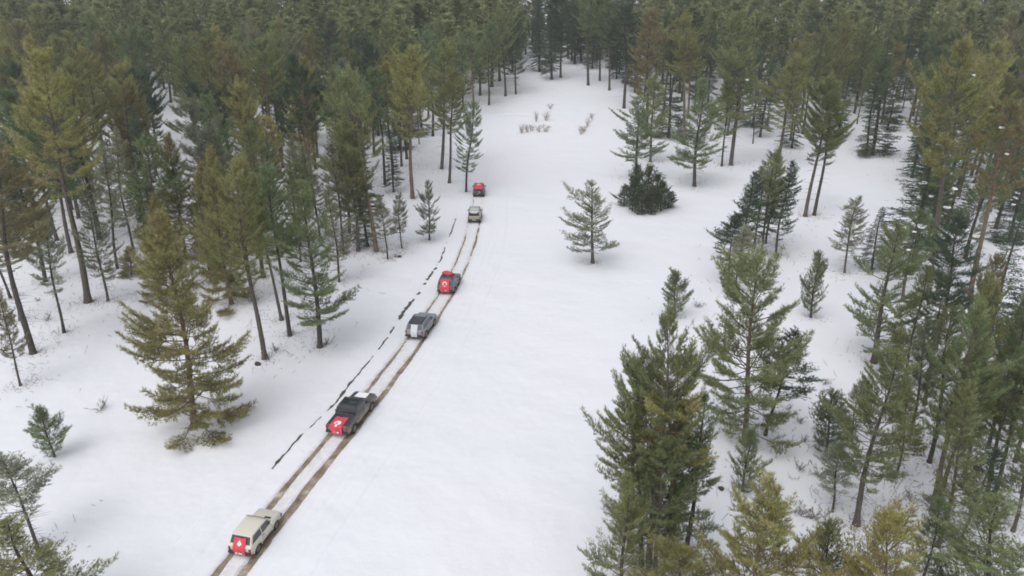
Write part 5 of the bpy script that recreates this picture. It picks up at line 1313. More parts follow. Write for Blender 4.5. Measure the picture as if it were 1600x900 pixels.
FAR_TREES = [
    ('slim', 62.47, 189.72, 14.28, 1.56, 'p'),
    ('tall', -132.10, 189.83, 22.10, 4.37, 'o'),
    ('tall', -57.62, 189.95, 17.97, 4.04, 'g'),
    ('tall', -28.57, 189.98, 21.92, 4.24, 'b'),
    ('slim', -77.53, 190.41, 14.01, 1.84, 'o'),
    ('tall', -34.76, 191.17, 18.83, 4.05, 'g'),
    ('tall', -16.77, 191.79, 18.18, 4.46, 'y'),
    ('tall', -104.74, 192.35, 21.97, 3.57, 'y'),
    ('tall', 80.59, 192.47, 19.08, 4.11, 'g'),
    ('tall', -41.70, 192.52, 21.23, 4.07, 'o'),
    ('tall', 126.05, 193.12, 18.16, 3.47, 'o'),
    ('tall', 88.60, 193.85, 22.04, 4.05, 'y'),
    ('tall', -127.82, 194.39, 17.67, 3.93, 'p'),
    ('mid', -8.61, 194.79, 14.94, 3.03, 'o'),
    ('mid', -90.82, 195.00, 17.57, 3.81, 'y'),
    ('tall', -83.74, 195.07, 18.13, 3.72, 'g'),
    ('tall', 66.23, 195.29, 18.54, 3.53, 'g'),
    ('tall', 57.78, 195.49, 21.96, 3.33, 'g'),
    ('tall', 111.73, 195.66, 23.51, 3.67, 'y'),
    ('tall', -53.73, 195.89, 18.40, 4.17, 'o'),
    ('tall', -141.86, 195.96, 18.22, 4.42, 'o'),
    ('tall', 133.62, 196.37, 19.69, 3.51, 'd'),
    ('mid', -61.21, 196.74, 18.30, 3.40, 'g'),
    ('tall', -134.39, 197.04, 22.53, 3.87, 'p'),
    ('mid', 45.75, 197.67, 15.60, 3.67, 'g'),
    ('tall', -28.75, 198.44, 23.46, 3.36, 'p'),
    ('tall', -67.95, 198.79, 19.93, 3.45, 'p'),
    ('tall', -121.48, 198.91, 20.27, 3.60, 'g'),
    ('mid', 94.31, 199.30, 17.32, 3.43, 'g'),
    ('tall', -76.30, 199.37, 22.07, 4.20, 'o'),
    ('tall', 78.84, 200.41, 23.82, 3.48, 'o'),
    ('tall', 122.64, 200.56, 19.71, 3.36, 'o'),
    ('tall', -113.58, 200.70, 18.36, 3.68, 'g'),
    ('tall', -44.06, 200.70, 22.15, 3.30, 'y'),
    ('tall', 102.05, 200.89, 23.40, 4.01, 'y'),
    ('tall', 65.43, 201.79, 18.88, 3.48, 'y'),
    ('tall', 140.08, 202.04, 23.00, 4.30, 'o'),
    ('tall', 111.76, 202.93, 23.34, 4.01, 'd'),
    ('mid', 34.73, 203.32, 16.83, 3.84, 'o'),
    ('tall', -5.67, 203.50, 22.45, 4.02, 'b'),
    ('tall', -17.79, 203.51, 18.26, 4.35, 'y'),
    ('tall', -140.64, 203.53, 21.29, 4.47, 'o'),
    ('mid', 54.25, 204.02, 18.79, 3.03, 'g'),
    ('mid', -60.58, 204.37, 17.22, 3.45, 'y'),
    ('tall', -37.47, 204.40, 19.28, 4.32, 'o'),
    ('tall', -25.26, 204.94, 20.66, 3.75, 'd'),
    ('mid', 73.62, 205.12, 16.81, 3.04, 'g'),
    ('tall', -71.22, 205.40, 22.98, 3.93, 'o'),
    ('tall', -108.24, 205.73, 22.84, 4.03, 'o'),
    ('tall', -128.80, 205.99, 19.52, 4.31, 'p'),
    ('mid', 42.53, 206.00, 17.82, 3.33, 'y'),
    ('tall', -148.30, 206.17, 23.83, 3.65, 'o'),
    ('tall', 128.51, 206.52, 18.49, 3.40, 'd'),
    ('tall', -92.15, 207.86, 23.61, 4.04, 'o'),
    ('tall', -100.51, 207.97, 17.89, 3.61, 'g'),
    ('slim', 118.04, 208.64, 13.36, 1.83, 'o'),
    ('tall', 139.26, 208.79, 17.55, 3.47, 'o'),
    ('tall', -49.11, 209.24, 18.14, 3.46, 'o'),
    ('mid', -118.17, 209.58, 17.09, 3.68, 'g'),
    ('tall', -137.45, 209.75, 20.85, 3.63, 'o'),
    ('tall', 50.78, 209.82, 17.73, 3.71, 'd'),
    ('tall', 88.13, 209.84, 21.75, 4.06, 'o'),
    ('slim', 146.60, 210.21, 12.60, 1.89, 'o'),
    ('tall', -3.58, 210.46, 19.31, 3.33, 'o'),
    ('mid', -11.37, 210.78, 15.15, 3.32, 'o'),
    ('tall', -81.44, 211.13, 18.10, 3.89, 'p'),
    ('tall', -35.50, 211.32, 23.65, 3.69, 'b'),
    ('tall', -23.00, 211.53, 22.77, 4.29, 'o'),
    ('tall', -56.16, 212.20, 21.81, 4.38, 'g'),
    ('tall', 77.20, 212.86, 20.02, 3.54, 'o'),
    ('mid', 155.49, 213.64, 17.73, 3.12, 'g'),
    ('tall', -108.74, 213.73, 23.69, 3.56, 'o'),
    ('tall', 123.23, 214.07, 22.56, 3.55, 'b'),
    ('tall', 130.66, 214.22, 19.44, 3.39, 'y'),
    ('tall', -96.10, 214.36, 17.97, 3.52, 'y'),
    ('tall', -123.72, 214.37, 17.93, 4.44, 'o'),
    ('tall', 42.49, 215.10, 21.69, 3.64, 'b'),
    ('slim', -44.52, 215.35, 15.82, 1.84, 'p'),
    ('tall', -142.25, 215.48, 23.41, 4.50, 'o'),
    ('mid', 58.74, 215.85, 15.41, 3.83, 'o'),
    ('tall', -30.11, 216.48, 19.96, 4.36, 'y'),
    ('tall', -72.10, 216.99, 19.41, 3.73, 'g'),
    ('tall', 97.70, 217.25, 19.65, 3.85, 'y'),
    ('tall', 52.31, 217.45, 18.01, 3.65, 'o'),
    ('slim', -115.79, 217.70, 15.61, 1.55, 'p'),
    ('slim', 73.42, 218.65, 15.15, 1.85, 'p'),
    ('tall', -131.12, 218.66, 18.41, 4.20, 'd'),
    ('tall', -19.73, 219.09, 17.71, 3.97, 'o'),
    ('tall', -38.36, 219.35, 18.25, 3.99, 'y'),
    ('tall', 150.40, 219.63, 18.27, 4.32, 'y'),
    ('tall', -57.12, 219.95, 21.49, 3.90, 'o'),
    ('tall', -9.96, 219.97, 18.88, 3.96, 'g'),
    ('mid', -150.62, 220.29, 15.67, 3.72, 'g'),
    ('mid', 108.29, 220.94, 16.00, 3.48, 'y'),
    ('tall', -49.41, 221.11, 23.34, 4.45, 'g'),
    ('tall', 64.80, 221.16, 18.23, 4.04, 'g'),
    ('tall', -63.81, 221.77, 22.07, 3.43, 'o'),
    ('mid', -137.26, 221.98, 17.80, 3.83, 'g'),
    ('tall', 123.83, 222.12, 20.49, 3.68, 'g'),
    ('tall', -123.92, 223.18, 19.11, 3.39, 'o'),
    ('tall', -107.66, 223.19, 19.15, 3.97, 'y'),
    ('mid', 0.11, 223.30, 17.75, 3.61, 'g'),
    ('tall', -30.26, 223.83, 19.65, 4.00, 'd'),
    ('slim', -73.86, 224.24, 13.82, 1.51, 'o'),
    ('tall', 97.30, 224.57, 21.96, 3.51, 'g'),
    ('tall', -42.81, 224.64, 20.86, 4.48, 'p'),
    ('mid', -90.76, 225.83, 14.38, 3.76, 'g'),
    ('tall', 146.04, 225.87, 17.55, 3.38, 'g'),
    ('tall', 155.85, 226.56, 20.26, 3.48, 'g'),
    ('mid', 135.50, 226.84, 18.61, 3.49, 'g'),
    ('mid', 58.70, 227.58, 17.70, 3.03, 'y'),
    ('tall', -16.92, 227.95, 18.81, 4.12, 'g'),
    ('tall', -23.90, 228.00, 18.53, 4.34, 'g'),
    ('tall', -150.02, 228.01, 22.55, 4.35, 'g'),
    ('tall', -100.54, 228.25, 20.74, 4.25, 'y'),
    ('slim', 35.78, 228.31, 13.26, 1.88, 'o'),
    ('tall', -61.42, 228.66, 23.64, 4.08, 'y'),
    ('mid', 67.93, 228.71, 15.34, 3.79, 'y'),
    ('tall', 80.16, 228.83, 21.08, 4.04, 'o'),
    ('tall', -157.55, 228.93, 18.89, 3.98, 'o'),
    ('mid', -114.79, 229.45, 15.24, 3.72, 'o'),
    ('tall', -52.39, 230.26, 21.65, 3.76, 'y'),
    ('tall', -33.58, 230.64, 18.74, 4.21, 'o'),
    ('tall', -82.38, 231.27, 23.03, 4.16, 'd'),
    ('mid', -137.02, 231.38, 14.72, 3.21, 'g'),
    ('mid', -40.82, 232.31, 14.76, 3.57, 'y'),
    ('mid', 31.20, 232.62, 14.91, 3.30, 'y'),
    ('tall', -8.27, 232.73, 18.05, 4.09, 'o'),
    ('tall', 101.96, 233.21, 20.97, 3.47, 'd'),
    ('tall', 163.03, 233.22, 22.09, 3.85, 'y'),
    ('slim', 23.98, 233.29, 15.36, 1.70, 'o'),
    ('tall', 62.28, 234.16, 20.39, 3.62, 'o'),
    ('tall', 42.98, 234.30, 17.66, 4.08, 'b'),
    ('mid', 37.76, 234.46, 14.04, 3.17, 'g'),
    ('tall', -0.17, 234.73, 21.89, 4.45, 'b'),
    ('tall', -74.92, 234.76, 21.99, 3.42, 'y'),
    ('tall', 148.96, 234.82, 18.31, 3.76, 'o'),
    ('mid', -170.44, 234.84, 15.01, 3.48, 'o'),
    ('tall', -102.06, 235.17, 20.84, 3.67, 'o'),
    ('tall', -18.12, 235.29, 18.42, 4.28, 'g'),
    ('tall', 118.19, 235.59, 22.82, 3.80, 'o'),
    ('tall', -120.35, 235.68, 23.46, 3.49, 'g'),
    ('tall', 140.27, 235.72, 19.23, 4.25, 'o'),
    ('tall', -146.24, 235.84, 17.69, 4.18, 'y'),
    ('slim', -162.85, 235.89, 15.56, 1.72, 'o'),
    ('tall', -60.84, 235.91, 21.80, 3.78, 'd'),
    ('tall', -29.13, 235.97, 21.62, 4.03, 'o'),
    ('mid', -87.05, 236.40, 16.21, 3.86, 'y'),
    ('mid', -127.77, 236.48, 17.56, 3.00, 'o'),
    ('tall', -47.82, 236.55, 23.37, 4.45, 'y'),
    ('tall', -110.41, 237.71, 19.65, 3.73, 'd'),
    ('slim', 51.68, 238.19, 15.08, 1.80, 'p'),
    ('mid', 19.30, 238.87, 16.10, 3.03, 'g'),
    ('slim', 157.82, 239.05, 11.51, 1.75, 'o'),
    ('tall', -38.94, 239.12, 17.82, 4.34, 'b'),
    ('slim', -140.47, 239.86, 14.30, 1.60, 'p'),
    ('slim', 102.50, 240.14, 15.83, 1.58, 'o'),
    ('slim', 71.18, 240.75, 11.64, 1.56, 'o'),
    ('tall', -5.44, 240.76, 17.93, 3.60, 'o'),
    ('mid', 2.01, 241.72, 14.57, 3.43, 'g'),
    ('mid', 130.28, 241.73, 17.39, 3.23, 'g'),
    ('mid', -154.51, 241.96, 16.09, 3.56, 'g'),
    ('slim', 149.80, 242.04, 12.18, 1.52, 'p'),
    ('tall', -22.35, 242.20, 18.03, 3.45, 'y'),
    ('tall', 45.21, 242.42, 22.50, 4.30, 'y'),
    ('tall', -118.81, 242.51, 18.76, 3.66, 'y'),
    ('tall', 142.58, 242.71, 20.47, 3.57, 'b'),
    ('mid', -92.44, 242.75, 14.99, 3.58, 'o'),
    ('tall', -165.35, 243.71, 18.79, 3.39, 'o'),
    ('tall', -146.48, 244.02, 17.85, 4.05, 'd'),
    ('tall', -74.02, 244.09, 19.24, 4.30, 'o'),
    ('tall', 119.11, 244.28, 21.91, 3.45, 'd'),
    ('mid', 31.65, 244.41, 16.08, 3.60, 'g'),
    ('tall', 169.16, 244.46, 18.66, 3.95, 'g'),
    ('tall', -106.87, 245.36, 23.18, 3.56, 'o'),
    ('mid', -43.66, 245.44, 16.25, 3.70, 'g'),
    ('tall', 78.39, 245.70, 17.62, 4.07, 'b'),
    ('tall', -13.83, 245.73, 23.50, 3.50, 'g'),
    ('tall', -175.17, 245.85, 17.52, 3.51, 'b'),
    ('tall', 65.31, 245.94, 17.83, 3.69, 'o'),
    ('tall', -99.66, 246.52, 21.24, 3.60, 'b'),
    ('mid', 57.25, 247.19, 17.35, 3.78, 'g'),
    ('tall', -36.98, 247.35, 20.77, 4.49, 'o'),
    ('slim', -59.07, 248.10, 11.30, 1.68, 'p'),
    ('mid', 72.21, 248.39, 15.40, 3.27, 'g'),
    ('mid', 50.21, 248.45, 16.98, 3.61, 'g'),
    ('tall', 97.82, 248.52, 17.98, 3.73, 'o'),
    ('mid', 27.37, 248.66, 17.62, 3.65, 'g'),
    ('tall', 130.14, 248.73, 20.32, 3.69, 'o'),
    ('tall', 161.22, 249.00, 17.75, 4.32, 'o'),
    ('tall', -140.77, 249.60, 20.08, 3.63, 'b'),
    ('tall', -116.10, 249.79, 22.01, 3.68, 'y'),
    ('mid', -88.85, 250.23, 17.61, 3.30, 'g'),
    ('tall', -160.59, 250.43, 21.55, 3.93, 'y'),
    ('tall', 142.39, 250.59, 21.59, 3.73, 'y'),
    ('tall', -25.03, 250.66, 22.60, 3.91, 'y'),
    ('mid', -127.20, 251.14, 17.41, 3.18, 'g'),
    ('mid', 22.38, 251.62, 17.17, 3.85, 'g'),
    ('tall', 119.75, 251.84, 18.40, 3.48, 'o'),
    ('tall', -81.58, 252.08, 22.98, 3.79, 'g'),
    ('slim', -106.06, 252.34, 13.23, 1.90, 'p'),
    ('tall', -53.66, 252.79, 18.77, 3.75, 'p'),
    ('tall', 108.17, 253.17, 19.28, 4.32, 'g'),
    ('tall', -2.51, 253.25, 20.85, 4.48, 'g'),
    ('tall', -10.92, 253.28, 23.39, 4.21, 'p'),
    ('mid', -175.63, 253.68, 18.96, 3.71, 'o'),
    ('tall', -96.84, 254.00, 23.81, 4.18, 'o'),
    ('tall', 81.59, 254.03, 22.55, 3.79, 'b'),
    ('tall', -134.00, 254.29, 18.27, 4.39, 'y'),
    ('tall', -63.15, 254.45, 22.59, 4.03, 'g'),
    ('tall', 62.16, 254.58, 20.58, 4.26, 'o'),
    ('tall', -32.92, 255.15, 19.06, 3.99, 'd'),
    ('slim', 26.84, 255.36, 11.25, 1.63, 'o'),
    ('tall', 50.55, 255.71, 21.57, 4.43, 'o'),
    ('tall', -156.61, 256.25, 20.72, 3.65, 'o'),
    ('mid', -69.94, 256.66, 18.69, 3.45, 'o'),
    ('tall', -143.39, 257.00, 21.80, 3.64, 'o'),
    ('tall', 68.11, 257.53, 18.06, 4.12, 'g'),
    ('slim', 140.08, 257.66, 14.56, 1.70, 'p'),
    ('mid', 182.74, 258.10, 17.14, 3.04, 'g'),
    ('mid', -163.25, 258.25, 14.95, 3.35, 'g'),
    ('tall', -122.70, 258.34, 19.66, 4.23, 'y'),
    ('tall', 74.73, 258.42, 19.53, 3.94, 'o'),
    ('tall', 120.52, 258.48, 20.71, 4.24, 'y'),
    ('tall', -19.57, 258.61, 19.91, 3.52, 'o'),
    ('tall', 88.51, 258.75, 22.47, 3.93, 'o'),
    ('mid', -110.75, 258.78, 17.73, 3.63, 'y'),
    ('tall', -186.51, 259.43, 17.87, 3.76, 'o'),
    ('mid', 155.63, 259.64, 16.94, 3.77, 'g'),
    ('tall', -48.23, 259.93, 21.34, 3.99, 'd'),
    ('mid', 97.95, 260.35, 15.12, 3.23, 'g'),
    ('slim', -129.56, 260.41, 15.85, 1.65, 'p'),
    ('mid', 176.16, 260.52, 18.70, 3.75, 'y'),
    ('tall', -12.11, 260.61, 20.08, 4.03, 'd'),
    ('tall', -103.98, 260.64, 20.98, 3.40, 'o'),
    ('tall', -2.19, 261.37, 17.91, 4.45, 'y'),
    ('slim', -41.25, 261.48, 12.69, 1.67, 'p'),
    ('tall', -61.03, 261.84, 23.05, 4.39, 'y'),
    ('tall', 167.17, 262.06, 18.39, 3.72, 'o'),
    ('tall', 126.50, 262.48, 19.55, 4.39, 'g'),
    ('mid', 46.03, 262.68, 18.47, 3.52, 'g'),
    ('slim', 149.02, 262.77, 11.81, 1.46, 'p'),
    ('slim', -169.74, 262.94, 14.49, 1.43, 'p'),
    ('tall', -180.11, 263.30, 18.18, 4.07, 'g'),
    ('mid', -31.97, 263.51, 14.62, 3.47, 'y'),
    ('tall', 60.95, 263.61, 17.59, 3.49, 'y'),
    ('mid', 27.24, 263.87, 14.25, 3.77, 'o'),
    ('mid', -84.31, 264.19, 16.80, 3.54, 'y'),
    ('mid', 132.88, 264.22, 18.03, 3.35, 'o'),
    ('slim', -74.98, 264.36, 11.32, 1.68, 'o'),
    ('mid', 40.00, 264.73, 16.42, 3.37, 'g'),
    ('mid', -150.19, 264.88, 15.57, 3.62, 'g'),
    ('tall', 86.58, 265.10, 22.90, 3.36, 'o'),
    ('tall', 118.51, 265.27, 21.33, 4.23, 'd'),
    ('tall', 68.18, 265.64, 22.27, 3.63, 'y'),
    ('mid', -93.47, 265.72, 14.13, 3.45, 'y'),
    ('tall', -67.74, 265.75, 22.74, 4.36, 'o'),
    ('slim', -157.58, 265.88, 11.72, 1.59, 'o'),
    ('tall', 75.85, 266.15, 23.12, 3.88, 'd'),
    ('tall', 109.37, 266.32, 23.27, 3.34, 'y'),
    ('tall', 183.18, 266.37, 19.33, 3.64, 'g'),
    ('tall', 157.83, 266.47, 22.97, 3.41, 'y'),
    ('tall', 139.17, 266.49, 19.47, 4.44, 'y'),
    ('mid', 51.48, 266.67, 16.03, 3.56, 'g'),
    ('tall', -189.28, 267.21, 18.45, 3.62, 'g'),
    ('mid', 7.31, 267.24, 14.17, 3.43, 'g'),
    ('tall', -6.60, 267.29, 20.86, 3.53, 'g'),
    ('tall', -22.63, 267.92, 19.78, 3.75, 'o'),
    ('mid', 103.19, 268.74, 16.84, 3.01, 'g'),
    ('slim', -14.74, 268.80, 15.28, 1.81, 'o'),
    ('tall', -59.43, 268.82, 19.54, 4.21, 'g'),
    ('mid', 124.32, 268.88, 15.27, 3.84, 'g'),
    ('tall', 146.26, 269.04, 22.27, 3.38, 'b'),
    ('tall', -164.53, 269.59, 17.81, 4.14, 'g'),
    ('mid', 81.87, 270.01, 18.51, 3.38, 'y'),
    ('tall', -105.93, 270.05, 23.38, 3.53, 'y'),
    ('tall', -87.89, 270.12, 18.28, 3.99, 'g'),
    ('mid', 58.49, 270.19, 16.98, 3.44, 'g'),
    ('tall', -181.79, 270.55, 18.06, 4.26, 'o'),
    ('tall', -144.93, 270.74, 20.47, 4.32, 'p'),
    ('tall', 173.45, 270.76, 23.14, 3.98, 'y'),
    ('mid', 188.65, 271.24, 17.78, 3.83, 'o'),
    ('tall', -38.41, 271.24, 23.65, 4.07, 'b'),
    ('tall', -50.36, 271.69, 19.06, 3.46, 'd'),
    ('tall', -73.60, 271.69, 21.62, 4.02, 'g'),
    ('tall', 64.93, 272.28, 18.64, 4.31, 'd'),
    ('mid', 8.94, 272.36, 18.43, 3.90, 'g'),
    ('tall', 116.28, 272.40, 19.62, 4.06, 'y'),
    ('tall', 152.01, 272.61, 17.68, 4.01, 'g'),
    ('mid', 30.15, 272.82, 14.84, 3.62, 'y'),
    ('slim', 109.59, 273.03, 15.60, 1.49, 'o'),
    ('mid', 139.51, 273.21, 15.64, 3.51, 'y'),
    ('slim', -30.49, 273.31, 11.70, 1.72, 'p'),
    ('mid', 74.50, 274.38, 16.03, 3.32, 'g'),
    ('tall', 50.70, 274.94, 23.21, 4.40, 'g'),
    ('tall', -93.67, 275.31, 20.74, 3.56, 'y'),
    ('mid', -100.77, 275.59, 14.06, 3.03, 'g'),
    ('tall', -112.25, 275.75, 21.19, 3.41, 'p'),
    ('slim', -123.86, 276.21, 13.18, 1.58, 'p'),
    ('tall', 83.73, 276.42, 21.85, 3.73, 'o'),
    ('tall', -176.56, 276.54, 22.15, 3.93, 'o'),
    ('tall', 121.59, 276.58, 23.10, 3.92, 'o'),
    ('tall', -58.69, 276.66, 20.45, 3.91, 'p'),
    ('tall', -133.92, 276.75, 18.00, 3.78, 'g'),
    ('slim', 33.21, 276.76, 12.34, 1.41, 'o'),
    ('tall', 102.41, 276.82, 20.97, 3.38, 'y'),
    ('mid', 181.92, 276.82, 16.52, 3.56, 'g'),
    ('mid', 14.87, 277.16, 15.81, 3.19, 'g'),
    ('tall', -42.50, 277.29, 21.49, 3.55, 'y'),
    ('tall', -157.02, 277.30, 20.19, 4.45, 'y'),
    ('mid', 191.76, 277.32, 15.21, 3.75, 'y'),
    ('mid', -184.04, 277.49, 18.95, 3.14, 'g'),
    ('tall', -17.33, 277.92, 18.13, 4.46, 'g'),
    ('tall', -167.44, 278.60, 22.03, 3.58, 'y'),
    ('slim', -76.81, 278.67, 15.52, 1.83, 'o'),
    ('tall', -5.48, 278.73, 18.36, 4.22, 'o'),
    ('tall', 174.00, 278.85, 18.59, 4.32, 'g'),
    ('mid', 147.42, 279.15, 15.76, 3.75, 'g'),
    ('tall', 163.85, 279.46, 21.85, 4.01, 'g'),
    ('tall', -87.30, 279.58, 17.52, 3.75, 'y'),
    ('tall', -140.15, 279.88, 21.06, 4.35, 'y'),
    ('mid', 109.66, 280.19, 14.71, 3.18, 'o'),
    ('mid', 140.29, 280.59, 16.12, 3.22, 'g'),
    ('tall', -52.32, 280.67, 21.43, 3.93, 'p'),
    ('tall', 92.97, 280.92, 20.37, 4.45, 'g'),
    ('mid', -150.93, 281.14, 14.27, 3.01, 'o'),
    ('slim', -26.12, 281.15, 11.91, 1.52, 'o'),
    ('tall', 66.01, 281.23, 22.71, 4.35, 'g'),
    ('mid', 32.96, 282.11, 16.14, 3.47, 'o'),
    ('tall', -33.55, 283.15, 21.29, 3.60, 'b'),
    ('slim', -69.33, 283.17, 15.06, 1.42, 'p'),
    ('tall', -124.26, 283.21, 18.68, 4.21, 'd'),
    ('mid', 120.84, 283.76, 14.46, 3.57, 'g'),
    ('mid', 98.84, 284.01, 18.34, 3.87, 'o'),
    ('tall', -40.57, 284.18, 22.28, 3.78, 'd'),
    ('tall', 52.23, 284.25, 19.76, 3.33, 'd'),
    ('mid', 196.84, 284.27, 16.65, 3.16, 'g'),
    ('tall', -19.15, 284.60, 23.27, 3.92, 'y'),
    ('tall', 82.24, 284.82, 19.60, 3.94, 'o'),
    ('tall', -107.06, 284.95, 19.61, 3.61, 'o'),
    ('tall', 186.51, 285.22, 21.37, 3.62, 'g'),
    ('mid', -162.38, 285.54, 16.48, 3.53, 'g'),
    ('tall', -96.46, 285.81, 22.27, 3.85, 'g'),
    ('tall', -57.10, 286.02, 18.93, 4.27, 'o'),
    ('tall', -175.16, 286.18, 19.15, 3.62, 'o'),
    ('tall', -83.34, 286.43, 18.51, 3.69, 'p'),
    ('tall', -135.71, 286.68, 21.32, 3.37, 'g'),
    ('mid', -185.88, 286.90, 17.24, 3.65, 'y'),
    ('tall', -145.75, 287.01, 18.70, 3.46, 'o'),
    ('mid', 158.22, 287.05, 15.52, 3.80, 'g'),
    ('tall', 106.32, 287.20, 22.86, 4.07, 'o'),
    ('mid', -154.87, 287.49, 18.07, 3.51, 'o'),
    ('tall', 71.52, 287.82, 23.53, 3.86, 'y'),
    ('slim', 171.47, 288.03, 13.30, 1.44, 'p'),
    ('tall', 114.27, 288.03, 18.46, 3.95, 'b'),
    ('tall', -9.58, 288.13, 17.68, 3.70, 'g'),
    ('mid', -116.73, 288.57, 15.02, 3.50, 'g'),
    ('mid', 205.33, 288.91, 17.53, 3.10, 'g'),
    ('mid', 148.03, 289.09, 14.48, 3.45, 'g'),
    ('tall', -50.75, 289.24, 21.07, 3.61, 'd'),
    ('mid', 20.48, 289.25, 17.21, 3.12, 'o'),
    ('mid', 45.26, 289.37, 18.21, 3.43, 'g'),
    ('tall', 164.55, 289.84, 19.88, 4.09, 'g'),
    ('tall', 180.73, 290.17, 20.40, 4.41, 'o'),
    ('slim', 63.17, 291.10, 13.52, 1.45, 'o'),
    ('mid', 77.29, 291.14, 16.33, 3.64, 'g'),
    ('tall', 123.48, 291.15, 20.22, 3.66, 'd'),
    ('mid', -124.51, 291.47, 16.79, 3.12, 'g'),
    ('tall', 89.71, 291.47, 17.75, 3.38, 'g'),
    ('tall', 197.67, 291.84, 19.49, 4.11, 'g'),
    ('tall', -27.57, 293.27, 22.65, 3.99, 'o'),
    ('tall', -181.03, 293.31, 22.58, 4.39, 'o'),
    ('tall', -86.22, 293.73, 17.81, 3.60, 'g'),
    ('mid', 210.54, 293.92, 14.97, 3.52, 'o'),
    ('tall', -189.06, 294.89, 18.92, 3.33, 'o'),
    ('slim', -156.75, 295.04, 11.83, 1.71, 'p'),
    ('mid', -61.98, 295.10, 17.36, 3.68, 'g'),
    ('mid', 192.02, 295.24, 18.25, 3.83, 'g'),
    ('tall', 115.36, 295.70, 20.71, 3.60, 'b'),
    ('tall', 147.51, 295.71, 19.24, 4.25, 'g'),
    ('tall', 171.56, 295.72, 22.94, 3.66, 'o'),
    ('mid', -54.58, 295.87, 15.41, 3.23, 'g'),
    ('tall', -130.26, 295.87, 19.21, 3.59, 'o'),
    ('tall', -112.31, 295.99, 17.50, 3.74, 'd'),
    ('tall', 82.95, 296.28, 20.58, 4.32, 'y'),
    ('tall', 108.35, 296.53, 18.99, 4.11, 'd'),
    ('tall', -37.31, 297.04, 19.23, 3.82, 'y'),
    ('mid', 32.11, 297.35, 14.63, 3.39, 'g'),
    ('tall', -72.78, 297.82, 19.46, 4.34, 'g'),
    ('tall', -9.86, 298.01, 17.84, 4.39, 'y'),
    ('tall', -120.27, 298.04, 17.77, 3.59, 'y'),
    ('tall', -162.97, 298.14, 21.84, 4.11, 'o'),
    ('tall', 64.18, 298.26, 21.81, 3.44, 'y'),
    ('tall', -22.86, 298.66, 22.89, 3.48, 'g'),
    ('tall', 126.71, 298.74, 22.07, 3.48, 'd'),
    ('mid', 164.35, 298.89, 17.65, 3.27, 'y'),
    ('tall', 183.70, 299.03, 21.00, 3.70, 'b'),
    ('tall', 74.21, 299.08, 17.60, 4.38, 'y'),
    ('mid', 89.12, 299.17, 18.06, 3.89, 'g'),
    ('tall', -173.68, 299.36, 23.04, 4.42, 'y'),
    ('tall', -148.44, 299.37, 18.93, 3.89, 'b'),
    ('tall', -105.71, 299.39, 18.91, 3.78, 'p'),
    ('mid', 26.57, 299.54, 15.75, 3.87, 'g'),
    ('tall', 140.15, 299.56, 17.74, 4.04, 'y'),
    ('mid', -95.92, 299.61, 15.06, 3.08, 'y'),
    ('tall', -81.21, 299.63, 21.15, 3.51, 'g'),
    ('tall', -2.03, 299.70, 22.29, 4.27, 'd'),
    ('tall', 101.18, 299.78, 18.69, 4.12, 'd'),
    ('mid', 54.14, 299.81, 17.85, 3.18, 'g'),
]
BUSH_SPOTS = [(17.84, 108.13), (18.72, 105.34), (19.92, 103.62), (21.47, 104.00), (23.13, 105.44), (24.60, 107.26), (21.44, 108.31), (19.82, 109.69), (23.36, 109.83)]
SHRUB_SPOTS = [(2.18, 160.64), (3.50, 161.61), (4.40, 162.59), (5.79, 169.56), (6.13, 161.52), (7.58, 161.44), (8.11, 170.53), (15.51, 158.75), (16.27, 160.77), (17.53, 164.93), (19.23, 171.45), (9.64, 180.19)]
TWIG_SPOTS = [(52.18, 104.13), (51.29, 104.81), (16.49, 47.03), (22.13, 44.53), (18.85, 36.44), (19.57, 36.13), (20.56, 35.52), (20.60, 41.09), (21.69, 40.37), (-52.31, 70.86), (-48.36, 66.07), (-16.70, 86.17), (-22.44, 58.92), (-21.94, 62.43), (-17.90, 60.20), (-14.97, 84.66), (26.72, 37.92), (25.55, 37.30), (22.84, 47.05), (22.57, 48.85), (20.01, 68.90), (16.53, 67.06), (-33.72, 49.26), (27.20, 52.78)]
STUMP_SPOTS = [(-23.19, 56.24), (14.39, 38.99), (26.78, 32.47), (-14.48, 84.68)]
LANE_TWIGS = [(72.25, 131.71), (80.45, 143.02), (77.15, 139.02)]



def tint_of(t, r):
    c = TINT[t]
    k = r.uniform(0.85, 1.18)
    g = r.uniform(-0.06, 0.06)
    return (c[0] * k * (1 + g), c[1] * k, c[2] * k * (1 - g), 1.0)


def plant_tree(kind, x, y, h, R, lean, tint, label, group, i, sink=0.0):
    var = kind
    if 'big bushy' in label:
        var = 'lone'
    elif 'twin orange' in label:
        var = 'twin'
    elif 'twin-stem' in label:
        var = 'twin_sparse'
    v = VAR[var][i % len(VAR[var])]
    z = float(terrain(x, y)) - 0.05
    r = random.Random(i * 7919 + 13)
    o = empty('fir_tree' if kind in ('fir', 'yfir') else 'pine_tree', (x, y, z), (r.uniform(-0.02, 0.02), lean, 0))
    o.rotation_mode = 'XYZ'
    sz = h / v['h']
    sr = max(0.55 * sz, min(1.9 * sz, R / v['R']))
    tr = link('trunk', v['trunk'], o)
    cr = link('crown', v['crown'], o)
    a = r.uniform(0, 6.28)
    for c in (tr, cr):
        c.rotation_euler = (0, 0, a)
    sr_t = 0.45 * sr + 0.55 * sz
    tr.scale = (sr_t, sr_t, sz)
    cr.scale = (sr, sr, sz)
    cr.color = tint_of(tint, r) if var != 'lone' else (0.350, 0.340, 0.155, 1.0)
    tag(o, label, 'tree', group or None)
    return o


tree_objs = []
for i, row in enumerate(TREES):
    tree_objs.append(plant_tree(*row, i))


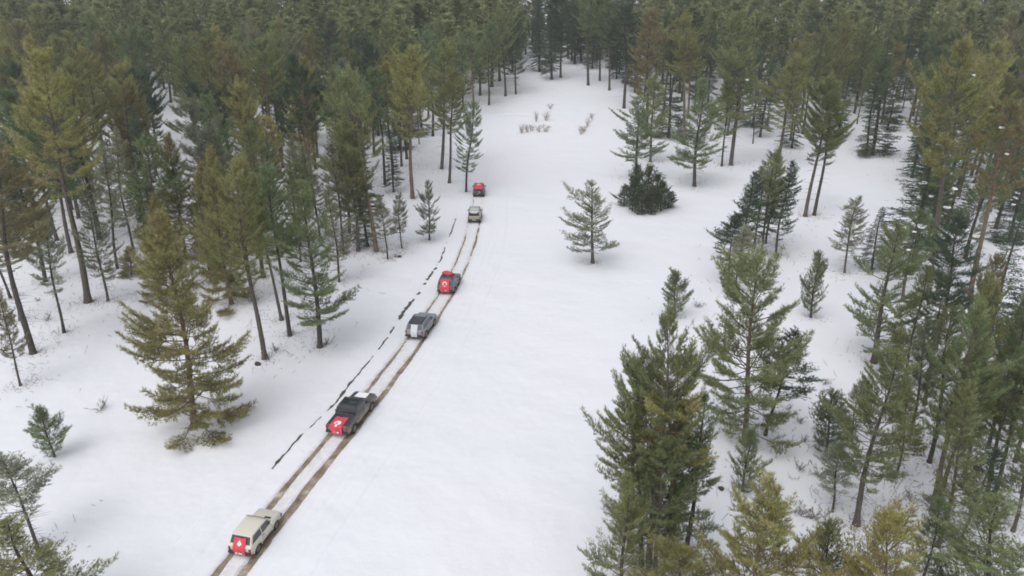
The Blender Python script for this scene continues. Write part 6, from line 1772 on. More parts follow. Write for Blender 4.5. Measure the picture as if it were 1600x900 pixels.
# ------------------------------------------------------------------ far wood behind the trees one can tell apart
def build_far_wood():
    lows = []
    for i in range(3):
        lows.append(make_conifer(f'low_{i}', 1000 + i, 20, 3.1, cb=0.2, gap=1.05, nb=5, shape='dome', bend=0.3, dead=0, drop=0.08, tuft_gap=0.68, twig_gap=0.68, n_needle=4, nlen=0.9, nwid=0.30, twig_wood=False))
    V, LP, SZ, MI, TU, HU = [], [], [], [], [], []
    base = 0
    r = random.Random(3)
    for kind, x, y, h, R, tint in FAR_TREES:
        v = lows[r.randrange(3)]
        shift = {'y': 0.35, 'o': 0.1, 'g': -0.05, 'd': -0.35, 'b': 0.25, 'p': 0.2}[tint]
        a = r.uniform(0, 6.28)
        ca, sa = math.cos(a), math.sin(a)
        for me, is_crown in ((v['trunk'], 0), (v['crown'], 1)):
            n = len(me.vertices)
            co = np.empty(n * 3, np.float32)
            me.vertices.foreach_get('co', co)
            co = co.reshape(-1, 3)
            sr, sz = 1.35 * R / v['R'], 1.05 * h / v['h']
            w = np.stack([(co[:, 0] * ca - co[:, 1] * sa) * sr + x, (co[:, 0] * sa + co[:, 1] * ca) * sr + y, co[:, 2] * sz + float(terrain(x, y))], -1)
            lp = np.empty(len(me.loops), np.int32)
            me.loops.foreach_get('vertex_index', lp)
            sz_ = np.empty(len(me.polygons), np.int32)
            me.polygons.foreach_get('loop_total', sz_)
            V.append(w)
            LP.append(lp + base)
            SZ.append(sz_)
            if is_crown:
                mi = np.empty(len(me.polygons), np.int32)
                me.polygons.foreach_get('material_index', mi)
                MI.append(mi)
                tu = np.empty(n, np.float32)
                me.attributes['tuft'].data.foreach_get('value', tu)
                hu = np.empty(n, np.float32)
                me.attributes['hue'].data.foreach_get('value', hu)
                TU.append(np.clip(tu + shift, 0, 1))
                HU.append(np.clip(hu - shift * 0.6, 0, 1))
            else:
                MI.append(np.full(len(me.polygons), 0))
                TU.append(np.zeros(n))
                HU.append(np.zeros(n))
            base += n
    me = np_mesh('far_wood', np.concatenate(V), np.concatenate(LP), np.concatenate(SZ), [M['bark'], M['needles']], np.concatenate(MI),
                 attrs={'tuft': np.concatenate(TU), 'hue': np.concatenate(HU)})
    for v in lows:
        bpy.data.meshes.remove(v['trunk'])
        bpy.data.meshes.remove(v['crown'])
    o = link('far_wood', me)
    o.color = (0.262, 0.29, 0.148, 1)
    tag(o, 'unbroken mass of pines and firs covering the slope behind', 'forest', kind='stuff')
    print('FAR', len(me.polygons))


build_far_wood()


# ------------------------------------------------------------------ young firs of the dark bush clump
rb = random.Random(21)
BUSH_TXT = ['at the left end', 'second from the left end', 'low in front, left of its middle', 'low in front, right of its middle',
            'second from the right end', 'at the right end', 'tallest, in the middle', 'at the back left', 'at the back right']
for k, (x, y) in enumerate(BUSH_SPOTS):
    v = VAR['yfir'][0] if k % 3 != 1 else VAR['young'][0]
    hh = (3.4, 5.6, 4.2, 4.6, 5.0, 2.9, 7.0, 6.6, 5.2)[k]
    rr = (1.3, 1.5, 1.5, 1.6, 1.4, 1.2, 1.7, 1.6, 1.5)[k]
    o = empty('young_fir', (x, y, float(terrain(x, y)) - 0.05), (0, rb.uniform(-0.05, 0.05), rb.uniform(0, 6.28)))
    t = link('trunk', v['trunk'], o)
    c = link('crown', v['crown'], o)
    for q in (t, c):
        q.scale = (1.18 * rr / v['R'], 1.18 * rr / v['R'], 0.92 * hh / v['h'])
    c.color = (0.115, 0.16, 0.095, 1) if k % 3 else (0.15, 0.185, 0.115, 1)
    tag(o, 'young fir of the dark bush clump, ' + BUSH_TXT[k], 'tree', 'young firs of the dense bush clump')


# ------------------------------------------------------------------ bare shrubs and twigs
def make_shrub(name, seed, h, n_stem, spread_, mat, leaf=0.0):
    r = np.random.default_rng(seed)
    P, Rr = [], []
    for _ in range(n_stem):
        a = r.uniform(0, 6.28)
        L = h * r.uniform(0.55, 1.05)
        s = np.linspace(0, 1, 5)
        out = spread_ * r.uniform(0.2, 1.0) * s ** 1.2
        base = r.normal(0, 0.12 * spread_, 2)
        p = np.stack([base[0] + out * math.cos(a) + r.normal(0, 0.03, 5) * s, base[1] + out * math.sin(a) + r.normal(0, 0.03, 5) * s, L * s - 0.1], -1)
        P.append(p)
        Rr.append(0.016 * (1 - 0.75 * s))
        for q in range(5):
            k = r.integers(1, 4)
            d = norm((p[k + 1] - p[k]) + r.normal(0, 0.22, 3) * L * 0.5)
            l2 = L * r.uniform(0.18, 0.4)
            P.append(np.stack([p[k], p[k] + d * l2 * 0.5 + r.normal(0, 0.03, 3), p[k] + d * l2]))
            Rr.append(np.array([0.009, 0.007, 0.004]))
            for w in range(3):
                b = p[k] + d * l2 * r.uniform(0.3, 0.9)
                d2 = norm(d + r.normal(0, 0.6, 3))
                P.append(np.stack([b, b + d2 * l2 * 0.5]))
                Rr.append(np.array([0.006, 0.003]))
    v, q = tubes(P, Rr, 3)
    return np_mesh(name, v, q.ravel(), np.full(len(q), 4), [mat])


shrub_me = [make_shrub(f'shrub_mesh_{i}', 40 + i, 1.7, 13, 0.9, M['leaf_dry']) for i in range(3)]
LP = ['leftmost of the patch', 'second of the patch from the left', 'third of the patch from the left', 'tallest, at the back of the patch', 'in the middle front of the patch',
      'at the right end of the patch', 'at the back right of the patch', 'low in front of the small right-hand patch', 'in the middle of the small right-hand patch',
      'at the right of the small right-hand patch', 'farthest of the small right-hand patch', 'alone behind the two patches']
for k, (x, y) in enumerate(SHRUB_SPOTS):
    o = link('bare_shrub', shrub_me[k % 3])
    o.location = (x, y, float(terrain(x, y)))
    o.rotation_euler = (0, 0, rb.uniform(0, 6))
    s = rb.uniform(0.9, 1.35)
    o.scale = (s * 1.2, s * 1.2, s * (1.5 if k in (3, 9) else 1.0))
    tag(o, 'twiggy shrub on the far clearing, ' + LP[k], 'shrub', 'shrubs on the far clearing')

brush_me = [make_shrub(f'brush_mesh_{i}', 60 + i, 1.0, 14, 1.0, M['twig']) for i in range(3)]
TW = ['upper one beside the bare sapling on the right lane', 'lower one beside the bare sapling on the right lane', 'left of the foot of the big olive pine', 'right of the foot of the big olive pine',
      'left one in the right foreground snow', 'middle one in the right foreground snow', 'right one in the right foreground snow', 'below the small young pine on the left', 'below the small young pine on the right',
      'beside the trunk at far left', 'in front of the trunk at far left', 'at the foot of the slender group by the track', 'beside the thick bare trunk at the forest edge', 'beside the middle trunk at the forest edge',
      'beside the wavy trunk at the forest edge', 'right of the slender group by the track', 'under the leaning trunks on the right', 'left of the leaning trunks on the right', 'under the right branches of the big olive pine',
      'behind the right branches of the big olive pine', 'right of the small round young pine', 'left of the small round young pine', 'left of the big bushy yellow-green pine', 'on the lane below the double-headed young pine']
for k, (x, y) in enumerate(TWIG_SPOTS):
    o = link('low_brush', brush_me[k % 3])
    o.location = (x, y, float(terrain(x, y)))
    s = rb.uniform(0.5, 0.95)
    o.rotation_euler = (0, 0, rb.uniform(0, 6))
    o.scale = (s * 1.2, s * 1.2, s)
    tag(o, 'bare brush ' + TW[k], 'shrub', 'low brush at the wood edge')


# fallen twigs, saplings and dry stalks on the forest floor: nobody could count them
def build_undergrowth():
    r = np.random.default_rng(77)
    C = np.array([(t[1], t[2]) for t in TREES])
    near = (C[:, 1] < 150) & (np.abs(C[:, 0] - road_x(np.clip(C[:, 1], 20, 170))) > 6)
    right_wood = (C[:, 0] > 12) & (C[:, 1] < 70)
    lone = np.array([('lone' in t[7] or 'alone' in t[7] or 'open snow' in t[7]) for t in TREES])
    P, Rr = [], []
    for (x, y), n_, rw, ln in zip(C, near, right_wood, lone):
        if not n_ or ln:
            continue
        for _ in range(34 if rw else 34):
            a, d = r.uniform(0, 6.28), abs(r.normal(0, 3.2)) + 0.3
            bx, by = x + d * math.cos(a), y + d * math.sin(a)
            ru = bx - float(road_x(min(max(by, 20), 170)))
            if -6.5 < ru < 24 and by > 25 and (by < 100 and bx < 10 + (by - 60) * 0.2 or ru < 12):
                continue
            bz = float(terrain(bx, by)) - 0.05
            L = r.uniform(0.25, 0.85)
            tilt = r.uniform(0.1, 1.45) if rw else r.uniform(0.2, 1.5)
            a2 = r.uniform(0, 6.28)
            dr = np.array([math.cos(a2) * math.sin(tilt), math.sin(a2) * math.sin(tilt), math.cos(tilt)])
            b = np.array([bx, by, bz + 0.02])
            P.append(np.stack([b, b + dr * L * 0.5 + r.normal(0, 0.04, 3), b + dr * L]))
            Rr.append(np.array([0.014, 0.010, 0.005]))
            for q in range(3):
                s = b + dr * L * r.uniform(0.3, 0.9)
                d2 = norm(dr + r.normal(0, 0.6, 3))
                P.append(np.stack([s, s + d2 * L * 0.4]))
                Rr.append(np.array([0.009, 0.004]))
    v, q = tubes(P, Rr, 3)
    me = np_mesh('undergrowth', v, q.ravel(), np.full(len(q), 4), [M['twig_red']])
    tag(link('undergrowth', me), 'dead twigs and dry stalks littering the snow under the trees', 'undergrowth', kind='stuff')


build_undergrowth()


# brown needles and cone scales shed round the nearer trunks
def build_litter():
    r = np.random.default_rng(78)
    P = []
    for kind, x, y, h, R, *_ in TREES:
        if y > 120 or h < 6:
            continue
        k = 150
        d = 0.18 + np.abs(r.normal(0, 0.75, k)) + r.uniform(0, 0.3, k)
        a = r.uniform(0, 6.28, k)
        P.append(np.stack([x + d * np.cos(a), y + d * np.sin(a)], -1))
    P = np.concatenate(P)
    k = len(P)
    z = terrain(P[:, 0], P[:, 1]) + 0.05
    c0 = np.stack([P[:, 0], P[:, 1], z], -1)
    a = r.uniform(0, 6.28, k)
    L = r.uniform(0.03, 0.11, k)
    d1 = np.stack([np.cos(a) * L, np.sin(a) * L, r.uniform(-0.01, 0.05, k)], -1)
    d2 = np.stack([-np.sin(a) * L * 0.5, np.cos(a) * L * 0.5, r.uniform(-0.01, 0.03, k)], -1)
    tri = np.stack([c0 - d1, c0 + d2, c0 + d1], 1).reshape(-1, 3)
    me = np_mesh('needle_litter', tri, np.arange(len(tri)), np.full(k, 3), [M['litter']])
    tag(link('needle_litter', me), 'brown needle litter strewn on the snow round the trunks', 'litter', kind='stuff')


build_litter()


def make_rock(seed, s):
    r = random.Random(seed)
    bm = bmesh.new()
    bmesh.ops.create_icosphere(bm, subdivisions=2, radius=1)
    for v in bm.verts:
        k = 1 + 0.25 * math.sin(v.co.x * 3 + seed) * math.sin(v.co.y * 4) + r.uniform(-0.08, 0.08)
        v.co = Vector((v.co.x * s[0] * k, v.co.y * s[1] * k, v.co.z * s[2] * k))
    return bm_mesh('rock', bm, M['rock'], smooth=50)


ST = ['dark stone on the snow left of the thick bare trunk at the forest edge', 'black stone beside the tight clump of pines',
      'dark post-like stump standing on the snow at lower right', 'dark stone at the foot of the slender group by the track']
for k, (x, y) in enumerate(STUMP_SPOTS):
    o = link('tree_stump' if k == 2 else 'stone', make_rock(k + 3, ((0.3, 0.25, 0.22), (0.2, 0.2, 0.16), (0.12, 0.12, 0.55), (0.28, 0.22, 0.2))[k]))
    o.location = (x, y, float(terrain(x, y)) + 0.08 + (0.3 if k == 2 else 0))
    tag(o, ST[k], 'stump' if k == 2 else 'stone')


# snow lumps lodged in the dark trees on the right
def lump_mesh(seed):
    r = random.Random(seed)
    bm = bmesh.new()
    bmesh.ops.create_icosphere(bm, subdivisions=2, radius=1)
    for v in bm.verts:
        k = 1 + 0.3 * math.sin(v.co.x * 3.3 + seed) * math.cos(v.co.y * 2.7 + seed) + r.uniform(-0.1, 0.1)
        v.co = Vector((v.co.x * 0.5 * k, v.co.y * 0.36 * k, max(v.co.z, -0.35) * 0.2 * k))
    return bm_mesh('snow_lump', bm, M['snow_lump'], smooth=60)


LUMPS = [lump_mesh(i) for i in range(4)]
lumpy = [(tree_objs[i], TREES[i]) for i in range(len(TREES)) if TREES[i][1] > 14 and (TREES[i][0] == 'fir' or TREES[i][1] > 40) and TREES[i][2] < 150]
rl = random.Random(4)
for o, row in lumpy:
    snowy = 'snow lumps' in row[7]
    for _ in range(9 if snowy else rl.choice((0, 1, 1, 2, 3))):
        f = rl.uniform(0.45, 0.9)
        a = rl.uniform(3.4, 6.0)
        rad = row[4] * (1 - f) * 0.95 + 0.15
        q = link('snow_lump', LUMPS[rl.randrange(4)], o)
        q.location = (rad * math.cos(a), rad * math.sin(a), f * row[3])
        q.rotation_euler = (rl.uniform(-0.2, 0.2), rl.uniform(-0.2, 0.2), rl.uniform(0, 6))
        s = rl.uniform(0.35, 0.8) * (1.25 if snowy else 1)
        q.scale = (s, s, s)


# ------------------------------------------------------------------ vehicles (local axes: +y forward, x right, z up)
def prism(profile, hw, slices=((-1, 0.07), (-0.965, 0.02), (-0.86, 0.0), (0.86, 0.0), (0.965, 0.02), (1, 0.07))):
    """solid whose side outline is profile [(y, z)], rounded across its width"""
    bm = bmesh.new()
    n = len(profile)
    nrm = []
    area = sum(profile[i][0] * profile[(i + 1) % n][1] - profile[(i + 1) % n][0] * profile[i][1] for i in range(n))
    sg = 1 if area > 0 else -1
    for i in range(n):
        a, b, c = profile[i - 1], profile[i], profile[(i + 1) % n]
        d1 = Vector((b[0] - a[0], b[1] - a[1]))
        d2 = Vector((c[0] - b[0], c[1] - b[1]))
        d1.normalize()
        d2.normalize()
        t = d1 + d2
        if t.length < 1e-5:
            t = d1
        t.normalize()
        nrm.append((-t.y * sg, t.x * sg))
    rings = []
    for f, ins in slices:
        ring = []
        for (y, z), (ny, nz) in zip(profile, nrm):
            yy, zz = y + ny * ins, z + nz * ins
            ring.append(bm.verts.new((f * hw(yy, zz), yy, zz)))
        rings.append(ring)
    for a, b in zip(rings[:-1], rings[1:]):
        for i in range(n):
            bm.faces.new((a[i], a[(i + 1) % n], b[(i + 1) % n], b[i]))
    bm.faces.new(rings[0])
    bm.faces.new(rings[-1][::-1])
    return bm


def slab(pts, off, thick):
    """thin solid panel from a 3D outline, pushed out along its normal"""
    P = [Vector(p) for p in pts]
    nn = Vector((0, 0, 0))
    for i in range(len(P)):
        a, b = P[i], P[(i + 1) % len(P)]
        nn += a.cross(b)
    nn.normalize()
    bm = bmesh.new()
    o = [bm.verts.new(p + nn * off) for p in P]
    q = [bm.verts.new(p + nn * (off - thick)) for p in P]
    bm.faces.new(o)
    bm.faces.new(q[::-1])
    for i in range(len(P)):
        j = (i + 1) % len(P)
        bm.faces.new((o[i], q[i], q[j], o[j]))
    return bm


def box(c, s, bev=0.0):
    bm = bmesh.new()
    bmesh.ops.create_cube(bm, size=1)
    for v in bm.verts:
        v.co = Vector((c[0] + v.co.x * s[0], c[1] + v.co.y * s[1], c[2] + v.co.z * s[2]))
    if bev:
        bmesh.ops.bevel(bm, geom=list(bm.edges), offset=bev, segments=2, affect='EDGES', profile=0.6)
    return bm


def lathe_x(prof, seg=24):
    """ring about the x axis from [(x, radius)] closed profile"""
    bm = bmesh.new()
    rings = []
    for k in range(seg):
        a = 2 * math.pi * k / seg
        rings.append([bm.verts.new((x, r * math.cos(a), r * math.sin(a))) for x, r in prof])
    m = len(prof)
    for k in range(seg):
        a, b = rings[k], rings[(k + 1) % seg]
        for i in range(m):
            bm.faces.new((a[i], a[(i + 1) % m], b[(i + 1) % m], b[i]))
    return bm


WHEELS = {}


def wheel_meshes(R, W):
    key = (R, W)
    if key not in WHEELS:
        w = W / 2
        ty = lathe_x([(-w, R * 0.62), (-w, R * 0.9), (-w * 0.75, R * 0.985), (-w * 0.3, R), (w * 0.3, R), (w * 0.75, R * 0.985), (w, R * 0.9), (w, R * 0.62)], 28)
        rim = lathe_x([(-w * 0.9, R * 0.06), (-w * 0.9, R * 0.615), (w * 0.96, R * 0.615), (w * 0.96, R * 0.53), (w * 0.45, R * 0.5), (w * 0.55, R * 0.06)], 28)
        for k in range(6):
            a = k * math.pi / 3
            sp = box((w * 0.72, 0, R * 0.29), (0.03, R * 0.16, R * 0.5))
            bmesh.ops.rotate(sp, verts=sp.verts, cent=(0, 0, 0), matrix=Matrix.Rotation(a, 3, 'X'))
            tmp = bpy.data.meshes.new('tmp')
            sp.to_mesh(tmp)
            sp.free()
            rim.from_mesh(tmp)
            bpy.data.meshes.remove(tmp)
        WHEELS[key] = (bm_mesh('tyre', ty, M['rubber'], smooth=40), bm_mesh('rim', rim, M['rim'], smooth=40))
    return WHEELS[key]


def arch(cy, r, n=9):
    return [(cy - r * math.cos(math.pi * i / (n - 1)), 0.0 + r * math.sin(math.pi * i / (n - 1))) for i in range(n)]


def add_part(name, bm, mat, parent, smooth=30, label=None):
    o = link(name, bm_mesh(name, bm, mat, smooth), parent)
    if label:
        o['label'] = label
    return o


def build_vehicle(name, spec, label, y_road, cat='car'):
    S = spec
    root = empty(name)
    hL, W, belt, roof = S['L'] / 2, S['W'], S['belt'], S['H']
    wb2, wr = S['wb'] / 2, S['wr']
    ar = wr * 1.22
    sill = S['sill']
    az = wr * 0.98
    bot = []
    for cy in (-wb2, wb2):
        pts = []
        for i in range(11):
            a = math.pi * i / 10
            yy, zz = cy - ar * math.cos(a), az + ar * math.sin(a) * 0.86
            pts.append((yy, max(sill, zz)) if zz > sill else (yy, sill))
        bot.append(pts)
    low = [(-hL + 0.04, sill + 0.10), (-hL + 0.22, sill)] + bot[0] + bot[1] + [(hL - 0.25, sill), (hL - 0.05, sill + 0.10)]
    prof = low + S['top']          # counter-clockwise: along the bottom to the front, back along the top to the rear

    def hw(y, z):
        w = W / 2
        if z > belt:
            w -= S['tumble'] * (z - belt) / (roof - belt)
        if z < 0.55:
            w -= 0.03 * (0.55 - z) / 0.3
        w *= 1 - 0.07 * (abs(y) / hL) ** 6
        return w
    body = add_part('body', prism(prof, hw), M[S['paint']], root)
    # dark underbody and wheel wells
    add_part('underbody', box((0, 0, sill + 0.16), (W * 0.74, S['L'] * 0.9, 0.26)), M['trim'], root)
    tyre, rim = wheel_meshes(wr, S.get('ww', 0.24))
    for sx in (-1, 1):
        for cy in (-wb2, wb2):
            w = link('wheel', tyre, root)
            w.location = (sx * (W / 2 - 0.10), cy, wr)
            if sx < 0:
                w.rotation_euler = (0, 0, math.pi)
            rm = link('rim', rim, w)
            # arch flare
            pts_o = []
            bm = bmesh.new()
            n = 11
            rings = []
            for i in range(n):
                a = math.pi * i / (n - 1)
                c_, s_ = -math.cos(a), math.sin(a) * 0.86
                row = []
                for rr_, xo in ((ar * 0.99, -0.05), (ar * 0.99, 0.035), (ar * 1.13, 0.03), (ar * 1.15, -0.05)):
                    yy, zz = cy + rr_ * c_, az + rr_ * s_
                    row.append(bm.verts.new((sx * (hw(yy, max(zz, 0.5)) + xo), yy, zz)))
                rings.append(row)
            for A, B in zip(rings[:-1], rings[1:]):
                for i in range(4):
                    bm.faces.new((A[i], A[(i + 1) % 4], B[(i + 1) % 4], B[i]))
            bm.faces.new(rings[0][::-1])
            bm.faces.new(rings[-1])
            add_part('wheel_arch', bm, M[S.get('flare', 'trim')], root)
    # glass
    for poly in S['side']:
        for sx in (-1, 1):
            pts = [(sx * hw(y, z), y, z) for y, z in poly]
            if sx < 0:
                pts = pts[::-1]
            # make normal point outwards
            P = [Vector(p) for p in pts]
            nn = sum((P[i].cross(P[(i + 1) % len(P)]) for i in range(len(P))), Vector())
            if nn.x * sx < 0:
                pts = pts[::-1]
            add_part('side_window', slab(pts, 0.012, 0.03), M['glass'], root)
    for nm, (ya, za, yb, zb) in (('windscreen', S['front']), ('rear_window', S['rear'])):
        if ya is None:
            continue
        la, lb = hw(ya, za) * 0.88, hw(yb, zb) * 0.9
        pts = [(-la, ya, za), (la, ya, za), (lb, yb, zb), (-lb, yb, zb)]
        P = [Vector(p) for p in pts]
        nn = sum((P[i].cross(P[(i + 1) % 4]) for i in range(4)), Vector())
        if (nm == 'windscreen') != (nn.y > 0):
            pts = pts[::-1]
        g = add_part(nm, slab(pts, 0.012, 0.03), M[S.get(nm + '_mat', 'glass')], root)
        if nm == 'windscreen':
            for sx in (-0.35, 0.25):
                pw = [(sx - 0.3, ya + 0.02, za + 0.035), (sx + 0.3, ya + 0.0, za + 0.07)]
                v, q = tubes([np.array(pw)], [np.array([0.012, 0.012])], 4)
                link('wiper', np_mesh('wiper', v, q.ravel(), np.full(len(q), 4), [M['trim']]), g)
    # bumpers, lamps, plate, mirrors, handles, door seams
    bz = sill + 0.2
    add_part('front_bumper', box((0, hL + 0.0, bz), (W * 0.95, 0.2, 0.24), 0.05), M[S.get('bumper', 'trim')], root)
    rbp = add_part('rear_bumper', box((0, -hL - 0.0, bz), (W * 0.95, 0.2, 0.22), 0.05), M[S.get('bumper', 'trim')], root)
    add_part('licence_plate', box((S.get('plate_x', 0.0), -hL - 0.105, bz + 0.02), (0.5, 0.02, 0.11)), M['plate'], rbp)
    add_part('grille', box((0, hL - 0.01, belt - 0.32), (W * 0.5, 0.06, 0.2), 0.02), M['trim'], root)
    for sx in (-1, 1):
        add_part('headlight', box((sx * W * 0.36, hL - 0.03, belt - 0.3), (0.3, 0.1, 0.2), 0.04), M['clear_lamp'], root)
        add_part('tail_light', box((sx * W * 0.43, -hL + 0.03, S.get('tl_z', belt - 0.28)), (0.14, 0.1, S.get('tl_h', 0.34)), 0.03), M['red_lamp'], root)
        mz = belt + 0.1
        ym = S['mirror_y']
        add_part('side_mirror', box((sx * (W / 2 + 0.12), ym, mz), (0.2, 0.1, 0.17), 0.04), M[S.get('mirror', 'trim')], root)
        for yd in S['doors']:
            add_part('door_handle', box((sx * (hw(yd, belt - 0.1) + 0.012), yd, belt - 0.12), (0.03, 0.16, 0.03), 0.01), M['trim'], root)
        for yd in S['seams']:
            add_part('door_seam', box((sx * hw(yd, belt - 0.3), yd, (sill + belt) / 2 + 0.08), (0.012, 0.018, belt - sill - 0.2)), M['trim'], root)
        if S.get('rails'):
            y0, y1 = S['rails']
            xr = hw(0, roof) - 0.13
            zt = roof + S.get('rail_z', 0.075)
            pth = np.array([[sx * xr, y0, roof - 0.03], [sx * xr, y0 + 0.12, zt], [sx * xr, y1 - 0.12, zt], [sx * xr, y1, roof - 0.03]])
            v, q = tubes([pth], [np.full(4, 0.026)], 6)
            link('roof_rail', np_mesh('roof_rail', v, q.ravel(), np.full(len(q), 4), [M['trim']], smooth=True), root)
    for yb_ in S.get('bars', ()):
        xr = hw(0, roof) - 0.1
        add_part('roof_bar', box((0, yb_, roof + S.get('rail_z', 0.075)), (2 * xr, 0.07, 0.04), 0.012), M['trim'], root)
    # stand it on the snow, between the ruts
    cx, tx, ty = (float(v) for v in road_frame(np.array(y_road)))
    zf = [float(terrain(cx + tx * d, y_road + ty * d)) for d in (-wb2, wb2)]
    pitch = math.atan2(zf[1] - zf[0], S['wb'])
    k_ = S.get('scale', 1.0)
    root.scale = (k_, k_, k_)
    root.location = (cx, y_road, (zf[0] + zf[1]) / 2 - 0.055)
    root.rotation_euler = (pitch, 0, math.atan2(-tx, ty))
    tag(root, label, cat, 'off-road convoy along the snow track')
    return root, hw


def place_on(root, o, local):
    """a top-level thing that rests on a vehicle: same frame, not parented"""
    m = Matrix.LocRotScale(root.location, root.rotation_euler, root.scale)
    o.matrix_world = m @ Matrix.Translation(local)


def cloth_fn(path, width, seed, amp=0.02):
    P = [Vector((0, p[0], p[1])) for p in path]
    ln = [0.0]
    for a, b in zip(P[:-1], P[1:]):
        ln.append(ln[-1] + (b - a).length)
    r = random.Random(seed)
    ph = [r.uniform(0, 6) for _ in range(4)]

    def f(u, s, off=0.0):
        s_ = max(0.0, min(ln[-1] * 0.9999, s))
        k = max(i for i in range(len(P) - 1) if ln[i] <= s_)
        t = (s_ - ln[k]) / (ln[k + 1] - ln[k])
        p = P[k].lerp(P[k + 1], t)
        d = (P[k + 1] - P[k]).normalized()
        nn = Vector((0, d.z, -d.y))
        if nn.y > 0.2 or (abs(nn.y) <= 0.2 and nn.z < 0):
            nn = -nn
        rip = amp * (math.sin(u / width * 9 + ph[0] + s * 2.1) + 0.6 * math.sin(u / width * 17 + ph[1] - s * 3))
        edge = 0.015 * math.sin(s * 9 + ph[2])
        return p + nn * (rip + amp * 1.7 + off) + Vector((u + edge * (u / width), 0, 0))
    return f, ln[-1]


def build_flag(name, root, path, width, label, mat, seed, emblem=None, at=0.35, esize=0.3, back=None, amp=0.02):
    f, Ltot = cloth_fn(path, width, seed, amp)
    nu, nv = 22, max(16, int(Ltot / 0.06))
    bm = bmesh.new()
    top = [[bm.verts.new(f((i / nu - 0.5) * width, j / nv * Ltot, 0.008)) for i in range(nu + 1)] for j in range(nv + 1)]
    bot = [[bm.verts.new(f((i / nu - 0.5) * width, j / nv * Ltot, 0.0)) for i in range(nu + 1)] for j in range(nv + 1)]
    for j in range(nv):
        for i in range(nu):
            bm.faces.new((top[j][i], top[j][i + 1], top[j + 1][i + 1], top[j + 1][i]))
            bm.faces.new((bot[j][i], bot[j + 1][i], bot[j + 1][i + 1], bot[j][i + 1]))
    for j in range(nv):
        for i in (0, nu):
            bm.faces.new((top[j][i], top[j + 1][i], bot[j + 1][i], bot[j][i]))
    for i in range(nu):
        for j in (0, nv):
            bm.faces.new((top[j][i], bot[j][i], bot[j][i + 1], top[j][i + 1]))
    me = bm_mesh('cloth', bm, mat, smooth=60)
    o = link(name, me)
    place_on(root, o, (0, 0, 0))
    tag(o, label, 'flag', 'flags on the convoy')

    def mark(nm, outline, du, dv):
        """flat printed shape lying on the cloth, outline in (u, v), v down the cloth"""
        b2 = bmesh.new()
        a_ = [b2.verts.new(f(u + du, v + dv, 0.022)) for u, v in outline]
        c_ = [b2.verts.new(f(u + du, v + dv, 0.010)) for u, v in outline]
        n = len(outline)
        for i in range(n):
            j = (i + 1) % n
            b2.faces.new((a_[i], a_[j], c_[j], c_[i]))
        b2.faces.new(a_)
        b2.faces.new(c_[::-1])
        bmesh.ops.triangulate(b2, faces=b2.faces[:])
        link(nm, bm_mesh(nm, b2, M['flag_white']), o)
    if emblem == 'crescent':
        R = esize
        out, inn = [], []
        th0 = math.radians(38)
        # crescent opening towards the star below it (hoist edge on top)
        for i in range(25):
            a = th0 + (2 * math.pi - 2 * th0) * i / 24
            out.append((R * math.sin(a), R * math.cos(a)))
        r2, c2 = R * 0.8, R * 0.25
        e = out[0]
        th1 = math.atan2(e[0], e[1] - c2)
        for i in range(1, 24):
            a = th1 + (2 * math.pi - 2 * th1) * (24 - i) / 24
            inn.append((r2 * math.sin(a), c2 + r2 * math.cos(a)))
        mark('crescent', out + inn, 0, at)
        star = []
        for i in range(10):
            rr = R * (0.5 if i % 2 == 0 else 0.2)
            a = math.pi * i / 5 + math.pi
            star.append((rr * math.sin(a), rr * math.cos(a)))
        mark('star', star, 0, at + R * 1.02)
    elif emblem == 'badge':
        R = esize
        mark('badge', [(0, -R * 1.15), (R * 0.3, -R * 0.55), (R * 0.85, R * 0.1), (R * 0.45, R * 0.6), (0, R * 0.95), (-R * 0.45, R * 0.6), (-R * 0.85, R * 0.1), (-R * 0.3, -R * 0.55)], 0, at)
    return o


NIVA = dict(scale=0.94, L=3.74, W=1.68, H=1.64, belt=1.02, sill=0.36, wb=2.2, wr=0.36, tumble=0.13, paint='cream', bumper='trim', mirror='cream',
            top=[(1.85, 0.62), (1.83, 0.90), (1.72, 0.97), (0.82, 1.04), (0.72, 1.06), (0.34, 1.54), (0.20, 1.60), (-0.2, 1.64), (-1.2, 1.62), (-1.42, 1.57), (-1.72, 1.08), (-1.83, 0.98), (-1.85, 0.62)],
            side=[[(0.62, 1.08), (0.30, 1.50), (-0.42, 1.52), (-0.42, 1.08)], [(-0.52, 1.08), (-0.52, 1.52), (-1.26, 1.51), (-1.50, 1.10)]],
            front=(0.72, 1.08, 0.34, 1.54), rear=(-1.70, 1.12, -1.43, 1.54), mirror_y=0.48, doors=(-0.35,), seams=(0.66, -0.47), ww=0.22, flare='cream')
PICK = dict(L=5.3, W=1.88, H=1.80, belt=1.16, sill=0.46, wb=3.15, wr=0.40, tumble=0.15, paint='graphite', mirror='graphite',
            top=[(2.63, 0.75), (2.58, 1.04), (2.40, 1.14), (1.42, 1.22), (1.28, 1.24), (0.62, 1.70), (0.42, 1.77), (-0.1, 1.80), (-0.72, 1.78), (-0.88, 1.73), (-1.02, 1.22), (-1.06, 1.20), (-2.56, 1.20), (-2.62, 1.14), (-2.63, 0.75)],
            side=[[(1.12, 1.24), (0.58, 1.66), (0.10, 1.68), (0.10, 1.24)], [(0.02, 1.24), (0.02, 1.68), (-0.68, 1.67), (-0.82, 1.24)]],
            front=(1.26, 1.26, 0.64, 1.69), rear=(-1.00, 1.28, -0.89, 1.68), mirror_y=1.0, doors=(0.2, -0.65), seams=(1.15, 0.06, -0.88), rails=(-0.75, 0.5), bars=(-0.5, 0.25), tl_z=0.98, tl_h=0.36, flare='trim')
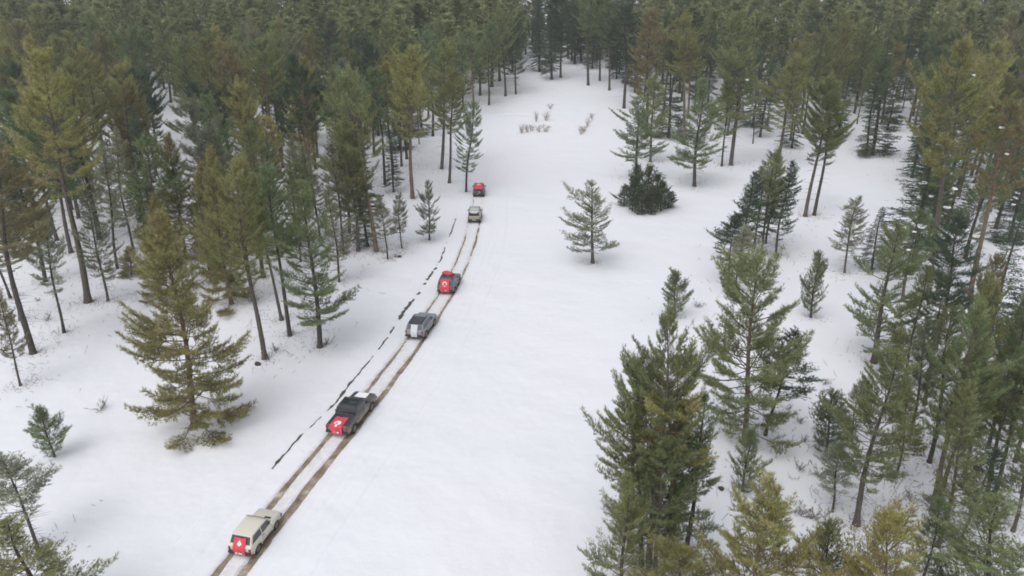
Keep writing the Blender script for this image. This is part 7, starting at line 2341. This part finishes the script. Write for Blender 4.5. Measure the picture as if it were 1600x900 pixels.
SUVA = dict(L=4.65, W=1.88, H=1.76, belt=1.10, sill=0.42, wb=2.75, wr=0.39, tumble=0.17, paint='silver', mirror='silver',
            top=[(2.30, 0.72), (2.24, 1.0), (2.05, 1.08), (1.22, 1.16), (1.08, 1.18), (0.42, 1.66), (0.22, 1.73), (-0.4, 1.76), (-1.6, 1.72), (-1.95, 1.67), (-2.22, 1.18), (-2.30, 1.05), (-2.31, 0.7)],
            side=[[(0.95, 1.18), (0.40, 1.62), (-0.15, 1.65), (-0.15, 1.18)], [(-0.23, 1.18), (-0.23, 1.65), (-1.05, 1.64), (-1.05, 1.18)], [(-1.13, 1.18), (-1.13, 1.63), (-1.72, 1.60), (-1.95, 1.22)]],
            front=(1.06, 1.20, 0.44, 1.655), rear=(-2.20, 1.22, -1.97, 1.64), mirror_y=0.8, doors=(-0.05, -0.95), seams=(1.0, -0.19, -1.09), rails=(-1.8, 0.1), tl_z=1.0, tl_h=0.3)
SUVB = dict(SUVA, L=4.5, H=1.80, paint='slate', mirror='slate', wb=2.7, bars=(-1.2, -0.3),
            top=[(2.22, 0.72), (2.18, 1.02), (2.0, 1.10), (1.18, 1.16), (1.04, 1.18), (0.48, 1.68), (0.28, 1.76), (-0.4, 1.80), (-1.6, 1.77), (-1.98, 1.72), (-2.20, 1.18), (-2.23, 1.05), (-2.23, 0.7)],
            rear=(-2.18, 1.22, -2.0, 1.68), side=[[(0.92, 1.18), (0.46, 1.64), (-0.15, 1.68), (-0.15, 1.18)], [(-0.23, 1.18), (-0.23, 1.68), (-1.05, 1.68), (-1.05, 1.18)], [(-1.13, 1.18), (-1.13, 1.67), (-1.78, 1.65), (-1.95, 1.22)]])
JEEP = dict(L=4.2, W=1.82, H=1.88, belt=1.16, sill=0.46, wb=2.5, wr=0.41, tumble=0.08, paint='olive', mirror='trim',
            top=[(2.07, 0.72), (2.05, 1.08), (1.95, 1.14), (0.92, 1.20), (0.84, 1.22), (0.56, 1.74), (0.42, 1.82), (-0.2, 1.88), (-1.75, 1.86), (-1.95, 1.80), (-2.06, 1.20), (-2.08, 1.1), (-2.08, 0.7)],
            side=[[(0.72, 1.22), (0.48, 1.70), (-0.25, 1.74), (-0.25, 1.22)], [(-0.35, 1.22), (-0.35, 1.74), (-1.0, 1.74), (-1.0, 1.22)], [(-1.1, 1.22), (-1.1, 1.74), (-1.78, 1.73), (-1.88, 1.22)]],
            front=(0.82, 1.24, 0.57, 1.72), rear=(-2.05, 1.25, -1.96, 1.74), mirror_y=0.7, doors=(-0.2, -0.95), seams=(0.8, -0.3, -1.05), rails=(-1.85, 0.35), rail_z=0.12, bars=(-1.8, -1.1, -0.4, 0.25), ww=0.27, tl_z=0.98, tl_h=0.24)
JEEPB = dict(JEEP, paint='navy', bars=(), rails=(-1.8, 0.3), rail_z=0.075)

# nearest: cream three-door 4x4
v1, hw1 = build_vehicle('off_road_car', NIVA, 'cream white three-door off-road car nearest the camera, red flag on its back', 34.35)
add_part('bonnet_vent', box((0.36, 0.98, 1.035), (0.46, 0.16, 0.03), 0.01), M['trim'], v1)
v, q = tubes([np.array([[-0.74, 0.24, 1.66], [-0.3, 0.28, 1.68], [0.3, 0.28, 1.68], [0.74, 0.24, 1.66]])], [np.full(4, 0.016)], 6)
link('roof_bar', np_mesh('roof_bar', v, q.ravel(), np.full(len(q), 4), [M['trim']], smooth=True), v1)
build_flag('hanging_flag', v1, [(-1.52, 1.47), (-1.76, 1.08), (-1.90, 0.96), (-1.93, 0.50)], 0.86, 'red flag with a white badge covering the back of the cream white car', M['flag_red'], 1, 'badge', 0.36, 0.2)

# second: graphite pick-up
v2, hw2 = build_vehicle('pickup_truck', PICK, 'dark graphite double-cab pick-up, second vehicle from the camera, flag over its tailgate', 47.5, 'pickup')
add_part('bed_cover', box((0, -1.80, 1.205), (1.62, 1.40, 0.05), 0.02), M['roof_dark'], v2)
add_part('bonnet_panel', slab([(-0.5, 1.5, 1.213), (0.5, 1.5, 1.213), (0.46, 2.32, 1.147), (-0.46, 2.32, 1.147)], 0.035, 0.03), M['snow_lump'], v2, label='snow-white patch on the bonnet of the graphite pick-up')
add_part('roof_panel', box((0, -0.12, 1.803), (1.1, 0.62, 0.02), 0.008), M['glass'], v2)
v, q = tubes([np.array([[sx * 0.8, -1.12, 1.22], [sx * 0.74, -1.25, 1.66], [0.0, -1.27, 1.72], [-sx * 0.74, -1.25, 1.66], [-sx * 0.8, -1.12, 1.22]]) for sx in (1,)], [np.full(5, 0.035)], 6)
link('roll_bar', np_mesh('roll_bar', v, q.ravel(), np.full(len(q), 4), [M['trim']], smooth=True), v2)
build_flag('hanging_flag', v2, [(-1.55, 1.24), (-2.60, 1.24), (-2.70, 1.15), (-2.72, 0.52)], 1.0, 'red crescent-and-star flag draped over the tailgate of the graphite pick-up', M['flag_red'], 2, 'crescent', 0.82, 0.27)

# third: silver-grey estate-like off-roader
v3, hw3 = build_vehicle('off_road_car', SUVA, 'silver grey off-road car with dark roof, third vehicle, white sheet on its back', 63.35)
add_part('roof_panel', prism([(0.30, 1.70), (-0.4, 1.765), (-1.6, 1.728), (-1.93, 1.68), (-1.93, 1.66), (-0.4, 1.70)], lambda y, z: 0.70, ((-1, 0.0), (1, 0.0))), M['roof_dark'], v3, label='dark roof of the silver grey car')
build_flag('hanging_sheet', v3, [(-2.0, 1.66), (-2.27, 1.16), (-2.36, 1.02), (-2.38, 0.55)], 0.66, 'white sheet hanging on the back of the silver grey off-road car', M['sheet'], 3)

# fourth: slate off-roader, red flag and red bundle
v4, hw4 = build_vehicle('off_road_car', SUVB, 'slate grey off-road car with red bundle on its roof, fourth vehicle from the camera', 74.6)
build_flag('hanging_flag', v4, [(-1.9, 1.80), (-2.06, 1.70), (-2.24, 1.16), (-2.33, 1.0), (-2.35, 0.5)], 1.0, 'red crescent-and-star flag hanging down the back of the slate grey car', M['flag_red'], 4, 'crescent', 0.5, 0.25)
bm = box((0, 0, 0.13), (1.15, 0.8, 0.26), 0.08)
bmesh.ops.subdivide_edges(bm, edges=bm.edges[:], cuts=3, use_grid_fill=True)
for vv in bm.verts:
    vv.co += Vector((0.07 * math.sin(vv.co.y * 9 + vv.co.z * 8), 0.07 * math.sin(vv.co.x * 8), 0.06 * math.sin(vv.co.x * 7 + vv.co.y * 6) + 0.03 * math.sin(vv.co.x * 19)))
ob = link('cloth_bundle', bm_mesh('cloth_bundle', bm, M['flag_red'], smooth=50))
place_on(v4, ob, (-0.05, -0.35, 1.86))
tag(ob, 'crumpled red cloth bundle on the roof of the slate grey car', 'bundle')

# fifth: olive off-roader with white roof inside a dark rack
v5, hw5 = build_vehicle('off_road_car', JEEP, 'olive off-road car with pale roof in a dark rack, second farthest vehicle', 100.3)
add_part('roof_panel', prism([(0.36, 1.80), (-0.2, 1.895), (-1.75, 1.875), (-1.92, 1.83), (-1.92, 1.80), (-0.2, 1.82)], lambda y, z: 0.66, ((-1, 0.0), (1, 0.0))), M['white_panel'], v5, label='white roof of the olive car')
add_part('tailgate_panel', slab([(-0.5, -2.01, 1.27), (0.5, -2.01, 1.27), (0.47, -1.945, 1.75), (-0.47, -1.945, 1.75)], 0.03, 0.02), M['white_panel'], v5, label='white panel in the back of the olive car')
add_part('reflector_strip', box((0.0, -2.10, 1.15), (1.5, 0.05, 0.12), 0.015), M['yellow'], v5, label='yellow strip across the back of the olive car')

# sixth: dark off-roader, red flag over the roof, spare wheel on its back
v6, hw6 = build_vehicle('off_road_car', JEEPB, 'dark blue-grey off-road car with red flag on its roof, farthest of the convoy', 114.0)
sp, spr = wheel_meshes(0.40, 0.24)
w = link('spare_wheel', sp, v6)
w.location = (0.12, -2.22, 1.02)
w.rotation_euler = (0, 0, -math.pi / 2)
link('rim', spr, w)
build_flag('draped_flag', v6, [(0.25, 1.88), (-0.3, 1.93), (-1.75, 1.92), (-1.95, 1.86), (-2.04, 1.52)], 1.35, 'red flag with white marks draped over the roof of the farthest car', M['flag_red'], 6, 'crescent', 1.35, 0.3, amp=0.03)

# ------------------------------------------------------------------ thin winter haze
if True:
    bm = box((0, 1500, 29.0), (14000, 14000, 62))
    # keep the box round the whole scene, ground included
    hz = bpy.data.materials.new('haze')
    hz.use_nodes = True
    nt = hz.node_tree
    nt.nodes.clear()
    o_ = nt.nodes.new('ShaderNodeOutputMaterial')
    pv = nt.nodes.new('ShaderNodeVolumePrincipled')
    pv.inputs['Color'].default_value = (0.86, 0.90, 0.95, 1)
    pv.inputs['Density'].default_value = 0.00045
    pv.inputs['Anisotropy'].default_value = 0.2
    nt.links.new(pv.outputs[0], o_.inputs['Volume'])
    ho = link('haze', bm_mesh('haze', bm, hz))
    tag(ho, 'thin pale winter haze in the air over the clearing', 'haze', kind='stuff')
